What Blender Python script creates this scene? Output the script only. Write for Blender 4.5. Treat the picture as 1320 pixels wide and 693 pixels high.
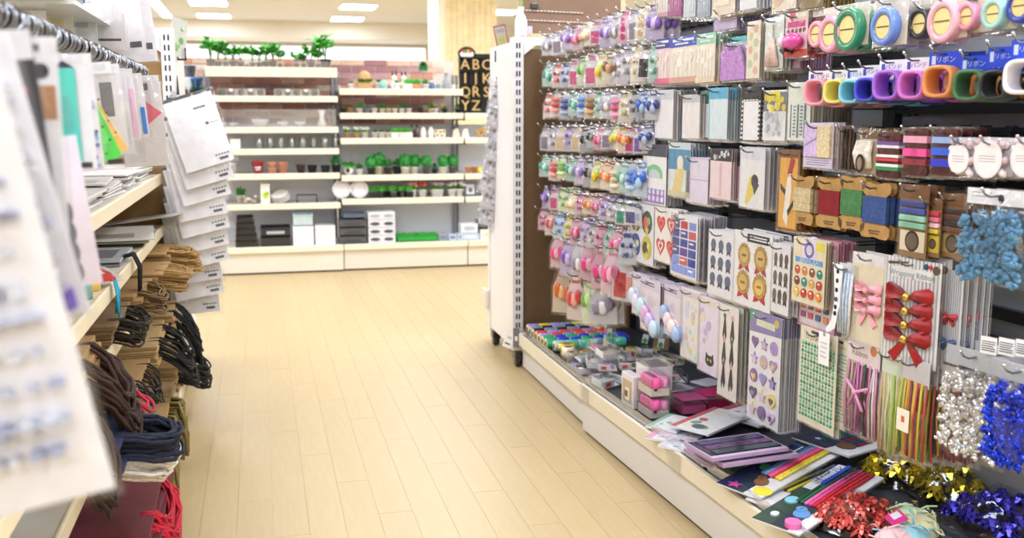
import bpy, bmesh, math, random
from mathutils import Vector, Matrix
S = bpy.context.scene
for o in list(bpy.data.objects): bpy.data.objects.remove(o, do_unlink=True)
rnd = random.Random(11)
R = math.radians
PI = math.pi
# ------------------------------------------------------------------ camera
CAMZ = 1.09
PITCH, YAW = R(8.7056), R(14.1789)
cam = bpy.data.cameras.new('camera'); camo = bpy.data.objects.new('camera', cam)
S.collection.objects.link(camo); S.camera = camo
camo.location = (0, 0, CAMZ); camo.rotation_euler = (PI/2 - PITCH, 0, -YAW)
cam.sensor_width = 36; cam.lens = 35.0; cam.clip_start = 0.05; cam.clip_end = 100
cam.dof.use_dof = True; cam.dof.focus_distance = 2.55; cam.dof.aperture_fstop = 3.8
# ------------------------------------------------------------------ world, light, exposure
wd = bpy.data.worlds.new('world'); S.world = wd; wd.use_nodes = True
wd.node_tree.nodes['Background'].inputs[0].default_value = (0.9, 0.93, 1.0, 1)
wd.node_tree.nodes['Background'].inputs[1].default_value = 0.5
LAMP = 17.0            # emission of every ceiling panel
WALL_GLOW = 1.4           # emission added to stand in for the brightly lit far wall
S.view_settings.view_transform = 'Standard'; S.view_settings.look = 'None'
S.view_settings.exposure = 0.38; S.view_settings.gamma = 1.0; S.view_settings.use_curve_mapping = False
S.cycles.transparent_max_bounces = 40
S.cycles.max_bounces = 10; S.cycles.diffuse_bounces = 5; S.cycles.glossy_bounces = 3
S.cycles.sample_clamp_indirect = 6.0
S.cycles.use_denoising = True
S.cycles.caustics_reflective = False; S.cycles.caustics_refractive = False
# ------------------------------------------------------------------ pixels of the 1320x693 photograph -> points of the place
FP = 35.0/36*1320
_fw = Vector((math.sin(YAW)*math.cos(PITCH), math.cos(YAW)*math.cos(PITCH), -math.sin(PITCH)))
_rt = Vector((math.cos(YAW), -math.sin(YAW), 0)); _up = _rt.cross(_fw)
EYE = Vector((0, 0, CAMZ))
def ray(x, y): return _fw*FP + _rt*(x-660) + _up*(346.5-y)
def on_z(x, y, z):
    d = ray(x, y); return EYE + d*((z-CAMZ)/d.z)
def on_x(x, y, X):
    d = ray(x, y); return EYE + d*(X/d.x)
def on_y(x, y, Y):
    d = ray(x, y); return EYE + d*(Y/d.y)
# ------------------------------------------------------------------ colours and materials
def lin(c):
    return tuple(((v/12.92) if v <= .04045 else ((v+.055)/1.055)**2.4) for v in c)
def hx(s):
    if isinstance(s, tuple): return s
    s = s.lstrip('#'); return lin(tuple(int(s[i:i+2], 16)/255 for i in (0, 2, 4)))
def vary(c, a=.06):
    c = hx(c); k = 1+rnd.uniform(-a, a); return tuple(min(1, v*k) for v in c)
MATS = {}
def new_mat(name):
    m = bpy.data.materials.new(name); m.use_nodes = True
    nt = m.node_tree; MATS[name] = m
    return m, nt, nt.nodes['Principled BSDF']
def attr_mat(name, rough=.5, metal=0, coat=0, spec=.5, noise=(30, .08), bump=0, bscale=60, sheen=0, stretch=None, transl=0):
    m, nt, b = new_mat(name)
    at = nt.nodes.new('ShaderNodeAttribute'); at.attribute_name = 'Col'
    tc = nt.nodes.new('ShaderNodeTexCoord'); mp = nt.nodes.new('ShaderNodeMapping')
    nt.links.new(tc.outputs['Object'], mp.inputs[0])
    if stretch: mp.inputs['Scale'].default_value = stretch
    nz = nt.nodes.new('ShaderNodeTexNoise'); nz.inputs['Scale'].default_value = noise[0]; nz.inputs['Detail'].default_value = 3
    nt.links.new(mp.outputs[0], nz.inputs['Vector'])
    mr = nt.nodes.new('ShaderNodeMapRange'); mr.inputs[1].default_value = .25; mr.inputs[2].default_value = .75
    mr.inputs[3].default_value = 1-noise[1]; mr.inputs[4].default_value = 1+noise[1]
    nt.links.new(nz.outputs[0], mr.inputs[0])
    mx = nt.nodes.new('ShaderNodeMix'); mx.data_type = 'RGBA'; mx.blend_type = 'MULTIPLY'; mx.inputs[0].default_value = 1
    nt.links.new(at.outputs['Color'], mx.inputs[6]); nt.links.new(mr.outputs[0], mx.inputs[7])
    nt.links.new(mx.outputs[2], b.inputs['Base Color'])
    b.inputs['Roughness'].default_value = rough; b.inputs['Metallic'].default_value = metal
    b.inputs['Coat Weight'].default_value = coat; b.inputs['Coat Roughness'].default_value = .12
    b.inputs['Specular IOR Level'].default_value = spec
    if sheen: b.inputs['Sheen Weight'].default_value = sheen
    if bump:
        n2 = nt.nodes.new('ShaderNodeTexNoise'); n2.inputs['Scale'].default_value = bscale
        nt.links.new(tc.outputs['Object'], n2.inputs['Vector'])
        bp = nt.nodes.new('ShaderNodeBump'); bp.inputs['Strength'].default_value = bump; bp.inputs['Distance'].default_value = .003
        nt.links.new(n2.outputs[0], bp.inputs['Height']); nt.links.new(bp.outputs[0], b.inputs['Normal'])
    return m
attr_mat('matte', .62, noise=(40, .05))
attr_mat('gloss', .28, coat=.5, noise=(25, .05))
attr_mat('foil', .2, metal=.75, noise=(60, .15), bump=.35, bscale=90)
attr_mat('satin', .45, sheen=.1, noise=(50, .1), bump=.2, bscale=70)
attr_mat('paint', .42, coat=.15, noise=(4, .025))
attr_mat('steel', .38, metal=.25, noise=(8, .08))
attr_mat('chrome', .1, metal=1, noise=(20, .05))
attr_mat('fabric', .85, noise=(120, .25), bump=.5, bscale=220)
attr_mat('leaf', .45, noise=(50, .3))
attr_mat('kraft', .7, noise=(60, .12), bump=.15, bscale=150)
attr_mat('wood', .5, noise=(12, .14), stretch=(1, 10, 1))
attr_mat('hardboard', .65, noise=(9, .1), bump=.08, bscale=200)
attr_mat('brick', .75, noise=(18, .22), bump=.5, bscale=70)
attr_mat('ceramic', .15, coat=.6, noise=(10, .02))
attr_mat('plaster', .9, noise=(3, .02), bump=.03, bscale=90)
attr_mat('plank', .42, coat=.0, noise=(14, .05), stretch=(5, .5, 1))
def clear_mat(name, fac, rough, tint, bump=.0, bscale=40):
    m, nt, b = new_mat(name)
    nt.nodes.remove(b)
    out = nt.nodes['Material Output']
    tr = nt.nodes.new('ShaderNodeBsdfTransparent'); tr.inputs[0].default_value = tint
    gl = nt.nodes.new('ShaderNodeBsdfGlossy'); gl.inputs['Roughness'].default_value = rough
    gl.inputs[0].default_value = (1, 1, 1, 1)
    lw = nt.nodes.new('ShaderNodeLayerWeight'); lw.inputs[0].default_value = .3
    mr = nt.nodes.new('ShaderNodeMapRange'); mr.inputs[3].default_value = fac; mr.inputs[4].default_value = min(.8, fac*4+.08)
    nt.links.new(lw.outputs['Fresnel'], mr.inputs[0])
    mix = nt.nodes.new('ShaderNodeMixShader'); nt.links.new(mr.outputs[0], mix.inputs[0])
    nt.links.new(tr.outputs[0], mix.inputs[1]); nt.links.new(gl.outputs[0], mix.inputs[2])
    nt.links.new(mix.outputs[0], out.inputs[0])
    if bump:
        tc = nt.nodes.new('ShaderNodeTexCoord'); n2 = nt.nodes.new('ShaderNodeTexNoise'); n2.inputs['Scale'].default_value = bscale
        n2.inputs['Detail'].default_value = 1
        nt.links.new(tc.outputs['Object'], n2.inputs['Vector'])
        bp = nt.nodes.new('ShaderNodeBump'); bp.inputs['Strength'].default_value = bump; bp.inputs['Distance'].default_value = .012
        nt.links.new(n2.outputs[0], bp.inputs['Height'])
        nt.links.new(bp.outputs[0], gl.inputs['Normal'])
clear_mat('film', .045, .12, (.985, .985, .99, 1), .5, 32)
clear_mat('crinkle', .08, .12, (.97, .97, .98, 1), 1.0, 38)
clear_mat('clear', .10, .06, (.97, .975, .985, 1))
clear_mat('glass', .14, .04, (.92, .95, .95, 1))
def emit_mat(name, col, st):
    m, nt, b = new_mat(name); nt.nodes.remove(b)
    e = nt.nodes.new('ShaderNodeEmission'); e.inputs[0].default_value = (*col, 1); e.inputs[1].default_value = st
    nt.links.new(e.outputs[0], nt.nodes['Material Output'].inputs[0])
emit_mat('lamp', (.88, .95, 1.06), LAMP)
emit_mat('wall_glow', (1, .99, .97), WALL_GLOW)
# ------------------------------------------------------------------ mesh builder
def RZ(a): return Matrix.Rotation(a, 4, 'Z')
def TR(x, y=0, z=0): return Matrix.Translation((x, y, z))
class MB:
    def __init__(s): s.v = []; s.f = []; s.c = []; s.m = []; s.sm = []; s.M = None
    def add(s, vs, fs, col, mat='matte', smooth=False):
        n = len(s.v)
        if s.M is not None: vs = [s.M @ Vector(p) for p in vs]
        s.v += [tuple(p) for p in vs]
        col = hx(col)
        for f in fs:
            s.f.append(tuple(i+n for i in f)); s.c.append(col); s.m.append(mat); s.sm.append(smooth)
        return s
    def box(s, x0, x1, y0, y1, z0, z1, col, mat='matte', bev=0):
        if bev:
            b = bev
            bm = bmesh.new(); bmesh.ops.create_cube(bm, size=1)
            for v in bm.verts:
                v.co = (x0+(v.co.x+.5)*(x1-x0), y0+(v.co.y+.5)*(y1-y0), z0+(v.co.z+.5)*(z1-z0))
            bmesh.ops.bevel(bm, geom=bm.edges[:], offset=b, segments=2, affect='EDGES', profile=.5)
            bm.verts.index_update()
            s.add([v.co.copy() for v in bm.verts], [[v.index for v in f.verts] for f in bm.faces], col, mat)
            bm.free(); return s
        vs = [(x0,y0,z0),(x1,y0,z0),(x1,y1,z0),(x0,y1,z0),(x0,y0,z1),(x1,y0,z1),(x1,y1,z1),(x0,y1,z1)]
        return s.add(vs, [(0,3,2,1),(4,5,6,7),(0,1,5,4),(1,2,6,5),(2,3,7,6),(3,0,4,7)], col, mat)
    def prism(s, pts, y0, y1, col, mat='matte', smooth=False):
        """polygon in the x,z plane (seen from -y counter-clockwise) from y0 (front) to y1"""
        n = len(pts)
        a = sum(pts[i][0]*pts[(i+1)%n][1]-pts[(i+1)%n][0]*pts[i][1] for i in range(n))
        if a < 0: pts = pts[::-1]
        vs = [(p[0], y0, p[1]) for p in pts]+[(p[0], y1, p[1]) for p in pts]
        fs = [tuple(range(n)), tuple(range(2*n-1, n-1, -1))]+[(i, i+n, (i+1)%n+n, (i+1)%n) for i in range(n)]
        return s.add(vs, fs, col, mat, smooth)
    def slab(s, pts, z0, z1, col, mat='matte'):
        n = len(pts)
        a = sum(pts[i][0]*pts[(i+1)%n][1]-pts[(i+1)%n][0]*pts[i][1] for i in range(n))
        if a < 0: pts = pts[::-1]
        vs = [(p[0], p[1], z0) for p in pts]+[(p[0], p[1], z1) for p in pts]
        fs = [tuple(range(n-1, -1, -1)), tuple(range(n, 2*n))]+[(i, (i+1)%n, (i+1)%n+n, i+n) for i in range(n)]
        return s.add(vs, fs, col, mat)
    def tube(s, path, r, col, mat='matte', n=6, closed=False):
        P = [Vector(p) for p in path]; k = len(P); vs = []; fs = []
        prev = None
        for i in range(k):
            if closed: t = P[(i+1)%k]-P[i-1]
            else: t = P[min(i+1, k-1)]-P[max(i-1, 0)]
            t = t.normalized() if t.length > 1e-9 else Vector((0, 0, 1))
            if prev is None:
                u = t.cross(Vector((0, 0, 1)))
                if u.length < .1: u = t.cross(Vector((1, 0, 0)))
            else: u = prev-t*prev.dot(t)
            u.normalize(); prev = u; w = t.cross(u)
            rr = r[i] if isinstance(r, (list, tuple)) else r
            for j in range(n):
                a = 2*PI*j/n; vs.append(P[i]+u*(rr*math.cos(a))+w*(rr*math.sin(a)))
        for i in range(k if closed else k-1):
            b = (i+1) % k
            for j in range(n):
                fs.append((i*n+j, i*n+(j+1)%n, b*n+(j+1)%n, b*n+j))
        if not closed: fs += [tuple(range(n-1, -1, -1)), tuple(range((k-1)*n, k*n))]
        return s.add(vs, fs, col, mat, True)
    def lathe(s, prof, col, mat='matte', n=14, at=(0, 0, 0), cap=True):
        vs = []; fs = []
        for r, z in prof:
            for j in range(n):
                a = 2*PI*j/n; vs.append((at[0]+r*math.cos(a), at[1]+r*math.sin(a), at[2]+z))
        for i in range(len(prof)-1):
            for j in range(n): fs.append((i*n+j, i*n+(j+1)%n, (i+1)*n+(j+1)%n, (i+1)*n+j))
        if cap:
            fs.append(tuple(range(n-1, -1, -1))); fs.append(tuple(range((len(prof)-1)*n, len(prof)*n)))
        return s.add(vs, fs, col, mat, True)
    def ball(s, c, r, col, mat='matte', n=8, m=6, jit=0, rg=rnd):
        rx, ry, rz = r if isinstance(r, tuple) else (r, r, r)
        vs = [(c[0], c[1], c[2]+rz)]; fs = []
        for i in range(1, m):
            t = PI*i/m
            for j in range(n):
                a = 2*PI*j/n; k = 1+rg.uniform(-jit, jit)
                vs.append((c[0]+rx*k*math.sin(t)*math.cos(a), c[1]+ry*k*math.sin(t)*math.sin(a), c[2]+rz*k*math.cos(t)))
        vs.append((c[0], c[1], c[2]-rz))
        for j in range(n):
            fs.append((0, 1+j, 1+(j+1)%n)); e = 1+(m-2)*n
            fs.append((len(vs)-1, e+(j+1)%n, e+j))
            for i in range(m-2):
                q = 1+i*n; fs.append((q+j, q+n+j, q+n+(j+1)%n, q+(j+1)%n))
        return s.add(vs, fs, col, mat, True)
    def torus(s, c, R1, r, col, mat='matte', axis='y', n=18, k=6):
        path = []
        for i in range(n):
            a = 2*PI*i/n; x, y = R1*math.cos(a), R1*math.sin(a)
            path.append({'y': (c[0]+x, c[1], c[2]+y), 'z': (c[0]+x, c[1]+y, c[2]), 'x': (c[0], c[1]+x, c[2]+y)}[axis])
        return s.tube(path, r, col, mat, k, True)
    def text(s, t, x, z, size, col, y=0, M=None, mat='matte', ext=.0004, align='CENTER'):
        """flat lettering in the x,z plane facing -y"""
        vs, fs = text_geo(t, align)
        W = [(x+a*size, y, z+b*size) for a, b in vs]
        if M is not None: W = [M @ Vector(p) for p in W]
        return s.add(W, fs, col, mat)
    def build(s, name, parent=None, loc=None, rot=None):
        me = bpy.data.meshes.new(name); me.from_pydata(s.v, [], s.f)
        names = []
        for m in s.m:
            if m not in names: names.append(m)
        for m in names: me.materials.append(MATS[m])
        ix = {m: i for i, m in enumerate(names)}
        me.polygons.foreach_set('material_index', [ix[m] for m in s.m])
        me.polygons.foreach_set('use_smooth', s.sm)
        ca = me.color_attributes.new('Col', 'FLOAT_COLOR', 'CORNER')
        buf = []
        for f, c in zip(s.f, s.c): buf += [c[0], c[1], c[2], 1.0]*len(f)
        ca.data.foreach_set('color', buf)
        me.update()
        o = bpy.data.objects.new(name, me); S.collection.objects.link(o)
        if parent: o.parent = parent
        if loc is not None: o.location = loc
        if rot is not None: o.rotation_euler = rot
        return o
_TX = {}
def text_geo(t, align='CENTER'):
    if (t, align) in _TX: return _TX[(t, align)]
    cu = bpy.data.curves.new('lettering', 'FONT'); cu.body = t; cu.align_x = align; cu.align_y = 'CENTER'; cu.resolution_u = 2
    ob = bpy.data.objects.new('lettering', cu); S.collection.objects.link(ob)
    dg = bpy.context.evaluated_depsgraph_get()
    me = ob.evaluated_get(dg).to_mesh()
    vs = [(v.co.x, v.co.y) for v in me.vertices]
    fs = []
    for p in me.polygons:
        f = list(p.vertices)
        a = sum(vs[f[i]][0]*vs[f[(i+1)%len(f)]][1]-vs[f[(i+1)%len(f)]][0]*vs[f[i]][1] for i in range(len(f)))
        fs.append(tuple(f if a > 0 else f[::-1]))
    ob.evaluated_get(dg).to_mesh_clear()
    bpy.data.objects.remove(ob, do_unlink=True); bpy.data.curves.remove(cu)
    _TX[(t, align)] = (vs, fs); return vs, fs
def tag(o, label=None, cat=None, group=None, kind=None):
    if label: o['label'] = label
    if cat: o['category'] = cat
    if group: o['group'] = group
    if kind: o['kind'] = kind
    return o
def empty(name, loc=(0, 0, 0), rz=0, label=None, cat=None, group=None):
    o = bpy.data.objects.new(name, None); S.collection.objects.link(o)
    o.empty_display_size = .02
    o.location = loc; o.rotation_euler = (0, 0, rz)
    return tag(o, label, cat, group)
KIDS = {}
def kids(root): return [o for o in bpy.data.objects if o.parent is root]
def dup(root, children, loc=None, rot=None, label=None, group=None, cat=None):
    """a copy of a thing with copies of its parts; children = [(part, [subparts])]"""
    r = root.copy(); S.collection.objects.link(r)
    if loc is not None: r.location = loc
    if rot is not None: r.rotation_euler = rot
    if label: r['label'] = label
    if cat: r['category'] = cat
    if group: r['group'] = group
    elif 'group' in r and label: del r['group']
    for c, subs in children:
        k = c.copy(); S.collection.objects.link(k); k.parent = r
        for g in subs:
            q = g.copy(); S.collection.objects.link(q); q.parent = k
    return r
WHITE = '#efedee'; CREAM = '#ede2c6'; LILACW = '#e6e1ea'; GREY = '#6a7078'; DARK = '#1a1c20'
# ================================================================== ROOM
XL, XR, YN, YF, ZC = -5.2, 7.2, -3.5, 19.0, 2.7
def struct(mb, name, parent=None):
    o = mb.build(name, parent); 
    if not parent: o['kind'] = 'structure'
    return o
floor = struct(MB().box(XL, XR, YN, YF, -.05, -.0012, '#a08e68', 'plank'), 'floor')
PW, PL = .095, .9
pm = []
for i in range(7):
    c = vary('#bca67d', .035)
    b = .0012
    m = MB().box(-PW/2+.0004, PW/2-.0004, -PL/2+.0005, PL/2-.0005, -.003, 0, c, 'plank')
    o = m.build('plank', floor); pm.append(o.data)
    bpy.data.objects.remove(o)
npl = 0
for i in range(-10, 22):
    off = ((i*37) % 10)/10*PL
    for j in range(-1, 10):
        y = 1.2+off+j*PL
        if y > 8.2 or y < .7 or npl >= 300: continue
        o = bpy.data.objects.new('plank', pm[rnd.randrange(7)]); S.collection.objects.link(o); o.parent = floor
        o.location = ((i+.5)*PW, y, 0); npl += 1
# the boards beyond, too small to pick out, as one surface with the same joints
far = MB()
for i in range(-52, 74):
    off = ((i*37) % 10)/10*PL
    for j in range(-6, 20):
        y = 1.2+off+j*PL
        if -10 <= i < 22 and .7 <= y <= 8.2: continue
        if y+PL/2 > YF or y-PL/2 < YN: continue
        far.box(i*PW+.0004, (i+1)*PW-.0004, y-PL/2+.0005, y+PL/2-.0005, -.003, 0, vary('#bca67d', .035), 'plank')
fo = far.build('floorboards', floor); fo['kind'] = 'stuff'
struct(MB().box(XL, XR, YN, YF, ZC, ZC+.1, '#f5f6f9', 'plaster'), 'ceiling')
struct(MB().box(XL-.1, XL, YN, YF, 0, ZC, '#efebe2', 'plaster'), 'wall_left')
struct(MB().box(XR, XR+.1, YN, YF, 0, ZC, '#efebe2', 'plaster'), 'wall_right')
struct(MB().box(XL, XR, YN-.1, YN, 0, ZC, '#efebe2', 'plaster'), 'wall_near')
struct(MB().box(XL, XR, YF, YF+.1, 0, ZC, '#f4f0e6', 'plaster'), 'wall_far')
struct(MB().box(XL, XR, 17.9, YF-.02, 2.42, ZC-.002, '#efeae0', 'plaster'), 'trim_1')
w = empty('glow_band_1', (-1.0, YF-.03, 1.55)); w['kind'] = 'structure'  # added glowing band: the wall's brightness is put in as emission
MB().box(-4.1, 4.1, -.01, .01, -.8, .8, '#f4efe2', 'wall_glow').build('pane', w)
f = MB()
for a in (-4.13, 4.1): f.box(a, a+.03, -.04, .02, -.83, .83, '#e9e6e0', 'paint')
for a in (-.83, .8): f.box(-4.1, 4.1, -.04, .02, a, a+.03, '#e9e6e0', 'paint')
f.build('frame', w)  # thin border of the added band, not a real window frame
# pillar clad in pale wooden boards
pil = empty('trim_2', (2.5, 12.4, 0)); pil['kind'] = 'structure'
MB().box(-.37, .35, -.35, .35, 0, ZC, '#e6dfcf', 'paint').build('core', pil)
for k in range(9):
    a = -.28+k*.07
    MB().box(a+.0015, a+.0685, -.37, -.35, 0, ZC-.002, vary('#e2cfa6', .03), 'wood').build('board', pil)
# ceiling lamps
def lamp(x, y, wx, wy, label, group=None):
    e = empty('ceiling_light', (x, y, ZC), 0, label, 'light', group)
    fr = MB()
    for a, b, c, d in ((-wx/2-.03, wx/2+.03, -wy/2-.03, -wy/2), (-wx/2-.03, wx/2+.03, wy/2, wy/2+.03), (-wx/2-.03, -wx/2, -wy/2, wy/2), (wx/2, wx/2+.03, -wy/2, wy/2)):
        fr.box(a, b, c, d, -.02, -.001, '#f2f2f0', 'paint')
    fr.build('frame', e)
    m = MB(); m.add([(-wx/2, -wy/2, -.012), (wx/2, -wy/2, -.012), (wx/2, wy/2, -.012), (-wx/2, wy/2, -.012)], [(0, 3, 2, 1)], WHITE, 'lamp')
    m.build('diffuser', e)
vis = {(-.62, 15.2): 'bright ceiling panel light above the left plants, the nearer of two', (-.62, 17.1): 'bright ceiling panel light above the left plants, the farther of two',
       (1.5, 15.2): 'bright ceiling panel light left of the wooden pillar, the nearer of two', (1.5, 17.1): 'bright ceiling panel light left of the wooden pillar, the farther of two',
       (3.72, 15.4): 'bright ceiling panel light right of the wooden pillar, at its top'}
for (x, y), l in vis.items(): lamp(x, y, .5, .62, l)
lamp(-1.35, 16.2, .14, 2.6, 'long slim ceiling light at the upper left behind the post')
LNUM = 'first second third fourth fifth sixth seventh'.split()
for i in range(-1, 4):
    for j in range(7):
        lamp(-.62+2.12*i, -2.0+2.4*j, .5, 1.1, 'bright overhead panel light, %s row from the entrance, %s from the left' % (LNUM[j], LNUM[i+1]), 'ceiling panel lights overhead')
# ================================================================== RIGHT SHELVING RUN
TH2 = R(2.4)
O1 = Vector((1.06, 4.10, 0)); O2 = Vector((1.05, 3.195, 0)); O3 = O2+Vector((math.sin(TH2), -math.cos(TH2), 0))*.9
O4 = O3+Vector((math.sin(TH2), -math.cos(TH2), 0))*.902
DEP = .54
def run_section(O, th, L, label, kickin, deckz, panel):
    e = empty('display_shelf', O, th, label, 'shelf')
    MB().box(kickin, DEP+.05, -L, 0, .012, deckz-.045, '#dcdad9', 'paint').build('kick_panel', e)
    MB().box(kickin+.02, DEP, -L+.004, -.004, .0, .012, '#1b1a19', 'matte').build('plinth', e)
    MB().box(.012, DEP, -L+.002, -.002, deckz-.043, deckz, '#3f4146', 'steel').build('deck', e)
    m = MB(); m.box(0, .012, -L, 0, deckz-.045, deckz+.004, '#e8dfca', 'paint'); m.build('lip', e)
    MB().box(DEP, DEP+.03, -L+.001, -.001, deckz, 1.44, panel, 'paint').build('back_panel', e)
    for yy in (-.012, -L+.012):
        u = MB().box(DEP-.025, DEP-.001, yy-.011, yy+.011, deckz, 1.44, '#2b2d31', 'steel')
        u.build('upright', e)
    return e
s1 = run_section(O1, 0, .9, 'far section of the right shelving with ribbon spools on its deck', .025, .158, '#6c727a')
s2 = run_section(O2, TH2, .9, 'middle section of the right shelving with pink boxes on its deck', .012, .172, '#a9b1bc')
s3 = run_section(O3, TH2, .9, 'near right section of the shelving with foil bows on its deck', .012, .172, '#a9b1bc')
# low clear price rail guard along the deck edge of the two nearer sections
for O, L in ((O2, 'clear plastic edge guard on the middle shelf deck by pink boxes'), (O3, 'clear plastic edge guard on the near right shelf deck by foil bows')):
    m = MB().box(.013, .0155, -.89, -.01, .1725, .205, WHITE, 'clear')
    tag(m.build('edge_guard', None, O, (0, 0, TH2)), L, 'shelf guard')
tag(MB().box(.013, .0155, -.89, -.01, .159, .19, WHITE, 'clear').build('edge_guard', None, O1), 'clear plastic edge guard in front of the ribbon spools', 'shelf guard')
# clear price tags that hang from the deck lip of the middle section
for y, l in ((-.05, 'small clear price pocket on the cream lip at the section joint'), (-.75, 'small clear price pocket on the cream lip below the glitter packs')):
    p = O2+RZ(TH2).to_3x3() @ Vector((-.003, y, .128))
    m = MB().box(-.003, 0, -.035, .035, 0, .05, WHITE, 'clear')
    tag(m.build('price_pocket', None, p, (0, 0, TH2)), l, 'price pocket')
# ------------------------------------------------------------------ end shelving at the far right: slotted post, brown back, wheels
def slot_post(parent, x0, x1, y0, y1, z0, z1, cols, step=.0385):
    m = MB().box(x0, x1, y0, y1, z0, z1, '#e4e1e2', 'paint', .002); m.build('post', parent)
    sm = MB().box(-.003, .003, -.0012, .0012, -.011, .011, '#17181b', 'matte')
    first = sm.build('slot', parent); n = 0
    z = z1-.035
    while z > z0+.06:
        for c in cols:
            o = first if n == 0 else first.copy()
            if n: S.collection.objects.link(o)
            o.location = (c, y0-.0008, z); n += 1
        z -= step
def caster(parent, x, y):
    c = empty('caster', (x, y, 0)); c.parent = parent
    MB().torus((0, 0, .028), .02, .008, '#141416', 'gloss', 'x', 16, 8).lathe([(.001, -.008), (.019, -.008), (.019, .008), (.001, .008)], '#2a2a2c', 'gloss', 12).build('wheel', c).location = (0, 0, 0)
    MB().box(-.018, .018, -.03, .03, .03, .062, '#19191b', 'gloss', .006).build('fork', c)
def wheel_mesh():
    m = MB(); M = Matrix.Rotation(PI/2, 4, 'Y'); m.M = TR(0, 0, .026) @ M
    m.lathe([(.004, -.015), (.022, -.015), (.026, -.009), (.026, .009), (.022, .015), (.004, .015)], '#151517', 'gloss', 16)
    return m
def casters(parent, pts):
    for x, y in pts:
        c = MB().box(-.02, .02, -.028, .028, .034, .07, '#19191b', 'gloss', .006).build('caster', parent, (x, y, 0))
        wheel_mesh().build('wheel', c)
e = empty('end_shelf', (1.045, 4.125, 0), 0, 'white end shelving unit with slotted post behind the spool shelf', 'shelf')
slot_post(e, 0, .048, 0, .05, .075, 1.418, (.018, .030))
MB().box(.0485, 1.0, .012, .022, .12, 1.37, '#6a5034', 'hardboard').build('back_panel', e)
m = MB(); m.box(.0485, 1.0, .0, .03, 1.385, 1.418, '#e9e6e6', 'paint'); m.prism([(.049, 1.385), (.049, 1.345), (.10, 1.385)], .0, .03, '#e4e1e2', 'paint'); m.build('top_rail', e)
MB().box(.004, .02, .0505, .44, .09, 1.40, '#e9e6e8', 'paint').build('side_panel', e)
MB().box(.0, .04, .44, .48, .075, .62, '#e4e1e2', 'paint').build('rear_post', e)
MB().box(.02, 1.0, .0505, .6, .09, .2, '#e4dfd8', 'paint').build('base', e)
casters(e, ((.03, .02), (.03, .45), (.9, .3)))
endR = e
MB().box(-.012, .004, .40, .44, .62, .74, '#17181b', 'gloss').build('bumper', e)
e = empty('end_shelf', (-.352, 4.125, 0), 0, 'white end shelving unit with slotted post beside the hanging white packs', 'shelf')
slot_post(e, 0, .05, 0, .05, .075, 1.425, (.015, .030))
MB().box(-.95, -.0005, .012, .022, .12, 1.37, '#8a6a3c', 'hardboard').build('back_panel', e)
m = MB(); m.box(-.95, -.0005, .0, .03, 1.385, 1.425, '#e9e6e6', 'paint'); m.prism([(-.001, 1.385), (-.001, 1.335), (-.075, 1.385)], .0, .03, '#e4e1e2', 'paint'); m.build('top_rail', e)
MB().box(.03, .046, .0505, .56, .09, 1.40, '#e9e6e8', 'paint').build('side_panel', e)
MB().box(-.95, .03, .0505, .6, .09, .2, '#e4dfd8', 'paint').build('base', e)
casters(e, ((.02, .02), (.02, .56), (-.85, .3)))
endL = e
# ------------------------------------------------------------------ framed cork board on top of the right end unit
e = empty('notice_board', (1.085, 4.19, 1.419), R(-4), 'brown board in a pale wood frame on top of the right end unit', 'board')
MB().box(.02, .45, .004, .014, .02, .6, '#8d6f5b', 'hardboard').build('board', e)
f = MB(); f.box(0, .02, 0, .02, 0, .62, '#d9c4a0', 'wood'); f.box(.45, .47, 0, .02, 0, .62, '#d9c4a0', 'wood'); f.box(.02, .45, 0, .02, 0, .02, '#d9c4a0', 'wood'); f.box(.02, .45, 0, .02, .6, .62, '#d9c4a0', 'wood')
f.build('frame', e)
for zz, x1 in ((.115, .30), (.075, .34)):
    m = MB()
    for k in range(int((x1-.03)/.016)):
        m.tube([(.03+k*.016, -.001, zz-.03*k*.016), (.042+k*.016, -.003, zz-.03*(k*.016+.012))], .0026, '#efe7df', 'fabric', 5)
    m.build('string', e)
MB().box(.055, .085, -.012, .003, .12, .145, '#2c3238', 'gloss', .003).build('clip', e)
m = MB().box(.03, .062, -.002, .003, .018, .05, '#d6d2e4', 'matte'); m.build('price_tag', e)
# vase with a spray of leaves on the end post
e = empty('flower_vase', (1.088, 4.15, 1.4185), 0, 'white bottle vase with thin green stems on the end post', 'vase')
MB().lathe([(.022, 0), (.027, .01), (.027, .06), (.02, .085), (.011, .1), (.013, .125)], '#f4f2f2', 'ceramic', 18).build('body', e)
for k in range(5):
    a = k*1.3; m = MB(); p = [(0, 0, .1), (.02*math.cos(a), .02*math.sin(a), .17), (.055*math.cos(a), .05*math.sin(a), .23)]
    m.tube(p, .0012, '#7fb45a', 'leaf', 4)
    for q in range(4):
        c = Vector(p[1]).lerp(Vector(p[2]), q/3); m.ball(c+Vector((.008*(-1)**q, 0, .004)), (.010, .004, .005), vary('#7cbb62', .15), 'leaf', 6, 4)
    m.build('stem', e)
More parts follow.
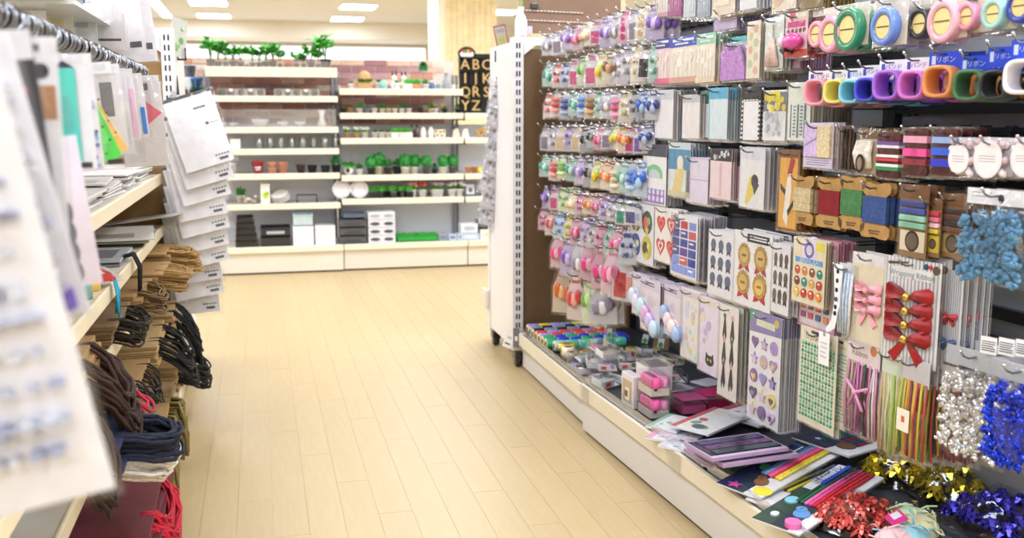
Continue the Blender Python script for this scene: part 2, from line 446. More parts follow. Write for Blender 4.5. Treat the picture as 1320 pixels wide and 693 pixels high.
# ================================================================== HANGING GOODS: card and bag builders (origin = top middle, face to -y)
def star_pts(cx, cz, r, n=5, q=.45, a0=PI/2):
    return [(cx+(r if i % 2 == 0 else r*q)*math.cos(a0+i*PI/n), cz+(r if i % 2 == 0 else r*q)*math.sin(a0+i*PI/n)) for i in range(2*n)]
def disc_pts(cx, cz, rx, rz, n=14): return [(cx+rx*math.cos(2*PI*i/n), cz+rz*math.sin(2*PI*i/n)) for i in range(n)]
def heart_pts(cx, cz, r):
    o = []
    for i in range(18):
        t = 2*PI*i/18
        o.append((cx+r*.062*16*math.sin(t)**3, cz+r*.062*(13*math.cos(t)-5*math.cos(2*t)-2*math.cos(3*t)-math.cos(4*t))))
    return o
class Card:
    """flat goods of w x h; shapes are given in shares of the width (u) and of the height (v, downwards)"""
    def __init__(s, w, h, col, t=.0016, mat='matte', pts=None):
        s.w, s.h, s.t = w, h, t; s.m = MB(); s.d = 0
        if pts: s.m.prism([(-w/2+u*w, -v*h) for u, v in pts], -t/2, t/2, col, mat)
        else: s.m.box(-w/2, w/2, -t/2, t/2, -h, 0, col, mat)
        s.parts = []
    def X(s, u): return -s.w/2+u*s.w
    def Z(s, v): return -v*s.h
    def _y(s, th):
        s.d += .00012; return -s.t/2-s.d-th
    def rect(s, u0, v0, u1, v1, col, mat='matte', th=.0002):
        y = s._y(th); s.m.box(s.X(u0), s.X(u1), y, -s.t/2, s.Z(v1), s.Z(v0), col, mat); return s
    def pts(s, P, col, mat='matte', th=.0002):
        y = s._y(th); s.m.prism(P, y, -s.t/2, col, mat); return s
    def poly(s, P, col, mat='matte', th=.0002): return s.pts([(s.X(u), s.Z(v)) for u, v in P], col, mat, th)
    def disc(s, u, v, r, col, mat='matte', th=.0002, n=14, q=1): return s.pts(disc_pts(s.X(u), s.Z(v), r*s.w, r*s.w*q, n), col, mat, th)
    def heart(s, u, v, r, col, mat='matte', th=.0002): return s.pts(heart_pts(s.X(u), s.Z(v), r*s.w), col, mat, th)
    def star(s, u, v, r, col, mat='matte', th=.0002, n=5): return s.pts(star_pts(s.X(u), s.Z(v), r*s.w, n), col, mat, th)
    def text(s, t, u, v, size, col):
        s.d += .00012; s.m.text(t, s.X(u), s.Z(v), size*s.w, col, -s.t/2-s.d-.0003); return s
    def lines(s, u0, v0, u1, n, dv, col, th=.008):
        for i in range(n): s.rect(u0, v0+i*dv, u1-(.15*(u1-u0) if i % 3 == 2 else 0), v0+i*dv+th, col)
        return s
    def part(s, name, mb): s.parts.append((name, mb)); return mb
def sleeve_mb(w, h, t=.003, mat='film', ext=.006, bulge=.004, top=.0, taper=0):
    """a clear bag: two thin skins that bulge and crease, sealed at the edges"""
    m = MB(); nx, nz = 4, 5; W = w+2*ext; H = h+ext+top
    def skin(sg):
        vs = []
        for j in range(nz+1):
            for i in range(nx+1):
                a, b = i/nx, j/nz
                e = math.sin(PI*a)*math.sin(PI*b)
                vs.append(((-W/2+a*W)*(1-taper*max(0, 1-b/.4)), sg*(t/2+.0005+bulge*e*(.6+.8*rnd.random())), top-b*H))
        fs = []
        for j in range(nz):
            for i in range(nx):
                q = j*(nx+1)+i; f = (q, q+nx+1, q+nx+2, q+1); fs.append(f if sg < 0 else f[::-1])
        m.add(vs, fs, WHITE, mat, True)
    skin(-1); skin(1)
    return m
# ------------------------------------------------------------------ where things hang
def plane1(off=0): return Vector((1.165+off, 4.1)), Vector((.085, -1)).normalized()
def plane2(off=0): return Vector((1.26+off, 3.15)), Vector((.042, -1)).normalized()
def cross2(a, b): return a.x*b.y-a.y*b.x
def hit(x, y, P, u):
    d = ray(x, y); d2 = Vector((d.x, d.y)); o = P-Vector((0, 0))
    # EYE + t d2 = P + s u
    den = cross2(d2, u); t = cross2(o, u)/den; s = -cross2(d2, o)/den*1.0
    s = (d2.x*t-P.x)/u.x if abs(u.x) > abs(u.y) else (d2.y*t-P.y)/u.y
    return t, s, d
def seat(x0, y0, x1, y1, plane, off=0, yaw=0):
    """box of the photograph -> centre top point, width, height, rotation of a card hanging in the row of hook tips"""
    P, dirv = plane(off); xm = (x0+x1)/2
    t, s, d = hit(xm, (y0+y1)/2, P, dirv); C = Vector((d.x*t, d.y*t))
    phi = math.atan2(dirv.y, dirv.x)+yaw
    u = Vector((math.cos(phi), math.sin(phi)))
    _, s0, _ = hit(x0, (y0+y1)/2, C, u); _, s1, _ = hit(x1, (y0+y1)/2, C, u)
    C = C+u*((s0+s1)/2); w = abs(s1-s0)
    dt = ray(xm, y0); db = ray(xm, y1)
    k = math.hypot(C.x, C.y)
    zt = CAMZ+dt.z/math.hypot(dt.x, dt.y)*k; zb = CAMZ+db.z/math.hypot(db.x, db.y)*k
    return Vector((C.x, C.y, zt)), w, zt-zb, phi
ORDN = 'first second third fourth fifth sixth seventh eighth ninth tenth eleventh twelfth thirteenth fourteenth fifteenth sixteenth seventeenth eighteenth nineteenth twentieth'.split()
HOOKS = {}     # row -> list of (tip point, into-the-wall direction, reach)
COUNT = {}
def back_reach(p):
    """distance from a point to the back panel along +x"""
    if p.y > 3.2: return 1.06+DEP-p.x
    return (O2.x+DEP+(O2.y-p.y)*math.tan(TH2))-p.x
def hang(name, cat, short, box, make, n=6, gap=.009, off=0, yaw=0, plane=plane2, row='a', hook=True, sleeve='film', jit=.006, wfix=None, lab=None, hz=.012):
    p, w, h, phi = seat(*box, plane, off, yaw)
    if wfix: w = wfix(w)
    c = make(w, h)
    e = empty(name, p, phi, lab or (short+', frontmost on its hook'), cat)
    ps = []
    o = c.m.build('card', e); ps.append((o, []))
    for nm, mb in c.parts: ps.append((mb.build(nm, e), []))
    if sleeve: ps.append((sleeve_mb(c.w, c.h, max(c.t, .003), sleeve, bulge=getattr(c, 'bulge', .003)).build('sleeve', e), []))
    into = Vector((1, .042, 0))
    reach = back_reach(p)
    n = min(n, int((reach-.01)/gap))
    if n > 1: e['group'] = short+' stack'
    for k in range(1, n):
        q = p+into*(gap*k)+Vector((0, rnd.uniform(-jit, jit), rnd.uniform(-jit, jit*.3)))
        dup(e, ps, q, (0, 0, phi+rnd.uniform(-.03, .03)), short+', %s on its hook' % ORDN[k], short+' stack')
    if hook: HOOKS.setdefault(row, []).append((Vector((p.x, p.y, p.z-hz)), reach, phi))
    return e
# ================================================================== FAR SECTION: rows of small bags of trinkets
NUMW = ['first', 'second', 'third', 'fourth', 'fifth', 'sixth', 'seventh', 'eighth', 'ninth', 'tenth', 'eleventh', 'twelfth', 'thirteenth', 'fourteenth']
def trinket(w, h, kind, pal):
    c = Card(w, h, pal[0] if kind != 'plain' else '#dcd8e0', .0015, pts=[(.3, 0), (.7, 0), (.76, .2), (.98, .42), (1, 1), (0, 1), (.02, .42), (.24, .2)])
    if kind == 'charm':
        c.rect(.28, .02, .72, .2, pal[1]); c.rect(.34, .06, .66, .13, '#f4f2f4')
        m = MB()
        for k in range(3):
            m.ball((w*(-.22+.22*k), -.011, -h*(.42+.2*rnd.random())), (w*.2, .009, w*.22), vary(pal[2+(k % 2)], .1), 'gloss', 8, 5, .08)
        c.part('charm', m)
    elif kind == 'button':
        c.rect(.28, .02, .72, .18, pal[1])
        m = MB()
        for k in range(6):
            m.ball((w*(-.24+.24*(k % 3)), -.006, -h*(.4+.3*(k//3))), (w*.12, .005, w*.12), vary(pal[2+k % 2], .1), 'gloss', 8, 4)
        c.part('buttons', m)
    elif kind == 'sticker':
        c.rect(.28, .03, .72, .16, pal[1]); 
        for k in range(6): c.disc(.28+.44*(k % 2), .33+.23*(k//2), .15, vary(pal[2+k % 2], .1))
    elif kind == 'ribbon':
        c.rect(.3, 0, .7, .15, '#efeff2')
        m = MB()
        for k in range(3): m.ball((0, -.010, -h*(.32+.22*k)), (w*.42, .010, h*.085), vary(pal[1+k], .06), 'satin', 10, 5)
        c.part('ribbon_rolls', m)
    else:
        c.rect(.28, .05, .72, .2, pal[1]); c.rect(.08, .44, .6, .94, pal[2]); c.rect(.6, .5, .85, .8, pal[3])
    return c
PALS = {'pink': ('#e6bccd', '#d97fa4', '#d23f82', '#eaa5c0'), 'mint': ('#c3e2d8', '#6fbfaa', '#36a08c', '#cfe8de'), 'red': ('#f1dcd8', '#d96a62', '#cc3f4a', '#f0a79c'),
        'lilac': ('#d3c4e4', '#9f84c8', '#7f5cb4', '#c6b0e4'), 'yellow': ('#f3edcf', '#ecd55a', '#e7c72e', '#b9d86a'), 'white': ('#dedae2', '#a9a3b4', '#8f849a', '#efebec'),
        'navy': ('#cfd4e2', '#5566a6', '#2d3c86', '#a9b6da'), 'brown': ('#e6d8c4', '#a9835a', '#8a5a34', '#d2a874'), 'blue': ('#d2e2f3', '#5c8fd9', '#2f66c8', '#a9cdee'),
        'orange': ('#f4dfc8', '#ea9450', '#e2702c', '#f3c08a'), 'green': ('#dfeed0', '#8cc06a', '#5aa63f', '#c9e2a4'), 'black': ('#c6c6cc', '#4c4d55', '#26272c', '#8a8b94'), 'cream': ('#f3ead8', '#e0cfa8', '#d8bd90', '#efe3c9')}
PROTO = {}
def proto(kind, pal, w, h):
    key = (kind, pal, round(w*50), round(h*50))
    if key not in PROTO:
        c = trinket(w, h, kind, PALS[pal])
        e = empty(kind+'_bag' if kind in ('charm', 'button', 'ribbon') else kind+'_pack', (0, 0, 0))
        ps = [(c.m.build('card', e), [])]
        for nm, mb in c.parts: ps.append((mb.build(nm, e), []))
        ps.append((sleeve_mb(w, h, .004, 'crinkle', .006, .012, .004, .5).build('bag', e), []))
        PROTO[key] = (e, ps, [])
    return PROTO[key]
# row: label, [ (x, top, bottom) at two ends ], palette sequence, kinds
ROWS1 = [
 ('top', (702, 43, 66), (835, 3, 47), 'white white lilac pink cream pink lilac white pink white cream lilac'.split(), ('plain', 'sticker', 'charm')),
 ('second', (702, 82, 108), (836, 53, 101), 'mint red navy pink green pink yellow brown white white cream black mint'.split(), ('charm', 'plain', 'button')),
 ('third', (702, 119, 147), (832, 114, 152), 'red red navy mint blue brown mint white pink cream black blue navy'.split(), ('charm', 'ribbon', 'button')),
 ('fourth', (699, 160, 187), (826, 160, 194), 'white white cream lilac cream black black pink white yellow orange pink lilac navy'.split(), ('button', 'plain', 'charm')),
 ('fifth', (699, 199, 226), (818, 209, 250), 'mint red green mint lilac black yellow orange cream mint blue blue'.split(), ('charm', 'ribbon', 'charm')),
 ('sixth', (699, 238, 264), (806, 260, 288), 'lilac pink green cream pink orange pink lilac white mint navy'.split(), ('plain', 'charm', 'button')),
 ('seventh', (695, 267, 294), (800, 297, 334), 'pink red blue yellow pink lilac white pink mint pink navy'.split(), ('charm', 'button', 'charm')),
 ('eighth', (712, 300, 344), (790, 322, 384), 'pink lilac white pink pink pink red'.split(), ('charm', 'charm', 'plain')),
 ('lowest', (716, 346, 400), (762, 362, 416), 'orange red green white'.split(), ('charm', 'charm', 'charm'))]
for ri, (rl, a, b, seq, kinds) in enumerate(ROWS1):
    n = len(seq)
    for k, pal in enumerate(seq):
        f = k/(n-1); x = a[0]+(b[0]-a[0])*f; yt = a[1]+(b[1]-a[1])*f; yb = a[2]+(b[2]-a[2])*f
        bw = (12+7*f)*(1.7 if ri > 6 else 1.12)
        yaw = rnd.uniform(.0, .85); jy = rnd.uniform(-2.0, 2.0)
        p, w, h, phi = seat(x-2, yt+jy, x+bw, yb+jy+rnd.uniform(-1, 5), plane1, rnd.uniform(-.006, .01), yaw)
        w = max(.06, min(w, .13 if ri > 6 else .105))*rnd.uniform(.88, 1.08); kd = kinds[rnd.randrange(3)]
        pe, ps, used = proto(kd, pal, .075, .1)
        nice = {'charm': 'charm bag', 'button': 'button bag', 'ribbon': 'ribbon roll bag', 'sticker': 'sticker pack', 'plain': 'craft pack'}[kd]
        place = '%s hook from brown panel, %s row of far section' % (NUMW[k], rl)
        sc = (w/.075, 1, h/.1)
        grp = '%s %s stack, %s' % (pal, nice, place)
        for q in range(3 if ri < 7 else 2):
            pos = p+Vector((.028*q, rnd.uniform(-.006, .006), -rnd.uniform(0, .006)))
            rot = (rnd.uniform(-.04, .04), rnd.uniform(-.05, .05), phi+rnd.uniform(-.12, .12))
            lb = '%s %s %s, %s' % (('frontmost', 'second', 'third')[q], pal, nice, place)
            if not used:
                used.append(1); e = pe; e.location = pos; e.rotation_euler = rot; tag(e, lb, 'bag' if 'bag' in nice else 'pack', grp)
            else: e = dup(pe, ps, pos, rot, lb, grp, 'bag' if 'bag' in nice else 'pack')
            e.scale = sc
        HOOKS.setdefault('far section, %s row' % rl, []).append((Vector((p.x, p.y, p.z-.008)), back_reach(p), phi))
# ================================================================== MIDDLE AND NEAR SECTIONS: cards, sheets, winders, rolls, bows
def scatter(c, n, u0, u1, v0, v1, cols, r, fn='disc', seed=1):
    g = random.Random(seed)
    for i in range(n): getattr(c, fn)(g.uniform(u0, u1), g.uniform(v0, v1), r*g.uniform(.6, 1.2), g.choice(cols))
    return c
def lace_bag(head, body, print_, foot=None, wav=True):
    def f(w, h):
        c = Card(w, h, body, .002); c.bulge = .006
        c.rect(0, 0, 1, .22, head).rect(.1, .05, .9, .1, '#f2f2f4').rect(.2, .13, .7, .17, '#e6e9f2')
        if wav:
            for k in range(5): c.rect(.1+.17*k, .3, .16+.17*k, .88, print_, th=.0012)
            for k in range(4): c.disc(.2+.2*k, .45+.1*(k % 3), .09, vary(print_, .1), th=.0018)
        if foot: c.rect(0, .88, 1, 1, foot)
        return c
    return f
def plain(body, head=None, hh=.16, edge=None, extra=None, t=.002):
    def f(w, h):
        c = Card(w, h, body, t)
        if head: c.rect(0, 0, 1, hh, head)
        if edge: c.rect(.0, hh, .07, 1, edge)
        if extra: extra(c)
        return c
    return f
# ---- top row (its upper ends are above the picture)
hang('lace_bag', 'bag', 'pink and cream bag at the far end of the top row', (842, -24, 861, 22), lace_bag('#e8c5d8', '#f1e6e6', '#f8efe9', '#d9a7b5'), 6, .014, yaw=.25, row='top')
hang('lace_bag', 'bag', 'magenta craft bag beside the pink cream bag, top row', (863, -26, 879, 20), lace_bag('#c77fb0', '#b56aa0', '#d69cc4'), 7, .014, yaw=.2, row='top')
hang('lace_bag', 'bag', 'pale blue craft bag right of the magenta bag', (882, -28, 897, 22), lace_bag('#e7edf4', '#d3dce8', '#f2f4f6'), 6, .014, yaw=.2, row='top')
hang('lace_bag', 'bag', 'blue grey craft bag in the top row', (900, -30, 916, 22), lace_bag('#9fb8d4', '#a9b4c6', '#dfe5ec'), 6, .014, yaw=.2, row='top')
hang('ribbon_card', 'card', 'beige card with a pale gold frame, top row', (919, -32, 948, 19), plain('#efe0cd', None, 0, None, lambda c: c.rect(.18, .3, .82, .8, '#e7cfae').rect(.24, .35, .76, .75, '#f6ebdc')), 14, .010, row='top')
hang('sticker_pack', 'pack', 'white pack with a deep blue edge, top row', (953, -34, 976, 12), plain('#efeef4', '#dfe3f4', .2, '#2a3aa0'), 5, .010, row='top')
hang('sticker_pack', 'pack', 'deep blue pack behind the beige floral card, top row', (966, -32, 988, 11), plain('#24339a', '#1f2f86', .2), 6, .010, off=.03, row='top', hook=False)
hang('ribbon_card', 'card', 'beige floral card in the middle of the top row', (996, -36, 1027, 13), plain('#f0e2d2', None, 0, None, lambda c: scatter(c, 10, .1, .9, .2, .9, ['#e8bdb4', '#dccba2', '#f6efe6'], .09)), 9, .010, row='top')
hang('ribbon_card', 'card', 'olive and rust cards filling the end of the top row', (1034, -38, 1062, 10), plain('#8d7a4e', '#6b5535', .3), 9, .011, row='top')
hang('lace_roll_pack', 'pack', 'purple lace pack under the beige frame card', (921, 14, 950, 38), plain('#cdbbdc', '#e4d9ea', .3), 12, .010, off=.025, row='top low')
# ---- second row
hang('lace_bag', 'bag', 'pink lace bag with a violet header', (841, 50, 864, 108), lace_bag('#3d3f9c', '#f2d5dc', '#f7e9e4', '#e36f93'), 6, .013, yaw=.1, row='second')
hang('lace_bag', 'bag', 'cream lace bag with a royal blue header', (864, 47, 898, 106), lace_bag('#2c4fc0', '#f1e7d6', '#f8f0e3', '#d9a493'), 7, .012, row='second')
hang('lace_bag', 'bag', 'cream lace bag with a mint header', (898, 43, 922, 106), lace_bag('#9fdcc0', '#f0e4d4', '#f7efe2', '#e7d3bd'), 12, .012, row='second')
def felt(w, h):
    c = Card(w, h, '#c58fd6', .006, 'fabric', [(0, .2), (.12, .2), (.2, 0), (.3, .2), (.62, .22), (.75, .08), (.86, .3), (1, .75), (1, 1), (0, 1)]); return c
hang('felt_sheet', 'felt', 'lilac felt cut-out sheet in the second row', (930, 54, 961, 103), felt, 3, .012, sleeve='film', row='second')
hang('felt_sheet', 'felt', 'turquoise felt sheet behind the lilac felt', (943, 47, 963, 78), lambda w, h: Card(w, h, '#5fc6cc', .005, 'fabric'), 4, .011, off=.03, row='second')
def strip(w, h):
    c = Card(w, h, '#efe4d4', .002)
    for k in range(7): c.disc(.5+.2*(-1)**k, .14+.12*k, .16, ['#e7b9a0', '#d5c59a', '#c2d0a8'][k % 3])
    return c
hang('washi_card', 'card', 'tall beige card with pastel dots, second row', (963, 27, 980, 101), strip, 14, .009, row='second')
def tassel(w, h):
    c = Card(w, h, '#dfe6e0', .002); m = MB()
    c.rect(0, 0, 1, .12, '#e8f0ec')
    for k in range(9):
        a = (k-4)/4*.32*w; m.tube([(a*.15, -.006, -.42*h), (a*.7, -.008, -.7*h), (a, -.006, -.95*h)], .0035, vary('#d9bfb5', .08), 'fabric', 5)
    m.tube([(0, -.005, -.15*h), (.004, -.006, -.42*h)], .002, '#b9a294', 'fabric', 5); c.part('tassel', m); c.bulge = .008; return c
hang('tassel_pack', 'pack', 'beige tassel in a clear pack, second row', (987, 22, 1010, 89), tassel, 12, .011, row='second')
def tapedisp(w, h):
    c = Card(w, h, '#f0cfd6', .002)
    c.rect(0, 0, 1, .16, '#e9dcc4').rect(.1, .2, .9, .34, '#d8508e').text('♥', .3, .1, .25, '#c23a6f')
    for k in range(5): c.disc(.15+.18*k, .42, .06, '#7a3d3a')
    c.rect(0, .86, 1, 1, '#d9382f')
    m = MB(); m.ball((0, -.014, -.66*h), (w*.42, .014, h*.2), '#d9489d', 'gloss', 14, 8).ball((-w*.38, -.016, -.66*h), (w*.16, .012, w*.16), '#e9d3e4', 'gloss', 12, 6).box(-w*.3, -w*.1, -.028, -.012, -.9*h, -.82*h, '#2a2024', 'gloss')
    c.part('tape_dispenser', m); return c
hang('correction_tape', 'tape dispenser', 'magenta tape dispenser on a pink card', (1013, 16, 1041, 72), tapedisp, 4, .02, row='second')
hang('sticker_pack', 'pack', 'lavender ribbed pack below the magenta tape dispenser', (1013, 66, 1032, 88), plain('#c7a3bf', '#9d86a4', .2), 12, .008, off=.03, row='second low')
# ---- masking tapes on cards
def tape(cols, disp, bigR=None, back='#e9dfcf'):
    def f(w, h):
        c = Card(w, h, back, .002); c.bulge = .012
        c.rect(.0, 0, 1, .16, '#efe9e0').lines(.2, .04, .7, 3, .035, '#8d8577')
        for i, (u, v, r, col) in enumerate(disp):
            m = MB(); M = TR(c.X(u), 0, c.Z(v)) @ Matrix.Rotation(PI/2, 4, 'X')
            m.M = M; r = r*w
            m.lathe([(r*.66, .001), (r*.66, .022), (r*.97, .022), (r, .019), (r, .004), (r*.97, .001)], col, 'gloss', 22, cap=False)
            m.M = None; m.M = M
            m.lathe([(.0005, .0185), (r*.66, .0185)], '#efdf9c', 'matte', 22, cap=False)
            m.lathe([(r*.62, .0188), (r*.66, .0188)], '#b79a5a', 'matte', 22, cap=False)
            m.M = None
            m.box(c.X(u)-r*.5, c.X(u)+r*.5, -.0198, -.0192, c.Z(v)-r*.03, c.Z(v)+r*.03, '#6b5a3a')
            c.part('tape_roll', m)
        return c
    return f
hang('masking_tape', 'tape', 'pink and green tape rolls on one card', (1064, 6, 1120, 60), tape(None, [(.27, .68, .25, '#eba3c0'), (.68, .62, .29, '#2f8f68')]), 5, .03, row='tapes')
hang('masking_tape', 'tape', 'blue tape roll on a cream card', (1127, -2, 1170, 59), tape(None, [(.5, .6, .36, '#6a8fdd')]), 5, .03, row='tapes')
hang('masking_tape', 'tape', 'black-edged tape roll behind the pink roll', (1178, 4, 1216, 52), tape(None, [(.45, .55, .36, '#26262a')]), 3, .03, off=.03, row='tapes')
hang('masking_tape', 'tape', 'large pale pink tape roll on clear card', (1203, -6, 1248, 50), tape(None, [(.5, .6, .42, '#f0b7ca')]), 2, .03, row='tapes')
hang('masking_tape', 'tape', 'rose tape roll right of the large pale pink roll', (1245, -8, 1274, 42), tape(None, [(.4, .58, .44, '#e497b4')]), 3, .03, off=.01, row='tapes')
hang('masking_tape', 'tape', 'mint tape roll on a grey card', (1274, -12, 1312, 38), tape(None, [(.45, .6, .38, '#a4d9d6')]), 3, .03, row='tapes')
hang('masking_tape', 'tape', 'royal blue tape roll at the right end of the tapes', (1309, -14, 1352, 28), tape(None, [(.4, .5, .4, '#2b45b0')]), 3, .03, row='tapes')
hang('masking_tape', 'tape', 'half-hidden dark red tape card next to the tape dispenser', (1047, 12, 1070, 66), tape(None, [(.6, .6, .42, '#f0a9bb')], back='#6d2634'), 3, .02, off=.012, row='tapes', hook=False)
# ---- rolled felt bands
def band(col, head, hcol, label=None):
    def f(w, h):
        c = Card(w, h*.36, head, .0012); c.text('バンド' if head != '#2346d0' else 'リボン', .5, .5, .2, hcol)
        c.rect(.08, .25, .2, .75, hcol)
        m = MB(); n = 28; R0 = min(w*.48, .032); zc = -h+R0*1.02
        prof = []
        for (r, y) in ((1, -.012), (.93, -.016), (.80, -.016), (.76, -.010), (.76, .034), (.80, .038), (1, .036)):
            for j in range(n):
                a = 2*PI*j/n; e = 3.2; ca, sa = math.cos(a), math.sin(a)
                k = 1/((abs(ca)**e+abs(sa)**e)**(1/e)); prof.append((R0*r*k*ca, y-.014, zc+R0*r*k*sa*.98))
        fs = []
        for i in range(7):
            q = (i+1) % 7
            for j in range(n): fs.append((i*n+j, q*n+j, q*n+(j+1) % n, i*n+(j+1) % n))
        m.add(prof, fs, col, 'satin', True); c.part('felt_band', m)
        b = MB().prism(disc_pts(R0*.1, zc, R0*.5, R0*.6, 20), .018, .019, tuple(.55*q+.35 for q in hx(col)), 'matte'); c.part('inlay', b)
        c.h = h; return c
    return f
BN = [('pink', '#f3a3b8', 1042, 97, 1077, 137), ('yellow', '#ebe07a', 1070, 96, 1098, 134), ('sky blue', '#86d0e2', 1090, 94, 1118, 134), ('royal blue', '#484dce', 1110, 90, 1139, 132), ('purple', '#a763d8', 1133, 83, 1170, 130),
      ('orchid', '#cf73cf', 1166, 80, 1202, 129), ('orange', '#de9150', 1197, 72, 1240, 127), ('dark green', '#3d6f47', 1237, 78, 1278, 131), ('black', '#1b1d22', 1272, 66, 1312, 130), ('white', '#ebe8ee', 1302, 56, 1350, 123)]
for i, (nm, col, x0, y0, x1, y1) in enumerate(BN):
    hd = ('#efedf3', '#4a4fb0') if i < 6 else ('#2346d0', '#c9d4f6')
    hang('felt_roll', 'felt band', '%s rolled felt band under a %s header' % (nm, 'white' if i < 6 else 'blue'), (x0, y0-6, x1, y1), band(col, *hd), 4, .055, yaw=.35, off=-.01, row='bands', sleeve=None, hz=.006)
# ---- third row: envelopes and memo pads
hang('envelope_pack', 'envelope pack', 'white envelope pack with a clear top', (845, 116, 868, 178), plain('#f1eff3', '#d9dbe2', .2), 12, .007, row='third')
hang('envelope_pack', 'envelope pack', 'cream envelope pack right of the white envelopes', (880, 122, 902, 178), plain('#efe9e8', '#c9c7cc', .18), 12, .007, row='third')
hang('envelope_pack', 'envelope pack', 'dark green topped card behind the cream envelopes', (903, 117, 917, 177), plain('#eeecee', '#2c6a5c', .28), 8, .008, off=.02, row='third')
hang('envelope_pack', 'envelope pack', 'pale blue card with a sky blue header', (914, 113, 938, 179), plain('#dbeaf0', '#5fb6dc', .22, '#8fd1d6'), 14, .008, row='third')
def perfo(c):
    c.rect(.12, .26, .88, .98, '#f2f1f4')
    c.rect(.26, .33, .74, .95, '#f4f3f5')
    for k in range(9): 
        c.rect(.03, .25+.083*k, .09, .29+.083*k, '#f4f3f5'); c.rect(.91, .25+.083*k, .97, .29+.083*k, '#f4f3f5')
    for k in range(5): c.rect(.14+.16*k, .23, .22+.16*k, .25, '#f4f3f5')
hang('memo_card', 'card', 'black card with a white perforated stamp frame', (956, 112, 981, 182), plain('#17171a', '#1c1c20', .2, None, perfo), 10, .008, row='third')
def lemon(c):
    c.rect(0, .04, 1, .42, '#6f7682')
    scatter(c, 12, .08, .92, .07, .38, ['#e5d24e', '#d9c23c', '#f0e38a'], .11, 'disc', 5)
    c.rect(0, .42, 1, 1, '#d8d7da'); scatter(c, 14, .1, .9, .48, .95, ['#b9b9c2', '#a9abb6'], .08, 'disc', 6)
hang('memo_card', 'card', 'memo card with yellow lemons over grey print', (985, 116, 1014, 181), plain('#e8e6e6', None, 0, None, lemon), 10, .008, row='third')
def notes(c):
    for k in range(5): c.rect(.12+.16*k, .38+.05*(k % 2), .18+.16*k, .95, '#7b8796') if k % 2 == 0 else c.lines(.1+.16*k, .4, .2+.16*k, 9, .06, '#8a96a2', .03)
hang('memo_card', 'card', 'pale green memo card with handwriting-like lines', (1016, 106, 1045, 181), plain('#e6ecdf', None, 0, None, notes), 10, .008, yaw=.1, row='third')
hang('memo_card', 'card', 'grey green cards stacked left of the lilac twine card', (1047, 134, 1062, 161), plain('#8f968a', '#6e746a', .3), 12, .007, off=.04, row='third low')
# ---- lilac twine and brown ribbon row
def twine2(c):
    c.rect(.06, .06, .52, .76, '#cbb4de', 'fabric', .006).rect(.52, .06, .95, .76, '#d9c7a2', 'fabric', .006)
    c.rect(.0, .78, 1, 1, '#dfd3ea').lines(.1, .83, .9, 3, .05, '#7e6aa6', .015)
    c.poly([(.06, .5), (.52, .3), (.52, .34), (.06, .54)], '#b49fca', th=.007)
hang('twine_card', 'card', 'card of lilac and beige twine side by side', (1033, 158, 1079, 216), plain('#e3d8ee', '#ded2ea', .06, None, twine2), 4, .016, row='twine', wfix=lambda w: min(w, .12))
def brownlace(c):
    for k in range(4): c.rect(.1+.22*k, .06, .22+.22*k, .96, ['#4b342a', '#2e211c'][k % 2], 'fabric', .004)
    c.rect(.2, .3, .4, .5, '#b99a7a')
hang('ribbon_card', 'card', 'dark brown lace trim pack in the brown ribbon row', (1085, 163, 1106, 220), plain('#5b4236', '#3c2b24', .08, None, brownlace), 6, .013, row='twine')
def tuft(w, h):
    c = Card(w, h, '#c9b496', .002); c.rect(0, 0, 1, .24, '#73552f'); scatter(c, 6, .2, .8, .05, .2, ['#5b3b28', '#c9a67d'], .1)
    m = MB()
    for k in range(7): m.tube([(w*(-.3+.1*k), -.005, -.28*h), (w*(-.34+.11*k), -.012, -.55*h), (w*(-.3+.1*k), -.006, -.88*h)], .006, vary('#eee7da', .04), 'fabric', 6)
    c.part('yarn', m); b = MB().prism(disc_pts(.05*w, -.78*h, .2*w, .28*w, 18), -.02, -.0185, '#2b1c17'); b.prism(disc_pts(.05*w, -.78*h, .12*w, .19*w, 14), -.0206, -.02, '#8c7a66'); c.part('label', b); c.bulge = .014; return c
hang('yarn_pack', 'pack', 'cream yarn pack with a dark oval label', (1104, 165, 1131, 223), tuft, 5, .025, row='twine')
def ribcard(strips):
    def f(w, h):
        c = Card(w, h, '#561c16', .002, 'matte', [(.06, .05), (.5, 0), (.94, .05), (1, .12), (.95, .2), (.95, .8), (1, .9), (.94, 1), (.06, 1), (0, .9), (.05, .8), (.05, .2), (0, .12)])
        for v0, v1, col in strips:
            m = MB().box(-w*.475, w*.475, -.0045, .0045, -v1*h, -v0*h, col, 'satin'); c.part('ribbon', m)
        c.text('Ribbon', .5, .9, .2, '#3d130e'); return c
    return f
hang('ribbon_card', 'card', 'red-brown card with patterned purple and green ribbons', (1131, 169, 1161, 229), ribcard([(.22, .3, '#7a4f9c'), (.3, .36, '#e9e2ee'), (.5, .56, '#f2ecef'), (.58, .64, '#d23b45'), (.7, .76, '#f1eeee'), (.76, .84, '#2e8a55')]), 6, .011, row='twine')
hang('ribbon_card', 'card', 'red-brown card with three pink ribbons', (1165, 164, 1197, 226), ribcard([(.18, .32, '#f0a9c6'), (.44, .6, '#ef4f9c'), (.66, .78, '#8f2438')]), 7, .010, row='twine')
hang('ribbon_card', 'card', 'red-brown card with three blue ribbons', (1202, 164, 1235, 226), ribcard([(.2, .33, '#9fb9ee'), (.42, .58, '#2f62dd'), (.66, .82, '#2a35c4')]), 7, .010, row='twine')
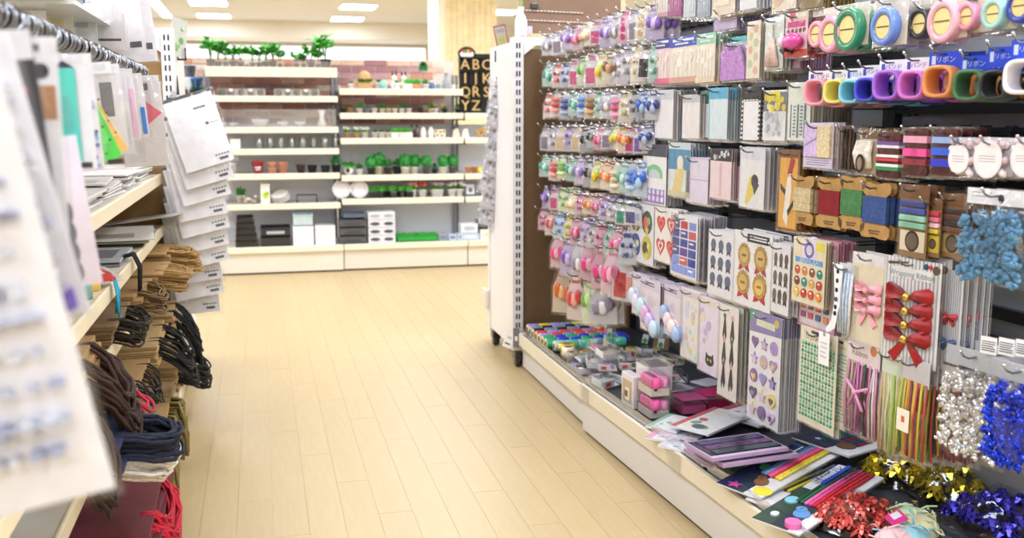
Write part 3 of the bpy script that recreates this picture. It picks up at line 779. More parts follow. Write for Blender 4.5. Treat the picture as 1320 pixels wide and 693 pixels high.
def roundlab(w, h):
    c = Card(w, h, '#dcd4dc', .002); c.bulge = .012
    m = MB(); g = random.Random(3)
    for k in range(26): m.ball((g.uniform(-.42, .42)*w, -.005-g.random()*.006, -g.uniform(.08, .95)*h), (.008, .006, .007), vary(['#e6d4d9', '#d9c3cd', '#eee6ea'][k % 3], .08), 'satin', 6, 4)
    c.part('petals', m)
    b = MB(); b.prism(disc_pts(-w*.05, -.56*h, w*.4, w*.4, 22), -.0155, -.0145, '#ece4ea'); b.prism(disc_pts(-w*.05, -.56*h, w*.36, w*.36, 22), -.016, -.0155, '#f3eef1')
    for k in range(3): b.box(-w*.28, w*.18, -.0165, -.016, -(.5+.07*k)*h, -(.485+.07*k)*h, '#a493a0')
    c.part('label', b); return c
for k, (x0, x1) in enumerate(((1229, 1263), (1261, 1308), (1309, 1356))):
    hang('petal_pack', 'pack', 'pale petal pack with a round label, %s' % ('left of three', 'middle of three', 'rightmost')[k], (x0, 177, x1, 226), roundlab, 4, .03, row='twine')
# ---- fourth row: stickers
def st_sheet(head, rows, cols, pal, bg='#f1eff2', hh=.2, r=.12, fn='disc', seed=4):
    def f(w, h):
        c = Card(w, h, bg, .0014); c.rect(0, 0, 1, hh, head).lines(.15, hh*.3, .8, 2, hh*.3, '#f2f2f4', hh*.14)
        g = random.Random(seed)
        for j in range(rows):
            for i in range(cols):
                getattr(c, fn)((i+.5)/cols, hh+.04+(j+.5)*(1-hh-.06)/rows, r*g.uniform(.85, 1.1), g.choice(pal))
        return c
    return f
def arch(c):
    c.pts(disc_pts(c.X(.5), c.Z(.5), .36*c.w, .17*c.h, 16), '#7fc48a'); c.pts(disc_pts(c.X(.5), c.Z(.54), .26*c.w, .13*c.h, 16), '#cfd5de')
    c.rect(.05, .56, .95, .7, '#f1eff3'); c.rect(.05, .74, .95, .98, '#9a7fc8')
    for k in range(10): c.disc(.14+.18*(k % 5), .79+.11*(k//5), .05, '#e9e2f4')
hang('sticker_pack', 'pack', 'sticker pack with a green arch and lilac dots', (829, 186, 859, 263), plain('#f2f0f3', '#3c4150', .2, None, arch), 9, .007, row='fourth')
def bluebird(c): c.rect(0, .12, 1, .5, '#4f8fb8').poly([(.2, .9), (.5, .3), (.75, .5), (.6, .95)], '#e7cf8c').disc(.55, .36, .14, '#f1ead2').rect(0, .9, 1, 1, '#d8cfa8')
hang('sticker_pack', 'pack', 'blue sticker pack with a yellow figure', (862, 184, 890, 253), plain('#dfe4e4', '#cfdde4', .14, None, bluebird), 9, .007, row='fourth')
hang('envelope_pack', 'envelope pack', 'lilac envelope pack between two sticker packs', (885, 203, 913, 261), plain('#e4d9ec', '#d8cbe4', .04, None, lambda c: c.rect(0, .48, 1, .5, '#bba9cc')), 12, .006, row='fourth')
hang('envelope_pack', 'envelope pack', 'pink envelope pack with a black patterned top', (916, 192, 943, 256), plain('#efd7dc', '#25242a', .24, None, lambda c: scatter(c.rect(.45, .28, .55, .95, '#e3b9c2'), 9, .1, .9, .03, .2, ['#8c8c96', '#d9d9de'], .06)), 10, .008, row='fourth')
hang('envelope_pack', 'envelope pack', 'rose envelope pack behind the pink one with black top', (939, 196, 955, 254), plain('#cf9fb4', '#3a2a38', .3), 7, .009, off=.02, row='fourth', hook=False)
def parrot(c):
    c.poly([(.25, .9), (.4, .5), (.6, .42), (.72, .5), (.55, .8), (.3, .97)], '#e6cf5a').disc(.62, .55, .14, '#2c3138').poly([(.5, .52), (.8, .6), (.62, .78)], '#39424a')
hang('sticker_pack', 'pack', 'clear pack with a yellow and black bird', (954, 190, 986, 268), plain('#e9e7ea', '#dedde4', .2, None, parrot), 6, .013, row='fourth')
def koi(c):
    c.rect(.08, .1, .92, .97, '#e2a849'); c.rect(0, 0, 1, .08, '#7a4b28')
    c.poly([(.3, .85), (.45, .35), (.62, .3), (.66, .5), (.5, .95)], '#efe7dd').poly([(.45, .3), (.6, .08), (.8, .12), (.66, .3)], '#a8322e').poly([(.12, .42), (.4, .5), (.36, .56), (.16, .5)], '#2d2723').poly([(.5, .75), (.8, .6), (.8, .66), (.55, .82)], '#2d2723')
hang('print_card', 'card', 'golden card with white cranes in a brown frame', (1003, 193, 1030, 297), plain('#8b5a2f', None, 0, None, koi), 6, .012, row='fourth')
# ---- kraft winders with twine
BONE = [(.0, .07), (.06, .0), (.25, .0), (.5, .045), (.75, .0), (.94, .0), (1, .07), (.97, .18), (.86, .24), (.86, .74), (1.0, .8), (1.0, .93), (.92, 1), (.7, 1), (.5, .97), (.3, 1), (.08, 1), (0, .93), (0, .8), (.14, .74), (.14, .24), (.03, .18)]
def winder(col):
    def f(w, h):
        c = Card(w, h, '#b08850', .0022, 'kraft', BONE)
        m = MB(); n = 26
        for k in range(n):
            z = -h*(.25+.48*k/n); m.box(-w*.4, w*.4, -.0045, .0045, z-h*.48/n*.96, z, vary(col, .1), 'fabric')
        c.part('twine', m); c.pts([(c.X(u), c.Z(v)) for u, v in ((.3, .86), (.7, .85), (.7, .88), (.3, .89))], '#6a4d2c')
        c.rect(.34, .9, .66, .93, '#6a4d2c'); return c
    return f
for nm, col, b, nn in (('beige', '#c7b58f', (1022, 226, 1049, 289), 6), ('dark red', '#86141f', (1053, 229, 1087, 294), 5), ('green', '#467d4b', (1082, 227, 1116, 296), 5), ('denim blue', '#35508c', (1110, 235, 1148, 307), 9)):
    hang('twine_winder', 'twine', '%s twine on a bone-shaped kraft winder' % nm, b, winder(col), nn, .014, row='winders', sleeve=None, jit=.004)
def stackrib(cols, lab='#e8dcc0'):
    def f(w, h):
        c = Card(w, h, '#96714a', .002); c.rect(0, 0, 1, .2, '#7a5230')
        n = len(cols); m = MB()
        for k, q in enumerate(cols): c.part('ribbon', MB().box(-w*.46, w*.46, -.007, .002, -(.22+.4*(k+1)/n-.02)*h, -(.22+.4*k/n)*h, q, 'satin', .002))
        c.rect(.06, .64, .94, .92, lab).disc(.5, .78, .26, '#2a1b16').disc(.5, .78, .2, '#6f5e50'); c.bulge = .008; return c
    return f
hang('ribbon_card', 'card', 'pack of navy and mint ribbons with an oval label', (1160, 238, 1196, 331), stackrib(['#2f3f86', '#3a4a9c', '#8fc9b0', '#7fbfa4']), 3, .016, row='winders')
hang('ribbon_card', 'card', 'pack of red, pink and yellow ribbons', (1195, 255, 1213, 331), stackrib(['#c23643', '#e56f92', '#f0c7d2', '#d9c23a'], '#d9c23a'), 4, .02, off=.01, row='winders')
hang('ribbon_card', 'card', 'dark brown ribbon pack left of the blue bow bag', (1213, 250, 1246, 332), stackrib(['#3b2420', '#57302a', '#2b1d1a', '#6a4238'], '#b9a15e'), 4, .018, off=.02, row='winders')
# ---- fifth row
def badge(w, h):
    c = Card(w, h, '#e3e2e8', .0016)
    for i in range(2):
        for j in range(2):
            u, v = .27+.46*i, .3+.42*j
            c.disc(u, v, .2, ['#3d3a4a', '#2f4a3a', '#2f4fa0', '#c9b93a'][i+2*j], n=12); c.disc(u-.04, v+.01, .11, ['#7a4a3a', '#d95a6a', '#5fa0dd', '#2c3240'][i+2*j]); c.disc(u+.08, v-.03, .06, ['#dcb04a', '#7fbf6a', '#e7e39a', '#e4dc70'][i+2*j])
            c.star(u, v+.14, .1, '#d9c65a')
    return c
hang('sticker_sheet', 'sticker sheet', 'sticker sheet of four round dark badges', (812, 262, 843, 338), badge, 8, .007, row='fifth')
def hearts(w, h):
    c = Card(w, h, '#f3ece8', .0014)
    for i in range(2):
        for j in range(2):
            c.heart(.28+.45*i, .3+.42*j, .19, '#cf3a34'); c.heart(.28+.45*i, .3+.42*j, .12, '#f0d9d4' if (i+j) % 2 else '#e57a70'); c.heart(.28+.45*i, .3+.42*j, .06, '#c2302e')
    return c
hang('sticker_sheet', 'sticker sheet', 'white sticker sheet of red hearts', (844, 268, 874, 338), hearts, 6, .007, row='fifth')
def stamps(w, h):
    c = Card(w, h, '#ece9ee', .0014); g = random.Random(8)
    for j in range(6):
        for i in range(3): c.rect(.07+.31*i, .1+.145*j, .33+.31*i, .22+.145*j, g.choice(['#2e3f9c', '#37489f', '#c63a42', '#7f93d6', '#5a3f9c', '#cc5a62']))
        c.rect(.1+.31*(j % 3), .13+.145*j, .26+.31*(j % 3), .16+.145*j, '#efe4ea')
    return c
hang('sticker_sheet', 'sticker sheet', 'sheet of small blue and red square stamps', (865, 277, 899, 357), stamps, 20, .005, row='fifth')
def ovals(w, h, col='#5b6684', tail='#3e4763'):
    c = Card(w, h, '#edebef', .0014)
    for j in range(3):
        for i in range(3):
            u, v = .2+.3*i, .22+.26*j
            c.pts(disc_pts(c.X(u), c.Z(v), .1*c.w, .085*c.h, 12), col).poly([(u-.06, v+.06), (u+.06, v+.06), (u+.08, v+.13), (u, v+.1), (u-.08, v+.13)], tail)
    return c
hang('sticker_sheet', 'sticker sheet', 'sheet of nine grey-blue oval rosettes', (913, 298, 946, 382), ovals, 10, .006, row='fifth')
def header_box(c, u0=.3, v0=-.03): c.rect(.35, .02, .92, .13, '#1e1f24').lines(.42, .045, .86, 2, .035, '#e9e9ec', .018)
def medals(w, h):
    c = Card(w, h, '#f0eeef', .0014); header_box(c)
    for j in range(2):
        for i in range(2):
            u, v = .28+.44*i, .32+.37*j
            c.poly([(u-.1, v+.08), (u+.1, v+.08), (u+.15, v+.22), (u+.04, v+.19), (u, v+.13), (u-.04, v+.19), (u-.15, v+.22)], '#b03340')
            c.star(u, v, .185, '#b8904c', 'foil', n=14); c.disc(u, v, .165, '#c7a25a', 'foil', n=18); c.disc(u, v, .125, '#8f6a2e', n=16); c.disc(u, v, .115, '#d4b46c', n=16); c.rect(u-.06, v-.015, u+.06, v+.02, '#8a682f')
    return c
hang('sticker_sheet', 'sticker sheet', 'sheet of four gold medals with red ribbons', (946, 300, 995, 396), medals, 8, .008, row='fifth')
hang('sticker_sheet', 'sticker sheet', 'sheet of brown oval rosettes right of the medals', (995, 314, 1018, 404), lambda w, h: ovals(w, h, '#6a5a50', '#4a3c36'), 8, .008, row='fifth')
def foods(w, h):
    c = Card(w, h, '#f1e4c6', .0014); c.disc(.5, .18, .24, '#efe6f2').disc(.5, .17, .15, '#7f6bc0').disc(.5, .17, .09, '#efe6f2'); c.rect(.08, .3, .92, .38, '#6aa9dd').text('おいしい', .5, .34, .14, '#f6f6f8')
    c.rect(.72, .03, .95, .16, '#ece14a')
    g = random.Random(5)
    for j in range(3):
        for i in range(4): c.disc(.16+.23*i, .5+.17*j, .085, ['#c9542e', '#d98a3a', '#8a3f2a', '#2f8f8a', '#e1b25a', '#b8402e'][(i+j*2) % 6], n=9); c.rect(.13+.23*i, .46+.17*j, .19+.23*i, .49+.17*j, '#f3ead8')
    return c
hang('sticker_sheet', 'sticker sheet', 'cream sheet of tiny food stickers with blue lettering', (1022, 308, 1064, 392), foods, 3, .008, row='fifth')
def pinksheet(w, h):
    c = Card(w, h, '#e7a9ba', .0014); c.rect(.06, .08, .94, .97, '#f2e4e6')
    for j in range(8):
        for i in range(4): c.rect(.12+.2*i, .13+.1*j, .24+.2*i, .19+.1*j, ['#c5566e', '#5a6a8a', '#d98a5a', '#a05a7a'][(i+j) % 4])
    return c
hang('sticker_sheet', 'sticker sheet', 'tall pink sticker sheet behind the food stickers', (1030, 308, 1079, 425), pinksheet, 8, .007, off=.03, row='fifth')
def cords(w, h):
    c = Card(w, h, '#e9e9ec', .002, pts=[(.1, 0), (.9, 0), (.9, .14), (.1, .14)]); c.bulge = .012
    m = MB()
    for k in range(9):
        x = w*(-.3+.08*k); m.tube([(x, -.004, -.12*h), (x+w*.03, -.010, -.5*h), (x-w*.02*(k-4), -.004, -.97*h)], .0035, ['#e9e9ef', '#8fb2d8', '#dfe6ee', '#9fb4cc'][k % 4], 'fabric', 6)
    c.part('cord', m); c.h = h; return c
hang('cord_pack', 'pack', 'hank of white and blue cords beside the pink bow', (1078, 340, 1104, 432), cords, 6, .016, row='fifth')
def dashed(w, h):
    c = Card(w, h, '#efeff2', .001, pts=[(.3, 0), (.8, 0), (.72, .5), (.5, .9), (.1, 1), (.0, .95), (.3, .8), (.42, .5)])
    for k in range(6): c.disc(.53-.01*k, .1+.13*k if k < 4 else .6+.09*(k-4), .08, '#22242a', n=8)
    return c
hang('ribbon_loop', 'ribbon', 'white ribbon strip with black dots hanging free', (1066, 340, 1090, 432), dashed, 1, .01, off=-.012, row='fifth', sleeve=None, hook=False)
def bow_mesh(m, cx, cz, s, col, y=-.002, mat='satin', knot=None, tails=True, rg=rnd):
    """one tied bow: two folded loops, two tails, a knot"""
    for sg in (-1, 1):
        top = [(0, 0), (.35, .26), (.8, .40), (1.0, .3), (1.02, -.02), (.85, -.18), (.4, -.1)]
        P = [(cx+sg*a*s, cz+b*s) for a, b in top]
        n = len(P); vs = [(p[0], y-.004-.010*math.sin(PI*min(1, abs(p[0]-cx)/s)), p[1]) for p in P]+[(p[0], y-.001, p[1]) for p in P]
        fs = [tuple(range(n)) if sg < 0 else tuple(range(n-1, -1, -1))]+[(i, (i+1) % n, (i+1) % n+n, i+n) for i in range(n)]
        m.add(vs, fs, vary(col, .06), mat, True)
        # crease
        m.add([(cx, y-.009, cz), (cx+sg*.55*s, y-.018, cz+.16*s), (cx+sg*.95*s, y-.011, cz+.06*s), (cx+sg*.5*s, y-.013, cz-.02*s)], [(0, 1, 2, 3) if sg < 0 else (3, 2, 1, 0)], vary(col, .1), mat)
        if tails:
            T = [(0, -.02), (.25, -.12), (.78, -.62), (.62, -.7), (.5, -.86), (.1, -.3)]
            P = [(cx+sg*a*s, cz+b*s) for a, b in T]; vs = [(p[0], y-.004, p[1]) for p in P]+[(p[0], y, p[1]) for p in P]; n = 6
            m.add(vs, [tuple(range(n)), tuple(range(2*n-1, n-1, -1))]+[(i, (i+1) % n, (i+1) % n+n, i+n) for i in range(n)], vary(col, .08), mat)
    m.ball((cx, y-.010, cz), (s*.14, .008, s*.16), knot or col, 'foil' if knot else mat, 8, 6)
def pinkbow(w, h):
    c = Card(w, h, '#f0e6c8', .0016); c.rect(0, 0, 1, .12, '#f3eff0')
    for k in range(3):
        m = MB(); bow_mesh(m, 0, -h*(.38+.11*k), w*.34, '#f3aab9', tails=(k == 2)); c.part('bow', m)
    return c
hang('bow_card', 'card', 'cream card of three pink organza bows', (1097, 328, 1146, 447), pinkbow, 4, .016, row='fifth')
def redbow(w, h):
    c = Card(w, h, '#f1efef', .0016)
    for k in range(15): c.rect(.02+.066*k, .0, .035+.066*k, 1, '#a9adb6')
    c.rect(.12, .09, .86, .19, '#f1efef').text('Wrapping Ribbon', .5, .15, .115, '#4d7a80')
    c.poly([(.06, .05), (.42, .03), (.42, .045), (.06, .075)], '#5a432f'); c.disc(.92, .07, .06, '#5b4a35').disc(.74, .05, .04, '#2c4a6a').disc(.82, .05, .03, '#c8303a')
    for k in range(4):
        m = MB(); bow_mesh(m, -w*.02, -h*(.36+.135*k), w*.42, '#a30d17', tails=(k == 3), knot='#d9b45a'); c.part('bow', m)
    c.bulge = .012; return c
hang('bow_card', 'card', 'striped card of four red bows with gold knots', (1139, 334, 1211, 468), redbow, 2, .02, row='fifth', yaw=.12)
def edgecard(w, h):
    c = Card(w, h, '#e9e9ee', .0016); c.rect(.55, .0, 1, .1, '#4a3d30')
    for k in range(12): c.rect(.03+.08*k, .1, .05+.08*k, 1, '#aeb2bb')
    m = MB(); bow_mesh(m, w*.1, -h*.55, w*.3, '#b8323a' , tails=True); c.part('bow', m); m = MB(); bow_mesh(m, w*.1, -h*.8, w*.3, '#39517c', tails=True); c.part('bow', m); return c
hang('bow_card', 'card', 'striped card of red and navy bows behind the red bows', (1206, 334, 1240, 466), edgecard, 5, .016, off=.03, row='fifth', hook=False)
# ---- sixth row: sheets nearly touching the deck
def pompon(cols):
    def f(w, h):
        c = Card(w, h, '#e9dde6', .0016); c.rect(0, 0, 1, .2, '#ded0e2').lines(.2, .06, .7, 2, .05, '#4a4250', .02)
        m = MB()
        for k in range(4): m.ball((w*(-.32+.22*k), -.012, -h*(.56+.11*k)), (w*.2, .012, w*.2), vary(cols[k % len(cols)], .06), 'gloss', 12, 7)
        c.part('pompon', m); c.bulge = .014; return c
    return f
hang('pompon_card', 'card', 'pastel bead card at the left end of its row', (815, 353, 838, 407), pompon(['#cfd8ea', '#dcd3ea', '#cfe6e4']), 5, .014, row='sixth')
hang('pompon_card', 'card', 'peach card of lilac and pink beads', (826, 360, 851, 427), pompon(['#b9d6e6', '#d6a6d6', '#c8b4e2']), 6, .013, off=-.01, row='sixth')
hang('pompon_card', 'card', 'lilac card of blue and cream beads', (856, 369, 880, 434), pompon(['#9fb6e0', '#e6ccd6', '#f0dcdc']), 5, .014, row='sixth')
def pale(seed, cols):
    return lambda w, h: scatter(Card(w, h, '#efe9e4', .0014).rect(.05, .02, .95, .12, '#ddd3dc'), 16, .12, .88, .2, .93, cols, .085, 'disc', seed)
hang('sticker_sheet', 'sticker sheet', 'cream sheet of pale mint and yellow stickers', (878, 373, 902, 463), pale(3, ['#e6dca0', '#bfe0d4', '#e7c3c8', '#d9d6ea']), 8, .008, row='sixth')
def blackcat(w, h):
    c = Card(w, h, '#eadff0', .0014); c.rect(.05, .02, .95, .1, '#e8dcc8')
    scatter(c, 9, .15, .85, .16, .6, ['#f0d9c0', '#e6d0e6', '#c9b6e0'], .1, 'disc', 8)
    c.pts(disc_pts(c.X(.6), c.Z(.82), .2*c.w, .07*c.h, 14), '#2b2a2e').poly([(.42, .8), (.44, .72), (.55, .77)], '#2b2a2e').poly([(.66, .77), (.76, .72), (.78, .8)], '#2b2a2e').disc(.53, .81, .035, '#d8d24a').disc(.67, .81, .035, '#d8d24a'); return c
hang('sticker_sheet', 'sticker sheet', 'lilac sheet with a small black cat', (900, 384, 927, 481), blackcat, 12, .007, row='sixth')
def figures(w, h):
    c = Card(w, h, '#ebe5dc', .0014)
    for j in range(3):
        for i in range(2):
            u, v = .3+.4*i, .22+.26*j
            c.poly([(u-.1, v+.1), (u-.02, v-.08), (u+.04, v-.1), (u+.12, v+.1), (u+.06, v+.16), (u, v+.08), (u-.06, v+.17)], '#2f2f36').disc(u, v-.1, .07, '#d7a9b0' if (i+j) % 2 else '#55606a')
    return c
hang('sticker_sheet', 'sticker sheet', 'cream sheet of black and pink paper figures', (926, 394, 951, 513), figures, 8, .014, row='sixth')
def gems(w, h):
    c = Card(w, h, '#f0eef1', .0014); c.poly([(0, 0), (1, 0), (1, .17), (0, .2)], '#8f84b8'); c.poly([(.0, .0), (.25, 0), (.0, .12)], '#5aa88a'); c.rect(.22, .07, .8, .13, '#e3e3c8'); c.disc(.85, .06, .07, '#d9c65a')
    pal = ['#7a5a94', '#a487bd', '#c9b2d6', '#4d3f66', '#d9c47a', '#8a7fc0']; g = random.Random(2)
    for j in range(5):
        for i in range(3):
            u, v = .2+.3*i, .28+.155*j; a, b = g.choice(pal), g.choice(pal)
            [c.heart, c.star, c.disc][(i+j) % 3](u, v, .115, a, 'gloss', .0014); [c.star, c.disc, c.heart][(i+j) % 3](u, v+.008, .07, b, 'gloss', .002)
    return c
hang('sticker_sheet', 'sticker sheet', 'sheet of purple gem stickers above the glitter packs', (965, 404, 1006, 546), gems, 9, .0075, row='sixth', jit=.003)
def rhine(col, col2):
    def f(w, h):
        c = Card(w, h, '#f1e8cf', .0016); c.text('Crystal Sticker', .5, .09, .12, '#8a7440'); c.rect(.3, .02, .7, .05, '#2b2420')
        m = MB()
        for j in range(19):
            for i in range(11):
                r = .04*w if j % 2 == 0 else .028*w
                x, z = w*(-.42+.084*i), -h*(.17+.041*j)
                m.add([(x-r, -.001, z), (x, -.001, z-r), (x+r, -.001, z), (x, -.001, z+r), (x, -.001-r*.8, z)], [(0, 1, 4), (1, 2, 4), (2, 3, 4), (3, 0, 4)], vary(col if (i+j) % 3 else col2, .15), 'gloss')
        c.part('rhinestones', m); return c
    return f
hang('rhinestone_sheet', 'sticker sheet', 'cream sheet of green rhinestone rows', (1030, 426, 1078, 551), rhine('#2f9a78', '#66c0a0'), 2, .012, row='sixth', sleeve='film')
hang('rhinestone_sheet', 'sticker sheet', 'cream sheet of teal rhinestones behind the green sheet', (1068, 436, 1092, 550), rhine('#3f8f9a', '#7fb7c4'), 4, .014, off=.012, row='sixth', hook=False)
def tagstrip(w, h):
    c = Card(w, h, '#f1f0f2', .001); c.disc(.5, .06, .12, '#9a9aa2'); c.lines(.2, .3, .8, 4, .14, '#c9c9d0', .05); return c
hang('price_tag', 'tag', 'white paper tag hanging over the green rhinestones', (1055, 428, 1069, 470), tagstrip, 1, off=-.015, row='sixth', sleeve=None, hook=False)
def ribstrips(cols, seed, bow=None, sq=None):
    def f(w, h):
        c = Card(w, h, '#d9d3d6', .0015, pts=[(0, 0), (1, 0), (1, .25), (0, .25)]); c.bulge = .012
        g = random.Random(seed); m = MB(); n = 14
        for k in range(n):
            x = w*(-.44+.88*k/(n-1)); q = g.choice(cols)
            m.tube([(x, -.003+.006*g.random(), -.22*h), (x+w*g.uniform(-.06, .06), -.008*g.random(), -.6*h), (x+w*g.uniform(-.05, .05), -.003, -h*.97)], .0028, q, 'satin', 5)
        c.part('ribbons', m)
        if bow:
            b = MB(); b.tube([(-.3*w, -.016, -.42*h), (0, -.018, -.52*h), (.35*w, -.016, -.44*h)], .004, bow, 'satin', 6).tube([(-.2*w, -.016, -.68*h), (0, -.018, -.52*h), (.22*w, -.016, -.7*h)], .004, bow, 'satin', 6); b.ball((0, -.019, -.52*h), .007, bow, 'satin', 8, 5); c.part('bow', b)
        if sq:
            b = MB().box(-.3*w, .12*w, -.0165, -.0155, -.72*h, -.5*h, '#f0e8d8'); b.box(-.14*w, -.03*w, -.0168, -.0165, -.63*h, -.57*h, '#cc6a3a'); c.part('label', b)
        c.h = h; return c
    return f
def head(c_fn, col, txt=None):
    def f(w, h):
        c = c_fn(w, h); c.rect(0, .0, 1, .24, col); c.disc(.8, .06, .1, '#d9864a')
        if txt: c.text(txt, .4, .13, .17, '#7a5560')
        return c
    return f
hang('ribbon_pack', 'pack', 'ribbon pack with a pink header and a pink bow', (1090, 441, 1133, 562), head(ribstrips(['#8a6a4a', '#c9b79a', '#2f4f3a', '#7a3a44', '#d98ac0', '#e9e2da', '#4a5a6a'], 3, '#e39acb'), '#f0dfe0', 'Ribbon'), 4, .018, row='sixth')
hang('ribbon_pack', 'pack', 'narrow pack of lime and white ribbons', (1135, 452, 1160, 586), head(ribstrips(['#b9cf5a', '#d9e2b0', '#8fb04a', '#d0b890', '#c7ab84'], 5), '#dfe9d6'), 4, .02, row='sixth')
hang('ribbon_pack', 'pack', 'pack of yellow, orange and green ribbons with a square label', (1157, 462, 1196, 592), ribstrips(['#e3d23a', '#d9862e', '#c2403a', '#4f9a4f', '#e8c24a', '#7a2f3a'], 7, None, True), 5, .024, row='sixth')
hang('ribbon_pack', 'pack', 'pack of dark red and green ribbons beneath the silver bows', (1196, 470, 1240, 592), ribstrips(['#8a2430', '#3f7a45', '#c9b13a', '#2f4a8a', '#6a2a2a'], 9), 5, .024, off=.03, row='sixth', hook=False)
# ---- bags of foil bows
def foil_bow(m, c, r, col, rg, mat='foil', n=11):
    """a star bow of pointed folded loops, facing -y"""
    for ring, (rr, lift, k) in enumerate(((1, .15, n), (.74, .42, n-2), (.42, .66, 6))):
        for i in range(k):
            a = 2*PI*i/k+ring*.4+rg.uniform(-.12, .12); q = r*rr*rg.uniform(.85, 1.1); L = lift*r
            d = Vector((math.cos(a), 0, math.sin(a))); t = Vector((-math.sin(a), 0, math.cos(a)))
            wd = r*.2*rg.uniform(.8, 1.2)
            b0 = Vector(c); tip = b0+d*q+Vector((0, -L*.7, 0)); mid = b0+d*q*.55+Vector((0, -L-r*.22, 0)); low = b0+d*q*.5+Vector((0, -L*.3, 0))
            vs = [b0+Vector((0, -L*.4, 0)), mid+t*wd, mid-t*wd, tip+t*wd*.35, tip-t*wd*.35, low+t*wd, low-t*wd]
            m.add(vs, [(0, 2, 1), (1, 2, 4, 3), (3, 4, 6, 5), (0, 5, 6)], vary(col, .18), mat)
def nugget_bow(m, c, r, col, g, mat):
    """a small gift bow of plump folded loops crowded in a clump"""
    for k in range(15):
        a, b = g.uniform(0, 6.28), g.uniform(-1, 1); q = math.sqrt(max(0, 1-b*b))
        d = Vector((q*math.cos(a), -abs(b)*.6, q*math.sin(a)))
        n = len(m.v); m.ball((0, 0, 0), (r*.40, r*.22, r*.26), vary(col, .22), mat, 6, 4, .12, g)
        M = TR(*(Vector(c)+d*r*g.uniform(.35, .85))) @ Matrix.Rotation(g.uniform(0, 6.28), 4, 'Y') @ Matrix.Rotation(g.uniform(-.9, .9), 4, 'X')
        m.v[n:] = [tuple(M @ Vector(p)) for p in m.v[n:]]
    m.sm = [False]*len(m.sm)
def bowbag(col, nx, nz, r, headcol, lab=True, mat='foil', depth=.02):
    def f(w, h):
        c = Card(w, h, '#d5d7dc', .0016, pts=[(0, 0), (1, 0), (1, .16), (0, .16)]); c.rect(0, 0, 1, .17, headcol)
        if lab: c.pts(disc_pts(c.X(.55), c.Z(.1), .05*c.w, .05*c.h, 14), '#23242a').lines(.08, .04, .4, 2, .04, '#9aa0a8', .012)
        g = random.Random(nx*7+nz)
        for j in range(nz):
            for i in range(nx):
                m = MB(); nugget_bow(m, (w*(-.46+.92*(i+.5)/nx+.25*(j % 2-.5)/nx)+g.uniform(-.006, .006), -.006-g.uniform(0, .008), -h*(.25+.72*(j+.5)/nz)+g.uniform(-.006, .006)), r, col, g, mat)
                c.part('foil_bow', m)
        c.bulge = .03; c.h = h; return c
    return f
hang('bow_bag', 'bag', 'bag of pale blue bows with a white header', (1244, 244, 1326, 364), bowbag('#4f80a4', 5, 5, .02, '#eceaee', True, 'satin'), 2, .07, off=-.02, row='bows upper', sleeve='film', yaw=.1)
def hdr(c): c.rect(.2, .2, .8, .8, '#f0f0f2')
hang('bow_bag', 'bag', 'bag of silver foil bows', (1216, 452, 1296, 590), bowbag('#d9dadd', 5, 7, .0185, '#b9bcc2', False), 2, .07, off=-.015, row='bows lower', sleeve='film', yaw=.1)
hang('bow_bag', 'bag', 'bag of royal blue foil bows right of the silver ones', (1274, 470, 1352, 604), bowbag('#2440cc', 5, 7, .0185, '#b4b8c2', False), 2, .07, off=-.06, row='bows lower', sleeve='film', yaw=.1)
for k, (x, y) in enumerate(((1264, 434), (1287, 436), (1309, 438))):
    hang('price_tag', 'tag', 'white striped price tag above the silver bows, %s of three' % ('left', 'middle', 'right')[k], (x, y, x+21, y+22), lambda w, h: Card(w, h, '#f0eff1', .001).lines(.08, .25, .92, 5, .13, '#34363e', .05), 1, off=-.02, yaw=.3, row='bows lower', sleeve=None, hook=False)
# ---- hooks and the rails that carry them
def build_hooks():
    for row, L in HOOKS.items():
        farsec = row.startswith('far section'); 
        if farsec:
            groups = [(s1, L, row)]
        else:
            a = [q for q in L if (q[0].y > O3.y+.02)]; b = [q for q in L if q[0].y <= O3.y+.02]
            groups = [(s2, a, 'middle section, %s row' % row), (s3, b, 'near section, %s row' % row)]
        for sec, G, nm in groups:
            if not G: continue
            zr = sum(q[0].z for q in G)/len(G)+.004
            O = sec.location.copy(); th = sec.rotation_euler.z
            r = empty('hook_rail', (O.x+math.cos(th)*DEP, O.y+math.sin(th)*DEP, zr), th, 'dark steel hook rail on the back panel, %s' % nm, 'hook rail')
            MB().box(-.022, -.004, -.885, -.015, -.016, .012, '#25272b', 'steel').build('rail', r)
            inv = (TR(*r.location) @ RZ(th)).inverted()
            for p, reach, phi in G:
                q = inv @ p
                m = MB(); x0 = -.022
                m.box(-.026, -.004, q.y-.008, q.y+.008, min(q.z, -.016)-.004, max(q.z, .012)+.004, '#2c2e33', 'steel')
                m.tube([(x0, q.y, q.z), (q.x, q.y, q.z), (q.x-.018, q.y, q.z-.001), (q.x-.03, q.y, q.z+.004), (q.x-.037, q.y, q.z+.013)], .0022, '#8d9096', 'chrome', 6)
                m.ball((q.x-.038, q.y, q.z+.0145), .0034, '#d9dadd', 'chrome', 8, 5)
                m.build('hook', r)
build_hooks()
# ================================================================== GOODS ON THE RIGHT DECKS
Z1, Z2 = .159, .173
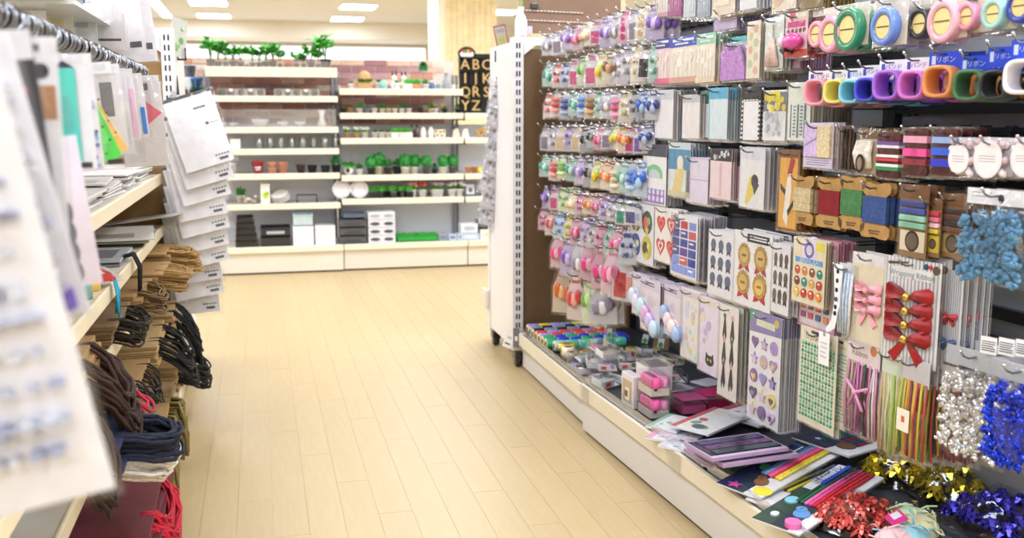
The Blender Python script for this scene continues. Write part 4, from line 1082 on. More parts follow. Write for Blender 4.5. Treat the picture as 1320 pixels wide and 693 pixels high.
# ---- rows of ribbon spools, axis into the shelf
def spool_mesh(col, r, L):
    e = empty('ribbon_spool')
    m = MB(); M = Matrix.Rotation(PI/2, 4, 'Y'); m.M = TR(0, 0, r) @ M
    m.lathe([(r*.93, 0), (r, L*.06), (r, L*.94), (r*.93, L)], col, 'gloss', 20, cap=False); o = m.build('tape', e)
    k = MB(); k.M = TR(0, 0, r) @ M
    k.lathe([(r*.45, -.0012), (r*.9, -.0012), (r*.9, L+.0012), (r*.45, L+.0012)], '#e9d2a0', 'matte', 20, cap=False)
    k.lathe([(.0005, .004), (r*.46, .004)], '#c9a972', 'matte', 14, cap=False)
    q = k.build('core', e)
    return e, [(o, []), (q, [])]
SPR = [(4.066, 'first', ['lilac', 'yellow', 'lilac', 'blue grey', 'yellow', 'mint']), (4.019, 'second', ['blue grey', 'black', 'blue grey', 'black', 'blue grey', 'orange']), (3.972, 'third', ['black', 'blue grey', 'black', 'blue grey', 'black', 'black']),
       (3.924, 'fourth', ['red', 'lilac', 'red', 'red', 'lilac', 'red']), (3.876, 'fifth', ['lilac', 'red', 'blue grey', 'red', 'red', 'red']), (3.828, 'sixth', ['green', 'royal blue', 'green', 'royal blue', 'green', 'royal blue', 'royal blue']),
       (3.780, 'seventh', ['green', 'royal blue', 'royal blue', 'green', 'royal blue', 'green', 'royal blue']), (3.730, 'eighth', ['pale blue', 'mint', 'mint', 'pale blue', 'mint', 'mint'])]
SPC = {'lilac': '#a99bd6', 'yellow': '#e0d84a', 'blue grey': '#7f93bd', 'mint': '#5fcfae', 'black': '#23252e', 'orange': '#e3a04a', 'red': '#dd4a48', 'green': '#1fa878', 'royal blue': '#2348d0', 'pale blue': '#a9c9da'}
SPP = {}
for y, rl, seq in SPR:
    for k, cn in enumerate(seq):
        if cn not in SPP: SPP[cn] = (*spool_mesh(SPC[cn], .0232, .047), [])
        e, ps, used = SPP[cn]
        x = 1.096+.0505*k+(.02 if rl in ('eighth',) else 0)
        lb = '%s ribbon spool, %s from the aisle, %s spool row from the brown panel' % (cn, NUMW[k], rl)
        if not used: used.append(1); e.location = (x, y, Z1); tag(e, lb, 'spool')
        else: dup(e, ps, (x, y, Z1), (0, 0, rnd.uniform(-.04, .04)), lb)
def roll_up(x, y, z, r, h, col, lb, rz=0):
    e = empty('tape_roll', (x, y, z), rz, lb, 'tape')
    MB().lathe([(r*.6, 0), (r, 0), (r, h), (r*.6, h)], col, 'gloss', 20, cap=False).build('tape', e)
    MB().lathe([(r*.5, 0.0005), (r*.6, .0005), (r*.6, h-.001), (r*.5, h-.001)], '#e6cf9b', 'matte', 16, cap=False).build('core', e)
p = on_z(727, 459, Z1)
roll_up(p.x+.02, p.y, Z1, .034, .022, '#e3a23c', 'orange tape roll under the yellow roll near the lip')
roll_up(p.x+.014, p.y+.008, Z1+.0225, .034, .026, '#e9d93c', 'yellow tape roll lying on the orange roll near the lip')
p = on_z(738, 440, Z1); roll_up(p.x+.12, p.y-.13, Z1, .026, .04, '#f0cb4a', 'golden tape roll standing behind the yellow pair')
for k, (x, y, c, r, h, l) in enumerate(((1.135, 3.60, '#ece2cc', .026, .05, 'cream tall tape roll beside the yellow pair'), (1.13, 3.535, '#a79a88', .024, .045, 'taupe tape roll beside the cream tall roll'), (1.27, 3.585, '#e8c27a', .026, .036, 'tan tape roll behind the clear cases, left one'), (1.33, 3.585, '#efe3cc', .026, .036, 'ivory tape roll behind the clear cases, middle one'), (1.39, 3.58, '#e6cf6a', .026, .036, 'mustard tape roll behind the clear cases, right one'), (1.205, 3.595, '#e9a94a', .026, .03, 'amber tape roll between the cream and tan rolls'))):
    roll_up(x, y, Z1, r, h, c, l)
# ---- clear cases in a loose pile
def case(name, sx, sy, sz, p, rot, lb, inner=(), cat='case', mat='clear'):
    e = empty(name, p, 0, lb, cat); e.rotation_euler = rot
    MB().box(-sx/2, sx/2, -sy/2, sy/2, 0, sz, WHITE, mat, .002).build('case', e)
    for nm, (x0, x1, y0, y1, z0, z1, c) in inner:
        MB().box(x0*sx, x1*sx, y0*sy, y1*sy, z0*sz, z1*sz, c, 'gloss').build(nm, e)
    return e
g = random.Random(21)
cn = ['violet', 'grey', 'red-dotted', 'mint', 'black', 'blue', 'rose', 'green', 'dark purple', 'silver', 'navy', 'lime', 'pearl', 'coral', 'ink blue', 'peach', 'teal', 'white', 'mauve', 'gold', 'sky blue', 'brown', 'cherry', 'olive', 'ivory', 'plum', 'slate', 'lemon', 'fuchsia', 'sand']
cc = ['#9a7fc0', '#7d828c', '#d6566a', '#8fc9b4', '#26262c', '#5f86c9', '#dca0b4', '#7fb05a', '#4a2f6a', '#b9bcc4', '#2c3560', '#b4cf5a', '#e9e2e6', '#e28a7a', '#3a4a7a', '#f0c0a4', '#3f9a9a', '#f2f0f2', '#b48ab4', '#d2b25a', '#9ac6e6', '#7a5a44', '#c22f4a', '#8a8a4a', '#f0e8d6', '#6a3a6a', '#6a7688', '#e8dc5a', '#d84fa0', '#d8c4a0']
k = 0
for lay, nx, ny, z in ((0, 4, 4, 0), (1, 4, 3, .038), (2, 3, 2, .076)):
    for i in range(nx):
        for j in range(ny):
            if k >= 30: continue
            x = 1.13+.03*lay+(.082-.004*lay)*i; y = 3.46-.035*lay-(.102-.004*lay)*j
            sx, sy, sz = g.uniform(.07, .082), g.uniform(.075, .095), g.uniform(.026, .034)
            zz = (Z1 if y-.05 > 3.2 else Z2+.001)+z+.004
            inn = [('label', (-.48, .1, -.49, -.44, .1, .9, '#f2f0f3')), ('sheet', (-.46, .46, -.4, .46, .02, .08, '#efedf3')), ('content', (-.30, .3, -.2, .3, .09, .45, cc[k]))]
            if k % 3 == 0: inn.append(('emblem', (-.35, -.1, -.52, -.49, .3, .7, '#c8404a')))
            if k % 2: inn.append(('side_label', (-.52, -.49, -.35, .35, .2, .9, '#f0eef2')))
            case('clear_case', sx, sy, sz, Vector((x+g.uniform(-.008, .008), y+g.uniform(-.01, .01), zz)), (g.uniform(-.12, .12), g.uniform(-.12, .12), g.uniform(-.35, .35)), 'small clear plastic case with %s content, %s layer of the pile by the spools' % (cn[k], ('bottom', 'middle', 'top')[lay]), inn); k += 1
# swing tags sticking up from the pile
for k, (x, y, l) in enumerate(((776, 432, 'clear hang tab standing up left in the case pile'), (841, 446, 'clear hang tab standing up right behind the white box'), (820, 440, 'clear hang tab leaning in the middle of the pile'))):
    p = on_z(x, y+22, Z1); m = MB().box(-.03, .03, -.0015, .0015, 0, .07, WHITE, 'clear'); m.box(-.012, .012, -.002, -.0015, .01, .045, '#e9e6ee'); m.prism(disc_pts(.0, .02, .01, .01), -.0026, -.002, '#4fa05a')
    tag(m.build('hang_tab', None, Vector((p.x+.03, p.y, Z1+.05)), (R(-15), R(12*k-8), R(-60+25*k))), l, 'tag')
# ---- white open box, picture box, pink boxes
def at_deck(x, y): p = on_z(x, y, Z2); return p
YR = TH2
p = at_deck(838, 541)
def pinkbox(pos, lb):
    e = empty('gift_box', pos, YR, lb, 'box')
    sx, sy, sz = .068, .105, .066
    MB().box(0, sx, 0, sy, 0, sz, '#f6dfe9', 'clear', .002).build('case', e)
    MB().box(.004, sx-.004, .004, sy-.004, .002, .026, '#efe2d6', 'matte').build('tray', e)
    m = MB()
    for k in range(7): m.lathe([(.0155, 0), (.018, .005), (.018, .028), (.012, .033)], vary('#ef5fa6', .08), 'satin', 12, at=(.021, .012+.0135*k, .027)) if k < 6 else None
    for k in range(6): m.lathe([(.0125, 0), (.015, .005), (.015, .026), (.010, .03)], vary('#f59cc6', .08), 'satin', 10, at=(.05, .014+.0145*k, .027))
    m.build('sponge', e)
    l = MB().box(.012, .022, -.0012, 0, .02, .05, '#35323c'); l.build('label', e)
    return e
pinkbox(Vector((p.x, p.y, Z2)), 'pink clear gift box at the bottom of the pair by the lip')
pinkbox(Vector((p.x+.001, p.y+.003, Z2+.068)), 'pink clear gift box on top of the pair by the lip')
e = empty('storage_box', Vector((p.x+.045, p.y+.13, Z2)), YR, 'white square box with a clear lid behind the pink boxes', 'box')
m = MB(); m.box(0, .085, 0, .1, 0, .128, '#e6e3e8', 'gloss', .003); m.build('body', e)
MB().box(-.0015, .0865, -.0015, .1015, .1282, .142, WHITE, 'clear').build('lid', e)
MB().box(.012, .073, .012, .088, .1283, .130, '#8f8288', 'matte').build('picture', e)
e = empty('picture_box', Vector((p.x-.012, p.y+.115, Z2)), YR, 'small box with a brown figure picture left of the pink boxes', 'box')
MB().box(0, .03, 0, .095, 0, .105, '#e4dde0', 'gloss', .002).build('body', e)
m = MB(); m.box(-.0008, 0, .012, .083, .012, .085, '#c9b08f'); m.box(-.0014, -.0008, .03, .06, .02, .06, '#efe6dc'); m.box(-.0018, -.0012, .04, .065, .03, .05, '#8a5f42'); m.build('picture', e)
for k, (dx, dy, c1, l) in enumerate(((.11, .02, '#ef6fae', 'flat clear box with bright pink content right of the pink pair'), (.20, .05, '#d9356f', 'flat clear box with crimson content deep on the deck'), (.115, .13, '#e9e4ec', 'flat pale box behind the bright pink flat box'), (.24, .16, '#c9a0c0', 'flat mauve box deep on the deck beneath the sheets'))):
    b = Vector((p.x+dx, p.y+dy, Z2))
    case('flat_box', .09, .085, .05, b+Vector((.045, .04, 0)), (0, 0, YR+.1*k), l, [('content', (-.44, .44, -.44, .44, .05, .55, c1)), ('card', (-.47, .47, -.47, .47, .9, .96, c1 if k < 2 else '#dcd6e2'))])
e = case('dark_case', .05, .1, .085, Vector((p.x+.1, p.y+.22, Z2)), (0, 0, YR), 'clear case with a black band behind the white box', [('band', (-.2, .1, -.52, .52, .05, 1.01, '#1d1d22'))])
# ---- flat packs
def quad_frame(c, z):
    """four pixels (left top, right top, right bottom, left bottom of the print) on a level z -> place, size and turn"""
    P = [on_z(x, y, z) for x, y in c]
    u = ((P[1]-P[0])+(P[2]-P[3]))/2; v = ((P[3]-P[0])+(P[2]-P[1]))/2
    C = sum(P, Vector())/4; return C, u.length, abs(v.x*u.y-v.y*u.x)/u.length, math.atan2(u.y, u.x)
def flat(name, cat, lb, c, z, t, draw, tilt=(0, 0), sleeve=True, body='#e9e9ee', thing=True, bulge=.004):
    C, w, h, a = quad_frame(c, z)
    e = empty(name, C, 0, lb, cat); e.rotation_euler = (tilt[0], tilt[1], a)
    card = Card(w, h, body, t); draw(card, w, h)
    M = TR(0, h/2, t/2) @ Matrix.Rotation(-PI/2, 4, 'X')
    def lay(mb): mb.v = [tuple(M @ Vector(q)) for q in mb.v]; return mb
    lay(card.m).build('card', e)
    for nm, mb in card.parts: lay(mb).build(nm, e)
    if sleeve: lay(sleeve_mb(w, h, t+.001, 'film', .004, bulge)).build('sleeve', e)
    return e
def pipes(cols, n=9, u0=.3, u1=.97, v0=.18, v1=.8, r=.0042):
    def f(c, w, h):
        for k in range(n):
            m = MB(); z = c.Z(v0+(v1-v0)*k/(n-1))
            m.tube([(c.X(u0), -c.t/2-r, z), (c.X((u0+u1)/2), -c.t/2-r, z+.002), (c.X(u1), -c.t/2-r, z)], r, cols[k % len(cols)], 'fabric', 6); c.part('pipe_cleaner', m)
    return f
PC = ['#1f3f36', '#2f6a4a', '#e0559a', '#ef7fb4', '#c9242f', '#e23a3a', '#e9d93a', '#2a3f9c', '#6fc0da']
def creature(c, u, v, s, col, dark):
    c.pts(disc_pts(c.X(u), c.Z(v), s*c.h, s*.8*c.h, 16), col, th=.003); c.pts(disc_pts(c.X(u)+s*c.h*.9, c.Z(v)+s*c.h*.5, s*.62*c.h, s*.55*c.h, 14), col, th=.0034)
    c.pts(disc_pts(c.X(u)+s*c.h*.8, c.Z(v)+s*c.h*.55, s*.09*c.h, s*.1*c.h, 8), dark, th=.0036); c.pts(disc_pts(c.X(u)+s*c.h*1.15, c.Z(v)+s*c.h*.5, s*.09*c.h, s*.1*c.h, 8), dark, th=.0036)
def bearpack(c, w, h):
    c.rect(0, 0, 1, .3, '#1d2f5a').rect(0, .3, 1, .62, '#22314a'); c.rect(.0, .86, 1, 1, '#f1eff2')
    c.star(.62, .2, .06, '#dfe4ee'); c.pts(disc_pts(c.X(.4), c.Z(.3), .14*h, .12*h, 12), '#3fa05f', th=.003)
    pipes(['#3f6fae', '#7fa0c9', '#e0559a', '#ef6fae', '#d93a4a', '#e9d23a', '#e9dc5a'], 7, .3, .97, .42, .82)(c, w, h)
    creature(c, .2, .62, .17, '#7d5638', '#241a16'); c.text('モール', .8, .3, .14, '#f0eef2'); c.disc(.93, .5, .05, '#e9e04a'); c.disc(.1, .86, .06, '#e9d93a'); c.star(.06, .3, .05, '#c64a9a')
def bluepack(c, w, h):
    c.rect(0, 0, .55, .4, '#22422f').rect(0, .4, 1, .75, '#1f2a3c'); c.rect(0, .82, 1, 1, '#f0eff2').rect(.6, .0, 1, .3, '#e9edf4')
    pipes(['#1f4f36', '#2f6a4a', '#ec6fb4', '#e0559a', '#cf2436', '#d93040', '#c22a3a'], 7, .34, .97, .3, .82)(c, w, h)
    creature(c, .22, .62, .19, '#5f93cf', '#1f2a4a'); c.pts(disc_pts(c.X(.34), c.Z(.18), .17*h, .13*h, 12), '#7fc0d4', th=.003); c.pts(disc_pts(c.X(.12), c.Z(.25), .1*h, .08*h, 12), '#cfd3de', th=.003)
    c.rect(.62, .28, .96, .36, '#2348b8', th=.012); c.d += .011; c.text('カラー', .78, .08, .1, '#24428a'); c.text('モール', .76, .19, .1, '#24428a'); c.text('30本', .86, .46, .11, '#22252c'); c.disc(.06, .75, .045, '#e36fae')
def darkpack(c, w, h):
    c.rect(0, 0, 1, .6, '#1c2440'); c.pts(disc_pts(c.X(.5), c.Z(.3), .2*h, .16*h, 12), '#2f6a3f', th=.003); c.star(.25, .25, .05, '#d6dcec'); pipes(['#24407a', '#7a2430', '#2f4a3a'], 5, .4, .96, .5, .8)(c, w, h)
    creature(c, .3, .7, .17, '#6a4630', '#1f1612'); c.rect(0, .88, 1, 1, '#e9e6ea')
flat('pipe_cleaner_pack', 'pack', 'pipe cleaner pack with a brown animal, lying in front of the dark one', [(938, 614), (1050, 566), (1075, 596), (964, 641)], Z2+.035, .004, bearpack, (R(3), R(-4)))
flat('pipe_cleaner_pack', 'pack', 'pipe cleaner pack with a blue animal and the count 30', [(980, 657), (1094, 601), (1126, 628), (1020, 692)], Z2+.03, .004, bluepack, (R(2), R(-3)))
flat('pipe_cleaner_pack', 'pack', 'dark pipe cleaner pack farther in, half under the ribbon packs', [(1034, 562), (1100, 545), (1140, 572), (1080, 599)], Z2+.05, .004, darkpack, (R(2), R(3)))
def rainbow(c, w, h): pipes(['#e23a3a', '#e98a2a', '#ead23a', '#4fae4a', '#2f8f6a', '#1f6a4a'], 6, .08, .97, .15, .85)(c, w, h)
flat('pipe_cleaner_pack', 'pack', 'rainbow pipe cleaner pack underneath the brown animal pack', [(915, 596), (1010, 568), (1028, 592), (938, 620)], Z2+.012, .004, rainbow)
flat('pipe_cleaner_pack', 'pack', 'lowest pipe cleaner pack between the two animal packs', [(968, 640), (1075, 596), (1100, 616), (1000, 664)], Z2+.012, .004, lambda c, w, h: pipes(['#2f4a3a', '#d9d23a', '#3a3a2f', '#c9b92a'], 7)(c, w, h))
def glit(cols):
    def f(c, w, h):
        c.rect(.03, .05, .97, .88, '#2a2033', th=.001)
        for k, q in enumerate(cols): c.rect(.1, .12+.8*k/len(cols), .96, .12+.8*(k+.8)/len(cols), q, 'foil', .003)
        c.rect(0, .9, 1, 1, '#cdb4d8')
    return f
base = [(905, 598), (1003, 596), (1012, 566), (917, 562)]
for k, (cols, l) in enumerate(((['#2f2440', '#3f4a3a'], 'glitter tube pack at the very bottom of the stack'), (['#5a2f6a', '#2a2a34'], 'second glitter tube pack from the bottom'), (['#3a5a4a', '#4a2f5a'], 'third glitter tube pack from the bottom'), (['#1f2a5a', '#6a3f7a'], 'fourth glitter tube pack from the bottom'), (['#7a8a94', '#3f4f8a', '#8a5a9a'], 'silver and violet glitter tube pack, topmost but one'), (['#3a3a78', '#6a3f7f', '#2f4f5a'], 'topmost pack of the glitter stack with violet and teal tubes'))):
    d = [(-6, 6), (-9, 2), (3, 1), (-5, -2), (6, 2), (-8, -6)][k]
    q = [(x+d[0], y+d[1]) for x, y in ((898, 578), (996, 566), (1012, 588), (918, 603))]
    flat('glitter_pack', 'pack', l+' on the deck', q, Z2+.004+.0165*k, .0085, glit(cols), (0, 0), True, '#b59cc2', bulge=.003)
    # each layer keeps its true place: the pixel box is read on the deck level, then lifted
for nm, l, q, z, cols in (('sticker_pack', 'white printed sticker pack lying left of the glitter stack', [(872, 546), (928, 524), (962, 540), (905, 566)], Z2+.03, ['#c9666a', '#7fa88a', '#efe6da', '#5f6a7a']),
                          ('sticker_pack', 'mint sticker pack lying near the lip by the pink boxes', [(842, 546), (872, 530), (893, 548), (862, 564)], Z2+.012, ['#8fcab4', '#cfe6dc', '#eef1ee']),
                          ('sticker_pack', 'pink wrapped pack on the deck edge before the mint pack', [(843, 556), (862, 545), (893, 572), (880, 586)], Z2+.004, ['#e9a9c4', '#f2d9e4', '#d98ab0']),
                          ('sticker_pack', 'pale sheet pack slipping out under the glitter stack', [(866, 566), (890, 556), (925, 590), (902, 604)], Z2+.004, ['#d9d6e4', '#b4bcd6', '#efeef2']),
                          ('sticker_pack', 'red and grey sheet pack deep under the gem stickers', [(930, 528), (985, 512), (1015, 540), (962, 556)], Z2+.02, ['#b4404a', '#8a8f98', '#e4dfe2'])):
    flat(nm, 'pack', l, q, z, .006, lambda c, w, h, cols=cols: scatter(c.rect(0, 0, 1, .14, cols[0]), 12, .1, .9, .25, .9, cols, .07, 'disc', 4), (0, 0))
# ---- bags of bows lying on the deck
def lying_bows(lb, x, y, z, w, d, nx, ny, r, col, rz, layers=1, mat='foil', soft=False):
    p = on_z(x, y, z); e = empty('bow_bag', (p.x, p.y, Z2+.002), rz, lb, 'bag')
    g = random.Random(int(x))
    Mx = Matrix.Rotation(-PI/2, 4, 'X')
    MB().box(-w*.5, w*.5, -d*.5, d*.5, .0005, .002, '#33241f', 'matte').build('backing_card', e)
    for j in range(ny):
        for i in range(nx):
            m = MB(); foil_bow(m, (0, 0, 0), r, col, g, mat)
            px, py = w*(-.5+(i+.5)/nx)+g.uniform(-.008, .008), d*(-.5+(j+.5)/ny)+g.uniform(-.008, .008)
            lift = .012+.03*math.sin(PI*(i+.5)/nx)*math.sin(PI*(j+.5)/ny)*layers
            M = TR(px, py, lift) @ RZ(g.uniform(0, 3)) @ Matrix.Rotation(g.uniform(-.3, .3), 4, 'X') @ Mx
            m.v = [tuple(M @ Vector(q)) for q in m.v]; m.build('foil_bow', e)
    s = sleeve_mb(w*1.1, d*1.15, .002, 'film', .008, .0)
    nv = []
    for k, q in enumerate(s.v):
        a, b = q[0]/(w*1.2)+.5, -q[2]/(d*1.2)
        top = q[1] < 0
        hgt = (.075*layers**.5*math.sin(PI*min(1, max(0, a)))**.5*math.sin(PI*min(1, max(0, b)))**.5 if top else 0)+.001
        nv.append((q[0], q[2]+d*1.15/2, hgt*(1+.15*math.sin(17*q[0]/w+11*q[2]/d))))
    s.v = nv; s.build('sleeve', e)
    return e
lying_bows('bag of bright gold foil bows at the back of the near deck', 1160, 608, Z2+.02, .18, .13, 4, 3, .036, '#cdb42a', R(-20))
lying_bows('bag of dark gold foil bows right of the bright gold bag', 1235, 632, Z2+.02, .21, .15, 4, 3, .036, '#a8962a', R(-10), 1.4)
lying_bows('bag of coral foil bows on the deck edge', 1106, 672, Z2+.01, .17, .15, 5, 4, .03, '#d9605a', R(30), 1)
lying_bows('bag of violet blue foil bows at the lower right corner', 1292, 668, Z2+.02, .2, .18, 4, 4, .032, '#4038b0', R(10), 1.4)
lying_bows('bag of dark red foil bows behind the violet blue bag', 1300, 618, Z2+.02, .16, .1, 3, 2, .03, '#7a1420', R(0), 1.2)
lying_bows('bag of navy foil bows between the dark red and violet bags', 1318, 634, Z2+.03, .16, .1, 3, 2, .03, '#1c2460', R(5), 1.6)
# soft pastel shreds in a clear bag with a pink tag
p = on_z(1190, 690, Z2+.02); e = empty('shred_bag', (p.x, p.y, Z2), R(15), 'clear bag of pastel paper shreds with a pink tag', 'bag')
g = random.Random(4)
for nm, cx, cy, col in (('cream_shreds', .01, .02, '#e6e0b4'), ('green_shreds', .03, .06, '#b9d6b0'), ('blue_shreds', -.05, -.01, '#8fc6d2'), ('pink_shreds', -.09, .0, '#e9c4c9')):
    m = MB()
    for k in range(34):
        c = Vector((cx+g.gauss(0, .025), cy+g.gauss(0, .02), .012+abs(g.gauss(.02, .012)))); d = Vector((g.uniform(-1, 1), g.uniform(-1, 1), g.uniform(-.6, .6)))*.02
        m.tube([c-d, c+Vector((0, 0, .006)), c+d], .0022, vary(col, .1), 'satin', 4)
    m.ball((cx, cy, .026), (.047, .04, .03), col, 'satin', 12, 8, .06); o = m.build(nm, e); o['kind'] = 'stuff'
m = MB().box(-.03, .03, -.001, .001, 0, .028, '#e83f9c', 'gloss', 0); m.box(-.012, .02, -.0016, -.001, .012, .026, '#e9e6ee'); o = m.build('tag', e, (-.06, .01, .058), (R(-60), 0, R(10)))
s = sleeve_mb(.2, .16, .002, 'film', .01, .0)
s.v = [(q[0], q[2]+.08, (.07*math.sin(PI*min(1, max(0, q[0]/.22+.5)))**.5*math.sin(PI*min(1, max(0, -q[2]/.17)))**.5 if q[1] < 0 else 0)+.001) for q in s.v]; s.build('sleeve', e)
# price flags on the corner of the far section
e = empty('price_flag', Vector((1.052, 4.085, .10)), R(-35), 'pair of white numbered price flags on a grey clip at the shelf corner', 'price flag')
MB().box(-.014, .014, -.004, 0, .0, .085, '#6f6c72', 'gloss').box(-.006, .006, -.0046, -.004, .03, .05, '#e9e6ea').build('clip', e)
for sg, t1 in ((-1, '100'), (1, '150')):
    m = MB(); m.M = TR(sg*.036, -.002, .03) @ Matrix.Rotation(R(sg*-18), 4, 'Y'); m.box(-.02, .02, -.001, .001, -.035, .04, '#f1eff1'); 
    m.text(t1, 0, .0, .017, '#33343a', -.0014, Matrix.Rotation(PI/2, 4, 'Y')) if False else m.text(t1, 0, .012, .016, '#33343a', -.0014); m.box(-.012, .012, -.0014, -.001, -.02, -.012, '#77777d')
    m.M = None; m.build('price_label', e)
# ================================================================== BACK SHELVING
YB, YL, YD, YW = 7.62, 7.22, 7.10, 7.58
def zpx(y, x=450, Y=None): return on_y(x, y, Y or YL).z
SA = [zpx(v, 350) for v in (87, 124, 164, 192, 224, 263)]
SB = [zpx(v, 530) for v in (115, 146, 178, 225, 255)]
DZ = .19
def back_section(x0, x1, shelves, label, lip0, guard=(), kick=0):
    e = empty('display_shelf', (x0, YD, 0), 0, label, 'shelf')
    W = x1-x0
    MB().box(.002, W-.002, .015-kick, YW-YD, .012, DZ-.04, '#e6ded2', 'paint').build('kick_panel', e)
    MB().box(.004, W-.004, .03-kick, YW-YD-.01, 0, .012, '#1f1d1b').build('plinth', e)
    MB().box(.002, W-.002, .0, YW-YD, DZ-.038, DZ, '#e7e1d6', 'paint').build('deck', e)
    MB().box(.001, W-.001, -.012-kick, 0, DZ-.04, DZ+.003, '#efe7d4', 'paint', .004).build('lip', e)
    MB().box(.001, W-.001, YW-YD, YW-YD+.03, DZ, 1.03, '#e2e8f6', 'paint').build('back_panel', e)
    for k, z in enumerate(shelves):
        lp = lip0 if k == 0 else .04
        MB().box(.004, W-.004, YL-YD, YW-YD, z-.018, z, '#e3ddd2', 'paint').build('shelf_board', e)
        MB().box(.004, W-.004, YL-YD-.012, YL-YD, z-lp, z+.003, '#efe7d4', 'paint', .004).build('lip', e)
        for xx in (.012, W-.016):
            m = MB(); m.slab([(xx-.002, YL-YD+.02), (xx+.002, YL-YD+.02), (xx+.002, YW-YD), (xx-.002, YW-YD)], z-.05, z-.018, '#5f6470', 'steel'); m.build('bracket', e)
    for xx in (.003, W-.021):
        MB().box(xx, xx+.018, YW-YD-.02, YW-YD, DZ, 1.40, '#7e8490' if xx < .1 else '#8a909c', 'steel').build('upright', e)
    for z in guard:
        MB().box(.02, W-.02, YL-YD-.010, YL-YD-.006, z+.004, z+.125, WHITE, 'clear').build('guard_panel', e)
    return e
back_section(-1.245, -.345, [SA[1], SA[2], SA[4]], 'back shelf unit behind the hanging white packs, far left', .045)
back_section(-.34, .558, SA, 'back shelf unit with seedlings on top and black boxes below', .065, (SA[2],), .02)
back_section(.562, 1.46, SB, 'middle back shelf unit with topiary pots and white hole boxes', .042)
back_section(1.464, 2.362, SB[1:], 'right back shelf unit with the letter rack', .042)
# brick-print panel: every brick is a piece
bp = empty('wall_back', (0, YW, 0)); bp['kind'] = 'structure'
MB().box(-1.25, 1.463, .031, .05, .99, 1.505, '#d9cfc6', 'plaster').build('mortar', bp)
bmesh_by = []
for c in ('#b07f76', '#bf9484', '#9a6c70', '#cfae9c', '#a98389', '#b98672', '#d2c0b4'):
    b = MB().box(-.083, .083, -.006, .006, -.021, .021, c, 'brick', .003).build('brick', bp); bmesh_by.append(b.data); bpy.data.objects.remove(b)
for j in range(11):
    for i in range(-7, 9):
        x = (i+.5*(j % 2))*.174
        if -1.17 < x < 1.38:
            o = bpy.data.objects.new('brick', bmesh_by[rnd.randrange(7)]); S.collection.objects.link(o); o.parent = bp; o.location = (x, .027, 1.015+.047*j)
